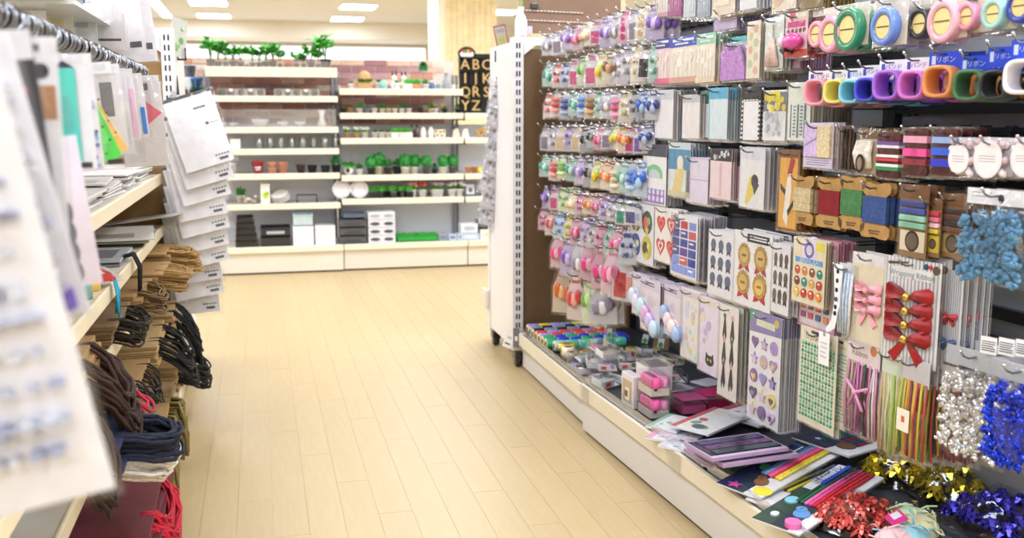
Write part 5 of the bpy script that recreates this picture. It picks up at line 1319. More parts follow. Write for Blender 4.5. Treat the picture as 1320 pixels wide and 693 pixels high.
# ------------------------------------------------------------------ plants and pots
def pot(m, r, h, col, mat='matte', n=14): m.lathe([(r*.72, 0), (r*.97, h*.88), (r, h*.88), (r, h), (r*.88, h), (r*.85, h*.86)], col, mat, n)
def leafblade(m, base, d, L, w, col, up=.5):
    d = d.normalized(); t = d.cross(Vector((0, 0, 1)))
    if t.length < .05: t = Vector((1, 0, 0))
    t.normalize(); n = t.cross(d)
    a = base; b = base+d*L*.5+n*L*.12; c = base+d*L
    m.add([a, b+t*w, b-t*w, c, b+n*w*.3], [(0, 1, 4), (0, 4, 2), (1, 3, 4), (4, 3, 2)], vary(col, .25), 'leaf')
PLN = {}
def plant(kind, pc, lb, loc, group=None, s=1.0, flower=None):
    key = (kind, pc, flower)
    if key not in PLN:
        g = random.Random(len(PLN)+5)
        e = empty({'ball': 'topiary_ball', 'grass': 'potted_grass', 'succ': 'potted_succulent', 'leafy': 'seedling', 'flower': 'potted_flowers', 'bush': 'potted_bush'}[kind])
        m = MB(); f = MB()
        if kind == 'leafy':
            pot(m, .024, .036, pc); H = g.uniform(.07, .13)
            for k in range(11):
                a = g.uniform(0, 6.28); p = [Vector((0, 0, .034)), Vector((.012*math.cos(a), .012*math.sin(a), .034+H*.5)), Vector((.035*math.cos(a), .035*math.sin(a), .034+H*g.uniform(.5, 1)))]
                f.tube(p, .0016, '#5f9a3f', 'leaf', 4)
                for q in range(7):
                    c = p[1].lerp(p[2], q/6) if q else p[1]; b = a+g.uniform(-1.6, 1.6)
                    leafblade(f, c, Vector((math.cos(b), math.sin(b), g.uniform(-.1, .8))), g.uniform(.034, .055), .014, '#4fb03f')
        elif kind == 'ball':
            pot(m, .027, .042, pc)
            f.tube([(0, 0, .03), (0, 0, .06)], .003, '#5a4a2f', 'matte', 5); f.ball((0, 0, .078), .036, '#2f8f3f', 'leaf', 14, 10, .06, g)
            for k in range(150):
                a, b = g.uniform(0, 6.28), math.acos(g.uniform(-1, 1)); d = Vector((math.sin(b)*math.cos(a), math.sin(b)*math.sin(a), math.cos(b)))
                leafblade(f, Vector((0, 0, .078))+d*.033, d+Vector((g.uniform(-.6, .6), g.uniform(-.6, .6), g.uniform(-.3, .6))), .014, .005, '#3fa84a')
        elif kind == 'grass':
            m.box(-.03, .03, -.022, .022, 0, .04, pc, 'gloss', .003)
            for k in range(90): leafblade(f, Vector((g.uniform(-.026, .026), g.uniform(-.018, .018), .038)), Vector((g.uniform(-.5, .5), g.uniform(-.4, .4), 1)), g.uniform(.025, .045), .0032, '#57bf4a')
        elif kind == 'succ':
            pot(m, .02, .032, pc)
            for k in range(26):
                a = k*2.4; e2 = .25+.9*k/26; leafblade(f, Vector((0, 0, .031)), Vector((math.cos(a), math.sin(a), e2)), .022, .006, '#5fae68')
        elif kind == 'bush':
            pot(m, .03, .045, pc)
            for k in range(110):
                a, b = g.uniform(0, 6.28), g.uniform(.1, 1.5); d = Vector((math.cos(a)*math.cos(b), math.sin(a)*math.cos(b), math.sin(b)))
                leafblade(f, Vector((0, 0, .045))+d*g.uniform(.01, .035), d, g.uniform(.018, .03), .007, '#3f9a48')
        else:
            pot(m, .03, .048, pc, 'ceramic')
            for k in range(60):
                a = g.uniform(0, 6.28); leafblade(f, Vector((.012*math.cos(a), .012*math.sin(a), .046)), Vector((math.cos(a), math.sin(a), g.uniform(.4, 1.6))), g.uniform(.025, .04), .006, '#6fc04f')
            fl = MB()
            for k in range(16):
                a = g.uniform(0, 6.28); r = g.uniform(0, .034); fl.ball((r*math.cos(a), r*math.sin(a), g.uniform(.072, .092)), g.uniform(.007, .011), vary(flower, .15), 'matte', 7, 5, .15, g)
        o = m.build('pot', e); ps = [(o, [])]
        q = f.build('foliage', e); ps.append((q, []))
        if kind == 'flower': ps.append((fl.build('flowers', e), []))
        PLN[key] = (e, ps, [])
    e, ps, used = PLN[key]
    if not used: used.append(1); e.location = loc; e.rotation_euler = (0, 0, 0); tag(e, lb, 'plant', group)
    else: e = dup(e, ps, loc, (0, 0, rnd.uniform(0, 6.28)), lb, group, 'plant')
    e.scale = (s, s, s); return e
def bx(x, z, dy=.08): p = on_y(x, 300, YL+dy); k = on_y(x, 200, YL+dy); return Vector((k.x, YL+dy, z+.001))
ORD = NUMW
def tray(x0, x1, z, lb, dy=.09, h=.045):
    a, b = bx(x0, z, dy), bx(x1, z, dy); w = b.x-a.x
    e = empty('plant_tray', ((a.x+b.x)/2, YL+dy, z+.001), 0, lb, 'tray')
    m = MB()
    for q in ((-w/2, w/2, -.06, -.057), (-w/2, w/2, .057, .06)): m.box(*q, 0, h, '#d5dae2', 'clear')
    for q in ((-w/2, -w/2+.003), (w/2-.003, w/2)): m.box(*q, -.057, .057, 0, h, '#d5dae2', 'clear')
    m.box(-w/2, w/2, -.06, .06, 0, .002, '#c9ced6', 'clear'); m.box(-w/2-.004, w/2+.004, -.064, .064, h, h+.003, WHITE, 'clear'); m.build('tray', e)
    return e
k = 0
for ti, (x0, x1, nm) in enumerate(((272, 320, 'left'), (325, 370, 'middle'), (381, 428, 'right'))):
    tray(x0, x1, SA[0], 'clear tray of seedlings on the top back shelf, %s one' % nm)
    for j in range(5):
        x = x0+5+(x1-x0-10)*j/4; p = bx(x, SA[0]+.003, .075+.03*(j % 2))
        s = [1.35, 1.1, 1.0, 1.15, 1.0, .9, 1.0, 1.15, 1.2, .9, .8, .8, 1.1, .8, 1.7][k]
        if k in (9, 11): s = .75
        plant('leafy', ['#17181a', '#1b1c1e'][k % 2] if k % 4 < 2 else ['#131415', '#202124'][k % 2], 'seedling in a black pot, %s from left in the %s top shelf tray' % (ORD[j], nm), p, None, s); k += 1
for ti, (x0, x1, nm) in enumerate(((283, 345, 'left'), (356, 414, 'right'))):
    tray(x0, x1, SA[1], 'clear tray of small plants on the second back shelf, %s one' % nm, .09, .05)
    for j in range(5):
        p = bx(x0+6+(x1-x0-12)*j/4, SA[1]+.003, .085)
        plant('succ', '#1a1b1d', 'small succulent in a black pot, %s from the left in the second shelf %s tray' % (ORD[j], nm), p, None, 1.15)
        if j % 2: 
            m = MB().box(-.013, .013, -.001, .001, 0, .018, '#f2f1f2'); tag(m.build('price_card', None, (p.x, YL+.025, SA[1]+.033), (R(-15), 0, 0)), 'small white price card on the %s tray of the second back shelf, %s one' % (nm, 'left' if j == 1 else 'right'), 'price tag')
# far left unit
for x, y0, y1, c, l, kind in ((250, 96, 80, '#4a5666', 'grey round tin above the blue pot at the far left', 't'), (258, 124, 97, '#2f62a8', 'blue glazed pot at the far left of the back shelves', 't')):
    p = bx(x, SA[1] if y0 > 100 else SA[1]+.13, .16 if y0 < 100 else .1)
    h = .125 if y0 > 100 else .08
    if y0 < 100:
        b = MB().box(-.05, .05, -.05, .05, 0, .128, '#dfe0e4', 'gloss', .004); tag(b.build('carton', None, (p.x, p.y, SA[1]+.001)), 'pale carton under the grey tin at the far left', 'box'); 
    e = empty('flower_pot', p, 0, l, 'pot'); m = MB(); pot(m, .042, h, c, 'ceramic', 18); m.build('body', e); MB().lathe([(.002, h*.8), (.035, h*.8)], '#2b2018', 'matte', 14, cap=False).build('soil', e)
tray(236, 272, SA[1], 'clear tray of succulents at the far left of the second back shelf', .04, .03)
for j in range(3): plant('succ', '#1a1b1d', 'succulent in the far left tray below the blue pot, %s from left' % ORD[j], bx(241+12*j, SA[1]+.003, .04), None, 1.3)
# white china on shelf 3, glasses on shelf 4
def lathe_thing(name, cat, lb, loc, prof, col, mat, n=20, group=None, part='body', extra=None):
    m = MB().lathe(prof, col, mat, n, cap=False); 
    if not extra: return tag(m.build(name, None, loc), lb, cat, group)
    e = empty(name, loc, 0, lb, cat, group); m.build(part, e)
    for nm, mb in extra: mb.build(nm, e)
    return e
BOWL = [(.001, .004), (.02, .004), (.02, 0), (.024, 0), (.05, .03), (.052, .045), (.049, .045), (.046, .03), (.02, .009), (.001, .009)]
for x, l, s in ((288, 'small white bowl at the left end of the china shelf', .7), (302, 'second small white bowl on the china shelf', .7), (337, 'wide white footed bowl on the china shelf', 1.25), (366, 'white bowl with a notched rim on the china shelf, left of two', .85), (388, 'white bowl with a notched rim on the china shelf, right of two', .85)):
    lathe_thing('china_bowl', 'bowl', l, bx(x, SA[2], .1), [(r*s*.95, z*s) for r, z in BOWL], '#eeeaf0', 'ceramic')
lathe_thing('china_vase', 'vase', 'tall white waisted vase at the right end of the china shelf', bx(416, SA[2], .1), [(.001, .003), (.03, .003), (.032, .02), (.014, .07), (.03, .12), (.028, .12), (.011, .07), (.027, .022), (.001, .008)], '#efedf0', 'ceramic')
GL = [(.001, 0), (.024, 0), (.027, .004), (.027, .06), (.022, .068), (.024, .075), (.022, .075), (.0195, .068), (.0245, .058), (.0245, .006), (.001, .005)]
for j in range(8): lathe_thing('glass_jar', 'glass', 'clear glass jar, %s from the left on the glass shelf' % ORD[j], bx(335+14*j, SA[3], .1+.02*(j % 2)), [(r*.95, z) for r, z in GL], '#e9f0ee', 'glass', 16)
tag(MB().box(-.035, .035, -.03, .03, 0, .07, '#efece6', 'gloss', .002).build('carton', None, bx(304, SA[3], .07)), 'white carton left of the glass jars', 'box')
# pots on shelf 5
def tpot(x, z, r, h, col, lb, mat='matte', dy=.08, words=None):
    m = MB(); pot(m, r, h, col, mat, 18); e = empty('flower_pot', bx(x, z, dy), 0, lb, 'pot'); m.build('body', e)
    MB().lathe([(.002, h*.84), (r*.86, h*.84)], '#3a2a1f', 'matte', 14, cap=False).build('inside', e)
    if words:
        b = MB(); b.box(-r*.5, r*.5, -r*.98, -r*.9, h*.45, h*.55, '#f0e8e6'); b.box(-r*.4, r*.4, -r*.95, -r*.85, h*.28, h*.36, '#f0e8e6'); b.build('print', e)
    return e
tpot(332, SA[4], .042, .088, '#b02a32', 'dark red pot with white print on the fifth back shelf', 'gloss', .08, 1)
tpot(350, SA[4], .036, .04, '#e0a088', 'salmon pot under another, left stack on the fifth back shelf'); e = tpot(350, SA[4]+.041, .036, .04, '#e7b09c', 'salmon pot on top of another, fifth back shelf')
tpot(364, SA[4], .036, .078, '#dc957f', 'tall salmon pot beside the salmon stack')
tpot(387, SA[4], .034, .058, '#4a3a34', 'dark brown pot left of the black pots'); tpot(402, SA[4], .036, .055, '#1f2024', 'low black pot on the fifth back shelf, left of two'); tpot(419, SA[4], .036, .052, '#232428', 'low black pot on the fifth back shelf, right of two')
tpot(299, SA[4], .03, .075, '#d9dade', 'silver pot next to the hanging white packs', 'ceramic')
plant('bush', '#1b1c1e', 'bushy plant in a black pot at the right end of the fifth back shelf', bx(433, SA[4], .08), None, 1.2)
# shelf 6
plant('bush', '#e4e0d6', 'green fern by the hanging white packs on the sixth back shelf', bx(308, SA[5]+.001, .12), None, 1.15)
e = empty('pebble_bag', bx(319, SA[5], .06), 0, 'bag of beige pebbles on the sixth back shelf', 'bag')
for j in range(16):
    g = random.Random(j); MB().ball((g.uniform(-.045, .045), g.uniform(-.02, .02), .014+.018*(j//7)), (.014, .012, .011), vary('#cdbfab', .12), 'plaster', 7, 5, .1, g).build('pebble', e)
sleeve = MB().ball((0, 0, .03), (.064, .04, .034), WHITE, 'film', 12, 6, .05).build('bag', e)
e = empty('bulb_box', bx(340, SA[5], .07), 0, 'white carton with a green leaf picture on the sixth back shelf', 'box')
MB().box(-.032, .032, -.025, .025, 0, .14, '#edebe6', 'gloss', .002).build('carton', e); m = MB(); m.prism(disc_pts(.003, .06, .02, .026), -.0265, -.0255, '#b4cf3a'); m.prism([(-.006, .06), (.02, .09), (.026, .065)], -.0272, -.0265, '#8fb52f'); m.build('picture', e)
e = empty('plate_stack', (0, 0, 0)); bpy.data.objects.remove(e)
for j in range(5):
    m = MB().lathe([(.001, .002), (.04, .002), (.066, .011), (.067, .014), (.04, .006), (.001, .006)], '#d8d3cc' if j < 4 else '#efece9', 'ceramic', 24, cap=False)
    q = bx(361, SA[5], .09); o = m.build('plate', None, q+Vector((-.004*j, 0, .022+.009*j)), (R(25), R(-14), 0)); tag(o, 'pale saucer in the leaning stack, %s from the bottom' % ORD[j], 'plate')
e = empty('wire_rack', bx(394, SA[5], .08), 0, 'low black wire rack on the sixth back shelf', 'rack'); m = MB()
for sg in (-1, 1): m.tube([(-.07, sg*.03, .0), (-.07, sg*.03, .055), (.07, sg*.03, .055), (.07, sg*.03, 0)], .003, '#1c1d24', 'steel', 6)
m.build('frame', e); 
for j in range(8): MB().tube([(-.06+.017*j, -.03, .055), (-.06+.017*j, .03, .055)], .002, '#1c1d24', 'steel', 5).build('bar', e)
# deck boxes
def crate(x0, x1, z, h, col, lb, dy=.1, d=.16, mat='gloss', name='storage_crate', holes=0, hcol='#23252b', lid=None):
    a, b = bx(x0, z, dy-d/2), bx(x1, z, dy-d/2); w = b.x-a.x
    e = empty(name, ((a.x+b.x)/2, YL+dy-.04, z+.001), 0, lb, 'box')
    m = MB(); t = .004
    if holes:
        m.box(-w/2, w/2, -d/2, d/2, 0, h, col, mat, .004); m.build('body', e)
        n, r = holes
        for j in range(r):
            for i in range(n):
                x = -w/2+w*(i+.5)/n; zz = h*(j+.5)/r; P = [(x+p[0], zz+p[1]) for p in disc_pts(0, 0, w*.36/n, h*.24/r, 14)]
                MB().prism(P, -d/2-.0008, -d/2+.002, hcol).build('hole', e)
    else:
        m.box(-w/2, w/2, -d/2, -d/2+t, 0, h*.86, col, mat); m.box(-w/2, w/2, d/2-t, d/2, 0, h, col, mat); m.box(-w/2, -w/2+t, -d/2+t, d/2-t, 0, h, col, mat); m.box(w/2-t, w/2, -d/2+t, d/2-t, 0, h, col, mat); m.box(-w/2, w/2, -d/2, d/2, 0, .004, col, mat); m.build('body', e)
        MB().box(-w/2-.004, w/2+.004, -d/2-.005, -d/2, h*.82, h*.92, col, mat).build('rim', e)
        if lid: MB().box(-w*.3, w*.3, -d/2-.007, -d/2-.0052, h*.25, h*.55, lid, mat).build('label', e)
    return e
DYd = -.02
for j in range(5): crate(299+j*.6, 328-j*1.2, DZ+.042*j, .045, '#17181c', 'black basket by the white packs, %s from the bottom' % ORD[j], .02, .16)
for j in range(2): crate(332, 371, DZ+.07*j, .068, '#1a1b20', 'black organiser box in the middle of the deck, %s' % ('lower', 'upper')[j], .02, .16, lid='#aab4c4' if j else None)
for j, (a, b) in enumerate(((374, 401), (403, 429))):
    e = crate(a, b, DZ, .135, '#ece8ec', 'white printed storage box on the left back deck, %s' % ('left of two', 'right of two')[j], .02, .16, holes=(1, 1), hcol='#e2dce2')
crate(375, 400, DZ+.137, .085, '#b9cdd2', 'pale teal box on the left white box', .03, .14)
for j in range(3): crate(435, 469, DZ+.06*j, .058, '#4d5058', 'dark grey crate, %s from the bottom, beside the hole boxes' % ORD[j], .02, .16, lid='#3a3c44')
crate(440, 468, DZ+.182, .035, '#5c6b80', 'slate blue lid box on the dark grey crates', .03, .14)
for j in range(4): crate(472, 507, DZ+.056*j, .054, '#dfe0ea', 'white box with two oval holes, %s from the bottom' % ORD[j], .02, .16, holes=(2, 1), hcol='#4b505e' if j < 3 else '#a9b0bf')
a, b = bx(509, DZ, -.02), bx(562, DZ, -.02)
e = empty('turf_mat', ((a.x+b.x)/2, YL+.0, DZ+.001), 0, 'rolled mat of green artificial turf on the middle deck', 'turf')
MB().box(-(b.x-a.x)/2, (b.x-a.x)/2, -.08, .08, 0, .035, '#2f9a3f', 'fabric', .01).build('mat', e)
m = MB(); g = random.Random(9)
for j in range(900): leafblade(m, Vector((g.uniform(-.5, .5)*(b.x-a.x), g.uniform(-.085, .085), .033)), Vector((g.uniform(-.6, .6), g.uniform(-.9, .4), 1)), g.uniform(.016, .03), .0025, '#45c04f')
o = m.build('blades', e); o['kind'] = 'stuff'
for j, (x0, x1, h, c, l) in enumerate(((563, 575, .05, '#8b93a4', 'grey packet right of the turf mat'), (576, 587, .045, '#b4c4dc', 'pale blue packet near the right end of the middle deck'), (588, 597, .05, '#cfd6e4', 'white packet at the right end of the middle deck'))): crate(x0, x1, DZ, h, c, l, 0, .08, holes=(1, 1), hcol='#6f7c94')
# ---- middle unit: decor on the top shelf
TOP = SB[0]
plant('succ', '#efe9de', 'small cactus in a white pot, left on the decor shelf', bx(455, TOP, .08), None, 1.2)
e = empty('flower_pot', bx(472, TOP, .08), 0, 'ochre bread-shaped planter with a green top on the decor shelf', 'pot'); m = MB(); m.box(-.05, .05, -.03, .03, 0, .05, '#c49a66', 'matte', .01); m.ball((0, 0, .08), (.046, .03, .05), '#c9a06a', 'matte', 12, 8); m.build('body', e); f = MB(); g = random.Random(1)
for j in range(60): leafblade(f, Vector((g.uniform(-.05, .06), -.02, .05)), Vector((g.uniform(-1, 1), -.5, g.uniform(0, 1))), .03, .008, '#4fa84a')
f.build('foliage', e)
for j, (x, c, k2, s, l) in enumerate(((490, '#e6e2dc', 'succ', 1.5, 'succulent in a white pot right of the ochre planter'), (513, '#efece8', 'succ', 1.4, 'succulent in a white pot below the rabbit figures'), (527, '#e9e2d4', 'grass', 1.0, 'little grass tub right of the rabbit figures'), (538, '#b98a5a', 'grass', 1.0, 'little grass tub in a tan box on the decor shelf'), (550, '#efebe4', 'bush', .8, 'leafy bush in a white pot on the decor shelf'))): plant(k2, c, l, bx(x, TOP, .08), None, s)
for j, (x, c, l) in enumerate(((510, '#f0edee', 'white rabbit figure with dark ears on the decor shelf, left'), (522, '#e9e2dc', 'white rabbit figure with dark ears on the decor shelf, right'))):
    e = empty('rabbit_figure', bx(x, TOP, .14), 0, l, 'figure'); m = MB(); m.ball((0, 0, .035), (.026, .022, .036), c, 'ceramic', 12, 8); m.ball((0, -.006, .082), (.02, .018, .02), c, 'ceramic', 12, 8); m.build('body', e)
    for sg in (-1, 1): MB().ball((sg*.014, 0, .115), (.006, .004, .022), '#2e2a2c', 'ceramic', 8, 6).build('ear', e)
e = empty('glass_ball', bx(496, TOP, .05), 0, 'teal glass fish bowl on the decor shelf', 'bowl'); MB().ball((0, 0, .03), .03, '#7fc0b8', 'gloss', 14, 8).build('bowl', e); MB().torus((0, 0, .055), .014, .003, '#9fd0c8', 'gloss', 'z', 12, 5).build('rim', e)
e = empty('shop_sign', bx(547, TOP, .12), 0, 'tree-shaped dark green sign on a stick, decor shelf', 'sign'); MB().tube([(0, 0, 0), (0, 0, .16)], .002, '#6a5a3f', 'wood', 5).build('stick', e); m = MB()
for dx, dz in ((-.016, .15), (.016, .15), (-.013, .175), (.015, .175), (0, .19)): m.prism(disc_pts(dx, dz, .018, .018), -.003, .003, '#1f7a45')
m.build('crown', e)
for j, (x, c, h, r, l) in enumerate(((558, '#2f5a94', .05, .02, 'blue glazed jar on the decor shelf'), (566, '#5f8f96', .04, .016, 'small teal jar beside the blue jar'))): lathe_thing('glazed_jar', 'jar', l, bx(x, TOP, .07), [(r*.8, 0), (r, h*.3), (r, h*.7), (r*.7, h*.9), (r*.75, h), (.001, h*.95)], c, 'ceramic', 14)
lathe_thing('glass_bottle', 'bottle', 'clear grey glass bottle at the right end of the decor shelf', bx(576, TOP, .08), [(.001, 0), (.024, 0), (.026, .01), (.026, .06), (.012, .085), (.012, .115), (.015, .12)], '#8d929a', 'ceramic', 16)
for j, (x, c) in enumerate(((586, '#d9d4cc'), (592, '#c9b89a'))): lathe_thing('small_jar', 'jar', 'tiny %s jar at the right edge of the decor shelf' % ('grey', 'tan')[j], bx(x, TOP, .06), [(.012, 0), (.014, .03), (.01, .035), (.001, .035)], c, 'ceramic', 12)
# second shelf succulents
seq = [('#2c2c2e', 444), ('#b98a5a', 453), ('#eeeae4', 465), ('#7f8a9a', 475), ('#efece8', 484), ('#e6dcc8', 494), ('#d9c9a8', 502), ('#efe9dc', 510), ('#f1eeea', 519), ('#eceae6', 528), ('#3a3a3c', 543), ('#d9c4a0', 556), ('#efeae2', 562), ('#3f3f42', 574), ('#2b2b2d', 590)]
for j, (c, x) in enumerate(seq): plant(('succ', 'bush')[j % 3 == 2], c, 'little plant in a %s pot, %s from the left on the succulent shelf' % ({'#2c2c2e': 'black', '#b98a5a': 'tan', '#7f8a9a': 'grey', '#3a3a3c': 'black', '#3f3f42': 'black', '#2b2b2d': 'black', '#d9c4a0': 'sand', '#d9c9a8': 'sand', '#e6dcc8': 'sand'}.get(c, 'white'), (NUMW+['fifteenth'])[j]), bx(x, SB[1], .07), None, 1.1 if j % 3 != 2 else .75)
for j, x in enumerate((559, 571)): tag(MB().ball((0, 0, .05), .017, '#d9a25a', 'matte', 12, 8).build('orange_ball', None, bx(x, SB[1], .11)), 'small orange ball ornament on the succulent shelf, %s' % ('left', 'right')[j], 'ornament')
# third shelf
for j, (c, x, kd, cn2) in enumerate((('#c9a06a', 448, 'flower', 'tan'), ('#d0a872', 460, 'flower', 'tan'), ('#eee9e0', 471, 'flower', 'white'))): plant(kd, c, 'white flowers in a %s pot, %s from the left on the third shelf' % (cn2, ORD[j]), bx(x, SB[2], .08), None, .85, '#eef2ee')
for j in range(6): plant('grass' if j > 2 else 'succ', '#efece4' if j % 2 else '#e6dfd0', 'green plant in a square white pot, %s of six on the third shelf' % ORD[j], bx(484+8.5*j, SB[2], .07), None, 1.0 if j > 2 else 1.3)
for j in range(2):
    lathe_thing('brown_bottle', 'bottle', 'dark brown bottle on the third shelf, %s' % ('left', 'right')[j], bx(531+7*j, SB[2], .08), [(.016, 0), (.019, .01), (.019, .055), (.008, .07), (.008, .09), (.01, .095)], '#4a2c2e', 'ceramic', 14)
for j, (x, c) in enumerate(((546, '#f0ece8'), (556, '#f3f0ea'))): lathe_thing('china_vase', 'vase', 'round white vase on the third shelf, %s of two' % ('left', 'right')[j], bx(x, SB[2], .08), [(.018, 0), (.026, .03), (.02, .06), (.012, .07), (.014, .08)], c, 'ceramic', 16)
e = empty('dotted_box', bx(567, SB[2], .08), 0, 'cream box with dark dots on the third shelf', 'box'); MB().box(-.04, .04, -.03, .03, 0, .06, '#e9d9bd', 'matte', .003).build('body', e); m = MB()
for a, b in ((-.022, .02), (.012, .016), (.0, .042), (.026, .046), (-.03, .048)): m.prism(disc_pts(a, b, .007, .007, 10), -.031, -.0302, '#3a3034')
m.build('dots', e)
for j, (x, c, l) in enumerate(((588, '#e2d6c6', 'beige open card box on the third shelf'), (600, '#efece8', 'white tent card on the third shelf by the bracket'))):
    m = MB().prism([(-.03, 0), (.03, 0), (.012, .07), (-.02, .055)], -.02, .02, c); tag(m.build('card_box', None, bx(x, SB[2], .08)), l, 'box')
m = MB().box(-.035, .035, -.012, .012, 0, .05, '#c49a5f', 'kraft', .003); m.prism(star_pts(0, .025, .018), -.0135, -.0125, '#8a6536'); tag(m.build('kraft_box', None, bx(622, SB[2], .07)+Vector((0, 0, .016)), (0, R(-25), 0)), 'tilted kraft box with a star on the third shelf', 'box')
# fourth shelf: topiary
TP = [(478, '#2a2b2e', 1.15, 'ball', 'dark'), (488, '#e9ddc4', 1.35, 'ball', 'cream'), (500, '#4a3c36', 1.1, 'bush', 'brown'), (512, '#2a2b2e', 1.2, 'bush', 'black'), (522, '#efe9dc', 1.25, 'ball', 'white'), (534, '#efece4', 1.2, 'ball', 'ivory'), (549, '#6a5a60', 1.15, 'ball', 'mauve'), (560, '#3a3a3c', .8, 'bush', 'charcoal'), (571, '#efebe2', 1.15, 'ball', 'chalk white'), (583, '#6f5f66', 1.15, 'ball', 'plum grey')]
for j, (x, c, s, kd, cn2) in enumerate(TP): plant(kd, c, 'round green topiary in a %s pot, %s from the left on the topiary shelf' % (cn2, ORD[j]), bx(x, SB[3], .08+.03*(j % 2)), None, s)
e = empty('panda_pot', bx(449, SB[3], .06), 0, 'white round planter with a black patch and trailing leaves', 'pot'); MB().ball((0, 0, .036), .036, '#efeef0', 'ceramic', 16, 10).build('body', e); MB().prism(disc_pts(-.008, .036, .014, .018), -.037, -.032, '#1f1f22').build('patch', e); f = MB(); g = random.Random(6)
for j in range(70): leafblade(f, Vector((g.uniform(-.03, .03), g.uniform(-.02, .02), .068)), Vector((g.uniform(-1, 1.4), -.5, g.uniform(-.6, 1))), .04, .01, '#5fb04f')
f.build('foliage', e)
plant('bush', '#efefef', 'trailing bush in a white pot right of the round planter', bx(463, SB[3], .07), None, .9)
for j, (x, c, n2) in enumerate(((604, '#e2a67f', 'salmon'), (612, '#e0a07a', 'apricot'), (630, '#b9bcc4', 'grey'))):
    tpot(x, SB[3], .026, .05, c, '%s pot on the right back unit, pot shelf' % n2)
tag(MB().ball((0, 0, .025), .024, '#e4d24a', 'gloss', 12, 8).build('lemon', None, bx(619, SB[3], .02)), 'yellow lemon ornament on the right pot shelf', 'ornament')
# fifth shelf: plates, grass and flowers
for j, x in enumerate((439, 462)):
    e = empty('round_plate', bx(x, SB[4], .06), 0, 'white round plate standing on the fifth shelf, %s' % ('left', 'right')[j], 'plate')
    m = MB(); m.M = TR(0, 0, .066) @ Matrix.Rotation(R(80), 4, 'X'); m.lathe([(.001, 0), (.046, 0), (.052, .006), (.064, .008), (.066, .004), (.052, -.002), (.001, -.004)], '#e9e7ee', 'ceramic', 28, cap=False); m.build('plate', e)
    q = MB(); q.M = TR(0, -.006, .066) @ Matrix.Rotation(R(80), 4, 'X'); q.torus((0, 0, .004), .05, .0025, '#c9cbd6', 'ceramic', 'z', 28, 5); q.build('ring', e)
for j in range(5): plant('grass', '#1b1c1f', 'grass in a black tub, %s from the left beside the plates' % ORD[j], bx(481+11.5*j, SB[4], .07), None, 1.15)
for j, (x, c, fc, n2) in enumerate(((531, '#efedee', '#e9a3ae', 'pink'), (544, '#f0eeee', '#e2565a', 'red and pink'), (560, '#edebec', '#c39ac4', 'purple'), (566, '#efedee', '#d0b4d6', 'lilac'), (582, '#efeeee', '#efe3ea', 'white'), (592, '#edecec', '#e9e4ec', 'pale'))): plant('flower', c, '%s flowers in a white pot on the fifth shelf of the middle unit' % n2, bx(x, SB[4], .08), None, 1.1, fc)
# right unit goods
for j, (x0, x1, zo, h, c, l, hc) in enumerate(((592, 616, .0, .05, '#b9c9dc', 'pale blue packet box low on the right deck', '#dfe4ec'), (592, 614, .052, .07, '#dfe3ec', 'white and blue box on the pale blue packet', '#aebbd0'), (617, 645, 0, .075, '#e7e4e2', 'white box with a yellow picture on the right deck', '#e6d98a'), (614, 632, .078, .07, '#23242c', 'black box stacked on the yellow picture box', '#55586a'), (633, 650, .078, .06, '#5f659a', 'indigo box stacked right of the black box', '#8f95c4'))): crate(x0, x1, DZ+zo, h, c, l, 0, .1, holes=(1, 1), hcol=hc)
for j, (x, c, pc2) in enumerate(((606, '#3a4358', '#c9ccd6'), (628, '#e9e4e2', '#c4a48c'))):
    e = empty('photo_frame', bx(x, SB[4], .06), 0, '%s picture frame on the fifth shelf of the right unit' % ('dark', 'white')[j], 'frame'); e.rotation_euler = (R(-10), 0, 0)
    m = MB(); m.box(-.042, .042, -.006, .006, 0, .1, c, 'gloss', .003); m.build('frame', e); MB().box(-.032, .032, -.0075, -.0062, .012, .088, pc2).box(-.012, .014, -.0085, -.0076, .03, .06, '#6a5a55').build('picture', e)
# ---- letter rack
pa, pb = on_y(592, 147, YL+.05), on_y(640, 147, YL+.05)
e = empty('letter_rack', (pa.x, YL+.05, SB[1]+.001), 0, 'black rack of gold wooden letters on the right back unit', 'rack')
W, H = .40, .43
MB().box(0, W, 0, .012, 0, H, '#17161a', 'matte').build('back_panel', e)
tops = on_y(592, 78, YL+.05).z-SB[1]
H = .40
for j in range(5): MB().box(.0, W, -.03, 0, .005+.0985*j, .011+.0985*j, '#121114', 'matte').build('shelf_board', e)
for i in range(6): MB().box(.0+.079*i, .004+.079*i, -.03, 0, .005, .40, '#121114', 'matte').build('divider', e)
for j, rowt in enumerate(('YZ', 'QRSTU', 'IJKLM', 'ABCDE')):
    for i, ch in enumerate(rowt):
        vs, fs = text_geo(ch); m = MB(); M = TR(.043+.079*i, -.016, .053+.0985*j)
        n = len(vs); sz = .105
        m.M = M; m.add([(a*sz, -.006, b*sz) for a, b in vs], fs, '#d9b877', 'wood'); m.add([(a*sz, .006, b*sz) for a, b in vs], fs, '#b08d52', 'wood'); m.build('letter', e)
m = MB(); m.prism([(p[0], p[1]) for p in disc_pts(.06, .43, .065, .05, 20)], .0, .012, '#17161a'); m.build('crest', e)
m = MB(); m.prism(disc_pts(.06, .425, .052, .03, 18), -.002, 0, '#efecec')
for q, c in enumerate(('#c8403a', '#3f9a4a', '#e0b43a', '#c8403a')): m.prism(disc_pts(.035+.017*q, .447, .011, .013, 10), -.0034, -.002, c)
m.build('picture', e)
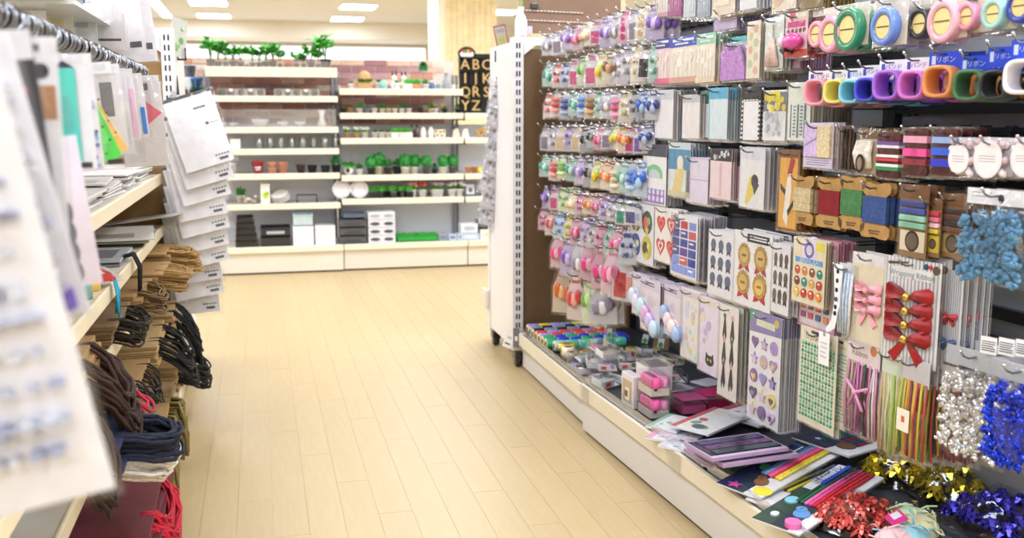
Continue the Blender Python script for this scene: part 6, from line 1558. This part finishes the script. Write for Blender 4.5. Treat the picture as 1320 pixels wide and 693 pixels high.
# ================================================================== LEFT SHELVING RUN
LX = -.38; LBX = -.82
LZ = [.868, .672, .525, .35]
ytops = [4.10, 3.196, 2.292, 1.388]
for si, y0 in enumerate(ytops):
    L = .9
    e = empty('display_shelf', (LX, y0, 0), 0, ['far left shelf unit beside the hanging white packs', 'left shelf unit with the dark red bags on its deck', 'left shelf unit below the hanging rulers', 'left shelf unit nearest the camera behind the blurred white packs'][si], 'shelf')
    MB().box(LBX-LX, .06, -L+.002, -.002, .012, .10, '#dcd7d2', 'paint').build('kick_panel', e)
    MB().box(LBX-LX, .075, -L+.002, -.002, .10, .142, '#e6dfd0', 'paint').build('deck', e)
    MB().box(.0755, .088, -L+.001, -.001, .102, .145, '#ecdfbf', 'paint', .004).build('lip', e)
    MB().box(LBX-LX-.03, LBX-LX, -L+.001, -.001, .145, 1.42, '#8a6a3c', 'hardboard').build('back_panel', e)
    for z in LZ:
        MB().box(LBX-LX, -.001, -L+.003, -.003, z-.016, z, '#ddd6c8', 'paint').build('shelf_board', e)
        MB().box(-.0008, .010, -L+.002, -.002, z-.038, z+.003, '#ecdfbf', 'paint', .004).build('lip', e)
    for yy in (-.012, -L+.012): MB().box(LBX-LX, LBX-LX+.02, yy-.011, yy+.011, .145, 1.42, '#d6d3d0', 'steel').build('upright', e)
    if si < 3:
        for zz in (LZ[0], LZ[1], LZ[3]):
            pass
# ------------------------------------------------------------------ paper bags laid flat, handles over the edge
def flat_bag(key, col, hcol, wY, dX, t, drop, out, n_h=2, rr=.0028, style='rope', hn=1):
    g = random.Random(hash_key(key))
    e = empty('paper_bag'); m = MB()
    m.box(-dX, 0, -wY/2, wY/2, 0, t, col, 'kraft', .0015)
    m.box(-dX*.995, -.002, -wY/2-.0006, wY/2+.0006, t*.46, t*.54, '#3a2a1a', 'matte')
    o = m.build('body', e); ps = [(o, [])]
    f = MB().box(-dX, -dX*.72, -wY*.48, wY*.48, t, t+.0012, vary(col, .05), 'kraft'); ps.append((f.build('folded_base', e), []))
    if style == 'stripe':
        s = MB().box(-.05, -.035, -wY*.4, wY*.4, t, t+.0006, '#3f8f7a', 'matte'); ps.append((s.build('stripe', e), []))
    for h in range(n_h):
        q = MB(); zz = t*(.3+.5*h)
        for k in range(hn):
            a = g.uniform(-.012, .012); oo = out*g.uniform(.8, 1.15); dd = drop*g.uniform(.7, 1.2); wv = wY*.26*g.uniform(.8, 1.15)
            P = [(-.03, -wv+a, zz), (.004, -wv+a, zz+.002), (oo*.55, -wv*.95+a, zz-dd*.25), (oo*.92, -wv*.6+a, zz-dd*.75), (oo, a, zz-dd), (oo*.92, wv*.6+a, zz-dd*.75), (oo*.55, wv*.95+a, zz-dd*.25), (.004, wv+a, zz+.002), (-.03, wv+a, zz)]
            S2 = []
            for i in range(len(P)-1):
                for u in (0, .5): S2.append(Vector(P[i]).lerp(Vector(P[i+1]), u)+Vector((g.uniform(-.004, .004), g.uniform(-.004, .004), g.uniform(-.004, .004)) if 1 < i < 7 else (0, 0, 0)))
            S2.append(Vector(P[-1]))
            if style == 'ribbon' or style == 'stripe':
                q.tube([(-.02, a-.03, zz), (out*.5, a-.03, zz-.004), (out*.8, a-.045+g.uniform(-.02, .02), zz-drop*.6), (out*.75, a-.03, zz-drop*1.3)], .0055, vary(hcol, .1), 'satin', 5)
                q.tube([(-.02, a+.03, zz), (out*.6, a+.02, zz-.006), (out*.7, a+.015, zz-drop*.8), (out*.55, a+.03, zz-drop*1.5)], .0055, vary(hcol, .1), 'satin', 5)
                q.ball((out*.6, a, zz-.012), (.012, .012, .009), hcol, 'satin', 8, 6)
            else: q.tube(S2, rr, vary(hcol, .1), 'fabric', 6)
        ps.append((q.build('handle', e), []))
    return e, ps
def hash_key(s): return sum((i+1)*ord(c) for i, c in enumerate(s))
def bag_stack(where, words, n, X, Y, z, col, hcol, wY=.3, dX=.34, t=.011, drop=.09, out=.09, jx=.015, rz=0, **kw):
    protos = [flat_bag(where+str(v), vary(col, .06), hcol, wY, dX, t, drop, out, **kw) for v in range(min(n, 3))]
    used = [False]*len(protos)
    for k in range(n):
        v = k % len(protos); e, ps = protos[v]
        lb = '%s, %s from the bottom, %s' % (words, ORD[k], where)
        loc = (X+rnd.uniform(-jx, jx), Y+rnd.uniform(-.012, .012), z+(t+.0015)*k+.0005); rot = (0, 0, rz+rnd.uniform(-.05, .05))
        if not used[v]: used[v] = True; e.location = loc; e.rotation_euler = rot; tag(e, lb, 'paper bag')
        else: dup(e, ps, loc, rot, lb)
KR = '#ad8a58'
# shelf 3 (z .525): far end, twine handles
bag_stack('far end of the third shelf', 'kraft bag with twine handles', 8, -.325, 3.86, LZ[2], KR, '#a5824f', .3, .4, .009, .012, .085, rr=.0035, hn=3)
bag_stack('third shelf by the far stack', 'kraft bag with coarse loop handles', 6, -.33, 3.5, LZ[2], '#a88454', '#9a7a48', .3, .4, .009, .02, .08, rr=.0035, hn=3)
bag_stack('third shelf above the flat sheets', 'brown kraft bag', 5, -.355, 3.12, LZ[2], '#9a7748', '#6a5230', .34, .4, .011, .02, .06, rr=.003, hn=2)
bag_stack('middle of the third shelf', 'olive brown bag with dark ties', 5, -.36, 2.72, LZ[2], '#7d6440', '#2a231c', .34, .4, .011, .03, .06, rr=.003, hn=2)
bag_stack('third shelf, middle', 'kraft bag with dark brown cord handles', 5, -.35, 2.16, LZ[2], '#a58352', '#3a261e', .34, .4, .016, .11, .07, rr=.0042, hn=2)
bag_stack('third shelf beside blurred packs', 'kraft bag with black brown cords', 4, -.35, 1.80, LZ[2], '#8f7045', '#33211b', .3, .4, .016, .12, .07, rr=.0042, hn=2)
# shelf 4 (z .35): kraft sheets with black cords at the far end
bag_stack('far end of the fourth shelf', 'kraft bag with black cord handles', 5, -.318, 3.70, LZ[3], '#a98b5a', '#121214', .3, .42, .011, .13, .075, rr=.0034, hn=3)
bag_stack('fourth shelf, wide stack', 'flat kraft bag with black cord handles', 5, -.312, 3.28, LZ[3], '#b09260', '#121214', .42, .42, .011, .12, .09, rr=.0034, hn=2)
bag_stack('fourth shelf by the striped bags', 'flat kraft bag with dark loops', 3, -.34, 2.86, LZ[3], '#9f7f4f', '#2a2320', .34, .4, .010, .06, .05, rr=.003)
bag_stack('fourth shelf below navy bags', 'white bag with thick white cord handles', 4, -.315, 2.18, LZ[3], '#d9d2c6', '#e4dfd8', .3, .4, .010, .03, .1, rr=.0046, hn=2)
bag_stack('fourth shelf over white bags', 'navy patterned bag with navy cord handles', 4, -.30, 2.16, LZ[3]+.047, '#1f2c55', '#161c30', .3, .4, .012, .02, .1, rr=.0046, hn=2)
bag_stack('fourth shelf above the navy bags', 'dark bag with crimson cords', 2, -.33, 2.32, LZ[3]+.1, '#20242e', '#b0243c', .2, .34, .011, .04, .06, rr=.004)
# deck: striped kraft with olive ribbons, dark red bags with red cords
bag_stack('far end of the left deck', 'kraft bag with black cords', 7, -.315, 3.72, .146, '#9f7f50', '#151516', .36, .42, .011, .05, .09, rr=.0032, hn=2)
bag_stack('left deck centre', 'kraft bag with a teal stripe and olive ribbons', 6, -.300, 3.18, .146, '#a88a5a', '#7d6f34', .42, .42, .011, .09, .055, style='stripe')
bag_stack('left deck past red bags', 'plain kraft bag with olive ribbons', 4, -.292, 2.80, .146, '#a3855a', '#84763c', .3, .4, .011, .08, .05, style='ribbon')
bag_stack('left deck, lower corner', 'dark red bag with bright red cords', 7, -.255, 2.32, .146, '#5e1620', '#c01f38', .5, .42, .010, .06, .03, rr=.0036, hn=3)
bag_stack('left deck nearest the camera', 'dark red bag with dark cords', 5, -.27, 1.78, .146, '#571520', '#2a1a1e', .42, .42, .011, .05, .05, rr=.003)
# ---- flat clear packs on shelves 1 and 2
def flat_pack(lb, X, Y, z, dX, wY, t, col, shapes=(), rz=0, tilt=(0, 0), mat='matte', cat='pack', bulge=.006, name='flat_pack'):
    e = empty(name, (X, Y, z), 0, lb, cat); e.rotation_euler = (tilt[0], tilt[1], rz)
    m = MB().box(-dX, 0, -wY/2, wY/2, 0, t, col, mat); d = 0
    for x0, x1, y0, y1, c in shapes:
        d += .0002; m.box(-dX*x0, -dX*x1, -wY/2+wY*y0, -wY/2+wY*y1, t, t+.0004+d, c, mat)
    m.build('contents', e)
    s = sleeve_mb(wY, dX, t+.002, 'film', .008, bulge); M = Matrix.Rotation(PI/2, 4, 'Z') @ TR(0, 0, t/2) @ Matrix.Rotation(-PI/2, 4, 'X')
    s.v = [tuple((TR(0, 0, t/2+.002) @ RZ(-PI/2) @ Matrix.Rotation(-PI/2, 4, 'X')) @ Vector(q)) for q in s.v]
    xs = [q[0] for q in s.v]; o = -max(xs)+.004; s.v = [(q[0]+o, q[1], q[2]) for q in s.v]
    s.build('sleeve', e); return e
k = 0
for Y, n in ((3.78, 5), (3.38, 5), (2.98, 5), (2.58, 4), (2.2, 4)):
    for j in range(n):
        flat_pack('clear white sheet pack on upper left shelf, %s pile from end, %s from bottom' % (ORD[k], ORD[j]), -.40+rnd.uniform(-.01, .015), Y+rnd.uniform(-.02, .02), LZ[0]+.002+.010*j, .26, .33, .005, vary('#e6e3df', .05), ((.1, .3, .1, .5, '#cfcac4'), (.6, .7, .2, .6, '#d9cfae')), rnd.uniform(-.08, .08)); 
    k += 1
for j in range(3): flat_pack('clear pack with dark edge on the second left shelf, %s from the bottom' % ORD[j], -.375+.01*j, 3.6-.03*j, LZ[1]+.002+.013*j, .3, .4, .006, ['#5a5852', '#c9c4b4', '#d5d3cc'][j], ((.2, .8, .1, .4, '#9a958a'),), .05*j, (0, 0))
for j in range(2): flat_pack('grey clear pack on the second left shelf, %s one' % ('lower', 'upper')[j], -.39, 3.1, LZ[1]+.002+.011*j, .28, .3, .006, ['#8d8f96', '#b4b6bc'][j], ((.1, .5, .2, .8, '#73757c'),))
for j, (Y, c, c2, l) in enumerate(((2.78, '#e2dfe0', '#c9303c', 'white and red striped pack'), (2.66, '#d8403a', '#efe9e4', 'red pack'))): flat_pack('%s leaning on the second left shelf near the blue tassels' % l, -.385, Y, LZ[1]+.004+.02*j, .2, .12, .008, c, ((.05, .95, .35, .6, c2),), .5, (R(8), 0))
for j, (dx, Y, c, l) in enumerate(((0, 2.56, '#e8c860', 'yellow round pot of trim'), (-.01, 2.50, '#d9a94a', 'amber round pot of trim'), (.0, 2.44, '#6f9f94', 'sea green round pot of trim'))):
    e = empty('trim_roll', (-.415+dx, Y, LZ[1]+.001), 0, l+' at the lip of the second left shelf', 'roll'); MB().lathe([(.018, 0), (.03, 0), (.03, .045), (.018, .045)], c, 'satin', 16, cap=False).build('trim', e); MB().lathe([(.016, .001), (.018, .001), (.018, .044), (.016, .044)], '#e9e2d0', 'matte', 14, cap=False).build('core', e)
e = empty('tassel', (-.366, 2.62, LZ[1]+.012), 0, 'teal blue tassel hanging over the second left shelf lip', 'tassel'); m = MB(); g = random.Random(12)
for j in range(14): a = g.uniform(-.03, .03); m.tube([(-.05, .0+a*.3, .006), (.004, a*.6, .006), (.012, a, -.03), (.010+g.uniform(-.004, .006), a*1.3, -.07-g.uniform(0, .02))], .0024, vary('#2f97b8', .15), 'fabric', 4)
m.ball((-.004, 0, .007), (.012, .012, .007), '#2f87a8', 'fabric', 8, 5); m.build('fringe', e)
e = empty('cord_loop', (-.366, 3.02, LZ[1]+.004), 0, 'pair of black cord loops over the second left shelf lip', 'cord')
for j in range(3): MB().tube([(-.06, .01+.02*j, .004), (.0, .012+.02*j, .02), (.018, .012+.02*j, -.02), (.012, .02+.02*j, -.10), (.0145, .03+.02*j, -.02), (.0, .032+.02*j, .016), (-.06, .03+.02*j, .004)], .0042, '#1a1b1e', 'fabric', 6).build('cord', e)
flat_pack('long clear pack reaching past the end of the second left shelf', -.30, 3.98, LZ[1]+.05, .34, .16, .005, '#c9c7c0', (), R(-12), (0, R(-8)))
# ---- top shelf goods: framed tray and clear packs
z0 = 1.325
tag(MB().box(-.82, -.352, 2.24, 3.1, 1.316, 1.324, '#dfe2e0', 'gloss').build('top_tray', None), 'pale flat tray base under the black framed tray, upper left', 'tray')
p = on_y(50, 8, 2.2)
e = empty('framed_tray', (-.37, 2.2, z0), 0, 'black framed tray at the upper left corner on the top shelf', 'tray'); MB().box(-.42, -.012, .003, .25, .004, .06, '#b9c4c2', 'gloss').build('panel', e); m = MB(); m.box(-.43, 0, 0, .012, 0, .012, '#16171a', 'gloss'); m.box(-.012, 0, .012, .26, 0, .075, '#16171a', 'gloss'); m.box(-.43, 0, 0, .012, .063, .075, '#16171a', 'gloss'); m.box(-.012, 0, 0, .012, .012, .063, '#16171a', 'gloss'); m.build('frame', e)
def facing(name, cat, lb, Y, xr, yt, yb, w, roll, make, sleeve='film', rz=0, off=(0, 0)):
    """a card that hangs from the rod and faces the entrance of the aisle; xr = pixel column of its right edge half way down"""
    ym = (yt+yb)/2; q = on_y(xr, ym, Y); zt = on_y(xr, yt, Y).z; zb = on_y(xr, yb, Y).z; h = (zt-zb)/max(.7, math.cos(roll))
    c = make(w, h)
    mid = Vector((q.x-w/2*math.cos(roll), Y, (zt+zb)/2))
    top = mid+Vector((-math.sin(roll)*h/2, 0, math.cos(roll)*h/2))
    e = empty(name, top, 0, lb, cat); e.rotation_euler = (0, -roll, rz)
    c.m.build('card', e)
    for nm, mb in c.parts: mb.build(nm, e)
    if sleeve: sleeve_mb(w, h, c.t+.001, sleeve, .006, .005).build('sleeve', e)
    return e
def textback(rows, seed, bg='#eceaf0', purple=None):
    def f(w, h):
        c = Card(w, h, bg, .004); g = random.Random(seed)
        for k in range(rows):
            v = .1+.84*k/rows; u = g.uniform(.08, .2); big = k % 4 == 1
            while u < .93:
                l = g.uniform(.02, .05) if not big else g.uniform(.03, .06)
                c.rect(u, v, min(.96, u+l), v+(.034 if big else .016), ['#b0b4c6', '#c2c5d2', '#989db6'][g.randrange(3)]); u += l+g.uniform(.012, .04)
                if g.random() < .06: u += .15
        for k in range(3):
            if rows > 8: c.rect(.1, .32+.24*k, .94, .325+.24*k, '#a9adbd')
        if purple: c.rect(*purple, '#4a2f9a')
        return c
    return f
ROD = Vector((-.30, 0, 1.213))
facing('sheet_pack', 'pack', 'largest blurred white pack with grey printing, nearest the camera', .74, 76, 120, 672, .24, .19, textback(11, 3))
facing('sheet_pack', 'pack', 'blurred white pack with a purple corner patch behind the nearest one', .90, 66, 75, 434, .2, .21, textback(14, 5, '#edebf0', (.83, .9, .96, .97)))
facing('sheet_pack', 'pack', 'white pack at the far left edge between the two blurred ones', .82, 22, 60, 470, .18, .2, textback(12, 9))
def darkpic(w, h):
    c = Card(w, h, '#191a20', .004); c.rect(0, 0, 1, .1, '#e4e2e8').rect(.3, .1, .9, .26, '#d9cfe0').poly([(.55, .08), (.95, .2), (.9, .25), (.5, .14)], '#d8343c').disc(.5, .2, .08, '#6a4a42').disc(.7, .24, .07, '#7a5448').rect(.55, .72, 1, 1, '#3a2a80').rect(.75, .8, 1, 1, '#5a2436'); return c
facing('print_pack', 'pack', 'black pack with a red flash and a purple foot among the white packs', 1.0, 68, 48, 414, .17, .08, darkpic)
def whitehead(w, h):
    c = Card(w, h, '#efedf1', .003); c.rect(0, .03, .9, .06, '#55565f').disc(.9, .14, .05, '#33343c').rect(.6, .2, .98, .3, '#d0404c').rect(.75, .2, .98, .34, '#b98a5f'); return c
facing('print_pack', 'pack', 'white sleeve with a red and tan label, left of the dotted sheet', 1.12, 82, 48, 352, .16, .0, whitehead)
def greydots(w, h):
    c = Card(w, h, '#dbd2e0', .002)
    for k in range(4): c.disc(.8, .5+.135*k, .11, '#70727a', n=20)
    return c
facing('dotted_sheet', 'sheet', 'lilac sheet with a column of dark grey dots', 1.26, 116, 186, 376, .2, .11, greydots, None)
def teal(w, h):
    c = Card(w, h, '#e4e4e8', .002); m = MB().box(-w*.28, w*.2, -.006, -.002, -h*.93, -h*.12, '#4db9ac', 'gloss'); c.part('ruler', m); m = MB().prism([(-w*.28, -h*.12), (w*.2, -h*.12), (-.04*w, -h*.06)], -.006, -.002, '#2a2c30'); c.part('tip', m); c.rect(.1, .0, .9, .08, '#d9dae0').rect(.6, .94, .9, .99, '#22242a'); return c
facing('ruler_pack', 'ruler', 'teal pointed strip in a clear pack on the chrome rod', 1.42, 119, 70, 218, .055, .03, teal)
def bluepat(w, h):
    c = Card(w, h, '#e6e3ea', .002); g = random.Random(3); c.rect(.3, .04, .9, .2, '#c2c6d0').lines(.3, .24, .8, 2, .04, '#55585f', .02)
    for k in range(26): c.disc(g.uniform(.35, .95), g.uniform(.4, .96), .06, g.choice(['#3f62b4', '#7fa6d6', '#8a5a94', '#b0b4c2', '#34405f']), n=7)
    return c
facing('print_pack', 'pack', 'clear pack of blue and violet patterned strips on the rod', 1.56, 126, 70, 220, .05, .06, bluepat)
def tri(col, P, hole=True, lbl=None):
    def f(w, h):
        c = Card(w, h, '#e9e8ee', .0012, pts=[(0, 0), (1, 0), (1, .1), (0, .1)]); c.rect(0.1, .02, .9, .08, '#d6d8dd')
        m = MB(); m.prism([(c.X(u), c.Z(v)) for u, v in P], -.004, -.0015, col, 'gloss'); c.part('set_square', m)
        m = MB(); (a, b), (a2, b2), (a3, b3) = P[:3]; gx, gz = (a+a2+a3)/3, (b+b2+b3)/3
        m.prism([(c.X(gx+(u-gx)*.4), c.Z(gz+(v-gz)*.4)) for u, v in P], -.0046, -.0042, tuple(min(1, q*1.25+.02) for q in hx(col)), 'gloss')
        for q in range(5): m.prism(disc_pts(c.X(gx+.1*(q % 2)), c.Z(.35+.13*q), .0022, .0022, 8), -.0052, -.0047, '#1f5a2a' if col[1] < '6' else '#8a5a2a')
        c.part('markings', m)
        if lbl: c.part('label', MB().box(c.X(lbl[0]), c.X(lbl[2]), -.005, -.0045, c.Z(lbl[3]), c.Z(lbl[1]), '#2a2c34'))
        c.h = h; return c
    return f
facing('set_square_pack', 'ruler', 'bright green triangular set square in a clear pack', 1.75, 152, 82, 216, .085, .08, tri('#4ccb4a', [(.5, .14), (.98, .9), (.62, .96)], lbl=(.7, .93, .98, .97)))
facing('set_square_pack', 'ruler', 'orange yellow triangular set square behind the green one', 1.92, 160, 84, 202, .09, .06, tri('#e8b544', [(.3, .12), (1, .93), (.78, .97)]))
def labelpack(w, h): return Card(w, h, '#e4e2e8', .002).rect(.55, .2, .8, .62, '#2f3346').rect(.1, .04, .9, .12, '#d2d4da')
facing('ruler_pack', 'ruler', 'clear ruler pack with a tall navy label', 2.08, 160, 86, 190, .09, .06, labelpack)
def rulers(cols):
    def f(w, h):
        c = Card(w, h, '#e9e6ec', .0015)
        for k, q in enumerate(cols): c.part('ruler', MB().box(w*(.08+.14*k), w*(.18+.14*k), -.004, -.0012, -h*.95, -h*((.2 if len(cols) < 3 or cols[0][1] == 'f' else .45)+.04*k), q, 'gloss'))
        return c
    return f
facing('ruler_pack', 'ruler', 'pack of pink rulers on the chrome rod', 2.3, 176, 90, 182, .09, .07, rulers(['#f0a8cf', '#e37fb6', '#e9bcd6']))
facing('ruler_pack', 'ruler', 'pack of blue and white rulers on the chrome rod', 2.48, 188, 96, 178, .09, .08, rulers(['#3f86d0', '#e4ecf4', '#3f7fd0']))
facing('set_square_pack', 'ruler', 'rose red triangular set square at the far end of the rod', 2.66, 208, 98, 176, .11, .05, tri('#dc5f74', [(.05, .05), (1, .62), (.4, .97)]))
facing('ruler_pack', 'ruler', 'empty-looking clear white pack at the far end of the rod', 2.84, 212, 106, 214, .11, .05, lambda w, h: Card(w, h, '#e9e6e8', .002).rect(.3, .02, .7, .1, '#3f4148').rect(.1, .6, .5, .95, '#dedbe2'))
facing('ruler_pack', 'ruler', 'pale clear pack between the orange and pink rulers', 2.2, 168, 90, 200, .1, .07, lambda w, h: Card(w, h, '#e3e2e9', .002).rect(.1, .05, .9, .12, '#cfd2da').rect(.2, .7, .95, .9, '#d5d3de'))
e = empty('display_rod', (ROD.x, .3, ROD.z), 0, 'chrome rod with a row of shiny rings across the upper left', 'rod')
MB().tube([(0, 0, 0), (0, 2.64, 0)], .0095, '#44474e', 'chrome', 12).build('rod', e)
MB().lathe([(.012, -.02), (.013, -.016), (.013, .016), (.012, .02)], '#7d8088', 'steel', 14).build('end_cap', e, (0, 2.655, 0), (PI/2, 0, 0))
m = MB(); m.tube([(0, 2.60, 0), (-.04, 2.6, -.02), (-.09, 2.6, -.03), (-.52, 2.6, -.03)], .006, '#8d9098', 'chrome', 8); m.tube([(0, .1, 0), (-.04, .1, -.02), (-.09, .1, -.03), (-.52, .1, -.03)], .006, '#8d9098', 'chrome', 8); m.build('bracket', e)
ring = MB().torus((0, 0, -.003), .0165, .0032, '#84878f', 'chrome', 'y', 18, 6).build('ring', e); first = True; y = .3
while y < 2.58:
    o = ring if first else ring.copy()
    if not first: S.collection.objects.link(o)
    first = False; o.location = (rnd.uniform(-.0015, .0015), y, 0); o.rotation_euler = (rnd.uniform(-.35, .35), 0, rnd.uniform(-.6, .6)); y += .021+rnd.uniform(-.005, .007)
# packs hanging above, near the top shelf
for j, (Y, xr, yt, yb, w) in enumerate(((2.36, 62, 14, 96, .2), (2.5, 96, 16, 92, .2), (2.66, 126, 20, 84, .2), (3.0, 150, 20, 90, .22))):
    facing('sheet_pack', 'pack', 'pale clear pack behind the chrome rod under the tray, %s from the left' % ORD[j], Y, xr, yt, yb, w, .0, lambda w, h, j=j: Card(w, h, ['#e9e6e6', '#e6e2d6', '#dfe6ea', '#e9e6ea'][j], .003).rect(.1, .1, .9, .25, ['#d9d5cc', '#e0d6a4', '#b4c4d0', '#8d9098'][j]))
def toppack(cols, strip=None):
    def f(w, h):
        c = Card(w, h, '#e7e4ea', .003)
        for k, q in enumerate(cols): c.rect(.12+.1*k, .2, .2+.1*k, .7, q)
        if strip: c.rect(.1, strip, .9, strip+.07, '#3f434c')
        return c
    return f
facing('sheet_pack', 'pack', 'clear pack with pink and blue trim high on the left', 2.62, 150, -45, 26, .12, .05, toppack(['#e4dfe6', '#8fa0d0', '#4a5a9a', '#e0b4cc']))
facing('sheet_pack', 'pack', 'clear white pack with a dark strip below the pink and blue pack', 2.75, 162, 18, 64, .12, .02, toppack([], .7))
facing('sheet_pack', 'pack', 'pale stack of clear packs left of the tall hanging pack', 2.9, 166, 10, 72, .14, .02, toppack(['#e9e2c4', '#e0dce4']))
facing('sheet_pack', 'pack', 'tall clear pack with a black label high on the left', 3.05, 181, -40, 70, .1, .1, toppack(['#d9d3ea', '#efedf2'], .86))
facing('sheet_pack', 'pack', 'clear pack nearest the brown end panel high on the left', 3.2, 196, -40, 80, .1, .08, toppack(['#e9e6ea', '#dfe4e2'], .8))
# ------------------------------------------------------------------ white packs cascading on the left end post
def whitepack(w, h):
    c = Card(w, h, '#f1eff3', .016, 'gloss'); c.bulge = .010
    c.rect(0, 0, 1, .045, '#4a4a50').rect(.55, .2, .8, .225, '#63646c').disc(.72, .44, .035, '#55565e').rect(.78, .44, .95, .45, '#9a9ba4')
    for k in range(5): c.rect(.66+.06*k, .87, .70+.06*k, .895, '#8b8c96')
    c.rect(.72, .92, .9, .955, '#55565e'); return c
P0 = Vector((-.262, 4.02, 1.172))
c = whitepack(.185, .285); e0 = empty('wipe_pack', P0, 0, 'thick white sheet pack, topmost of the cascade on the left post', 'pack'); e0.rotation_euler = (R(-7), R(-17), 0)
ps = [(c.m.build('card', e0), []), (sleeve_mb(.185, .285, .018, 'film', .014, .009, .0).build('sleeve', e0), [])]
for k in range(1, 10): dup(e0, ps, P0+Vector((-.003*k+rnd.uniform(-.006, .006), .012*k, -.064*k)), (R(-7)+rnd.uniform(-.02, .02), R(-15+.9*k)+rnd.uniform(-.05, .05), rnd.uniform(-.06, .06)), 'thick white sheet pack, %s from the top of the cascade on the left post' % ORD[k])
# chrome clip strip carrying them, with black clips
e = empty('clip_strip', (-.315, 4.115, 1.19), 0, 'clear strip of black clips behind the cascade of white packs', 'clip strip'); MB().box(-.008, .008, 0, .0015, -.72, 0, WHITE, 'clear').build('strip', e)
for k in range(10): MB().box(-.016, .012, -.012, 0, -.05-.064*k, -.025-.064*k, '#2b2c30', 'gloss', .003).build('clip', e, None, (0, 0, 0))
# clips with cards on top of both end posts
def post_clip(x, y, z, lb, lb2, card, rx, w=.04, h=.11):
    e = empty('card_clip', (x, y, z), 0, lb, 'clip'); m = MB(); m.box(-.018, -.012, -.004, .0, 0, .05, '#1e1f23', 'gloss'); m.box(.012, .018, -.004, .0, 0, .05, '#1e1f23', 'gloss'); m.box(-.018, .018, -.004, 0, 0, .008, '#1e1f23', 'gloss'); m.build('clip', e)
    if card: c = card(w, h); o = empty('price_card', (x, y-.008, z+h+.012), 0, lb2, 'card'); o.rotation_euler = rx; c.m.build('card', o); sleeve_mb(w, h, .002, 'clear', .002, .0).build('sleeve', o)
p = on_y(236, 88, 4.45)
post_clip(-.286, 4.28, on_y(236, 78, 4.28).z, 'black card clip on the side of the left end unit', 'green printed card held edge-on by the clip on the left end unit', lambda w, h: scatter(Card(w, h, '#dfe4dc', .0016), 8, .2, .8, .2, .9, ['#8fc06a', '#5f9a4a', '#c9d8b0'], .14), (0, R(8), R(55)), .09, .15)
tag(MB().prism([(-.006, -.075), (.006, -.075), (.001, 0), (-.001, 0)], -.004, 0, '#3a3b40', 'gloss').build('card_clip', None, (-.296, 4.12, on_y(231, 97, 4.12).z)), 'thin dark clip above the cascade of white packs', 'clip')
xr = on_y(641, 80, 4.45)
post_clip(xr.x+.006, 4.45, xr.z, 'black card clip on the side of the right end unit', 'picture card with a red border in the clip on the right end unit', lambda w, h: Card(w, h, '#b8405c', .0016).rect(.1, .05, .9, .3, '#e4dfe6').rect(.1, .3, .9, .75, '#e6e09a').rect(.12, .75, .88, .96, '#e9d9de').disc(.5, .45, .2, '#cfd86a').rect(.2, .12, .8, .22, '#b4b0bc'), (0, R(-12), R(-10)), .058, .15)
def greybag(w, h): return scatter(Card(w, h, '#cfced6', .004).rect(0, 0, 1, .1, '#55565e'), 12, .15, .9, .2, .9, ['#a9aab4', '#e6e4ea', '#8d8e98'], .13, 'disc', 6)
c = greybag(.07, .15); q = on_y(650, 100, 4.42); e1 = empty('sheet_pack', q, 0, 'crinkled silver pack on the right end unit, topmost of its chain', 'pack'); e1.rotation_euler = (R(-6), R(14), R(-20))
ps1 = [(c.m.build('card', e1), []), (sleeve_mb(.07, .15, .006, 'crinkle', .012, .012, .004).build('sleeve', e1), [])]
for k in range(1, 8): dup(e1, ps1, q+Vector((-.012*(k % 2)-.004*k, .012*k, -.075*k)), (R(-6), R(14)+rnd.uniform(-.15, .1), R(-20)+rnd.uniform(-.3, .3)), 'crinkled silver pack on the right end unit, %s from the top of its chain' % ORD[k])
e = empty('clip_strip', (1.043, 4.54, 1.27), 0, 'clip strip that carries the crinkled silver packs', 'clip strip'); MB().box(-.006, 0, -.006, .006, -.72, 0, '#d5d5da', 'gloss').build('strip', e)
for k in range(8): MB().box(-.016, -.006, -.012, .0, -.05-.075*k, -.03-.075*k, '#2b2c30', 'gloss', .003).build('clip', e)
tag(MB().box(-.02, .0, -.05, .05, 0, .09, '#e3d9d4', 'gloss', .006).build('paper_pack', None, (1.046, 4.62, .18)), 'pale pink pack low on the side of the right end unit', 'pack')
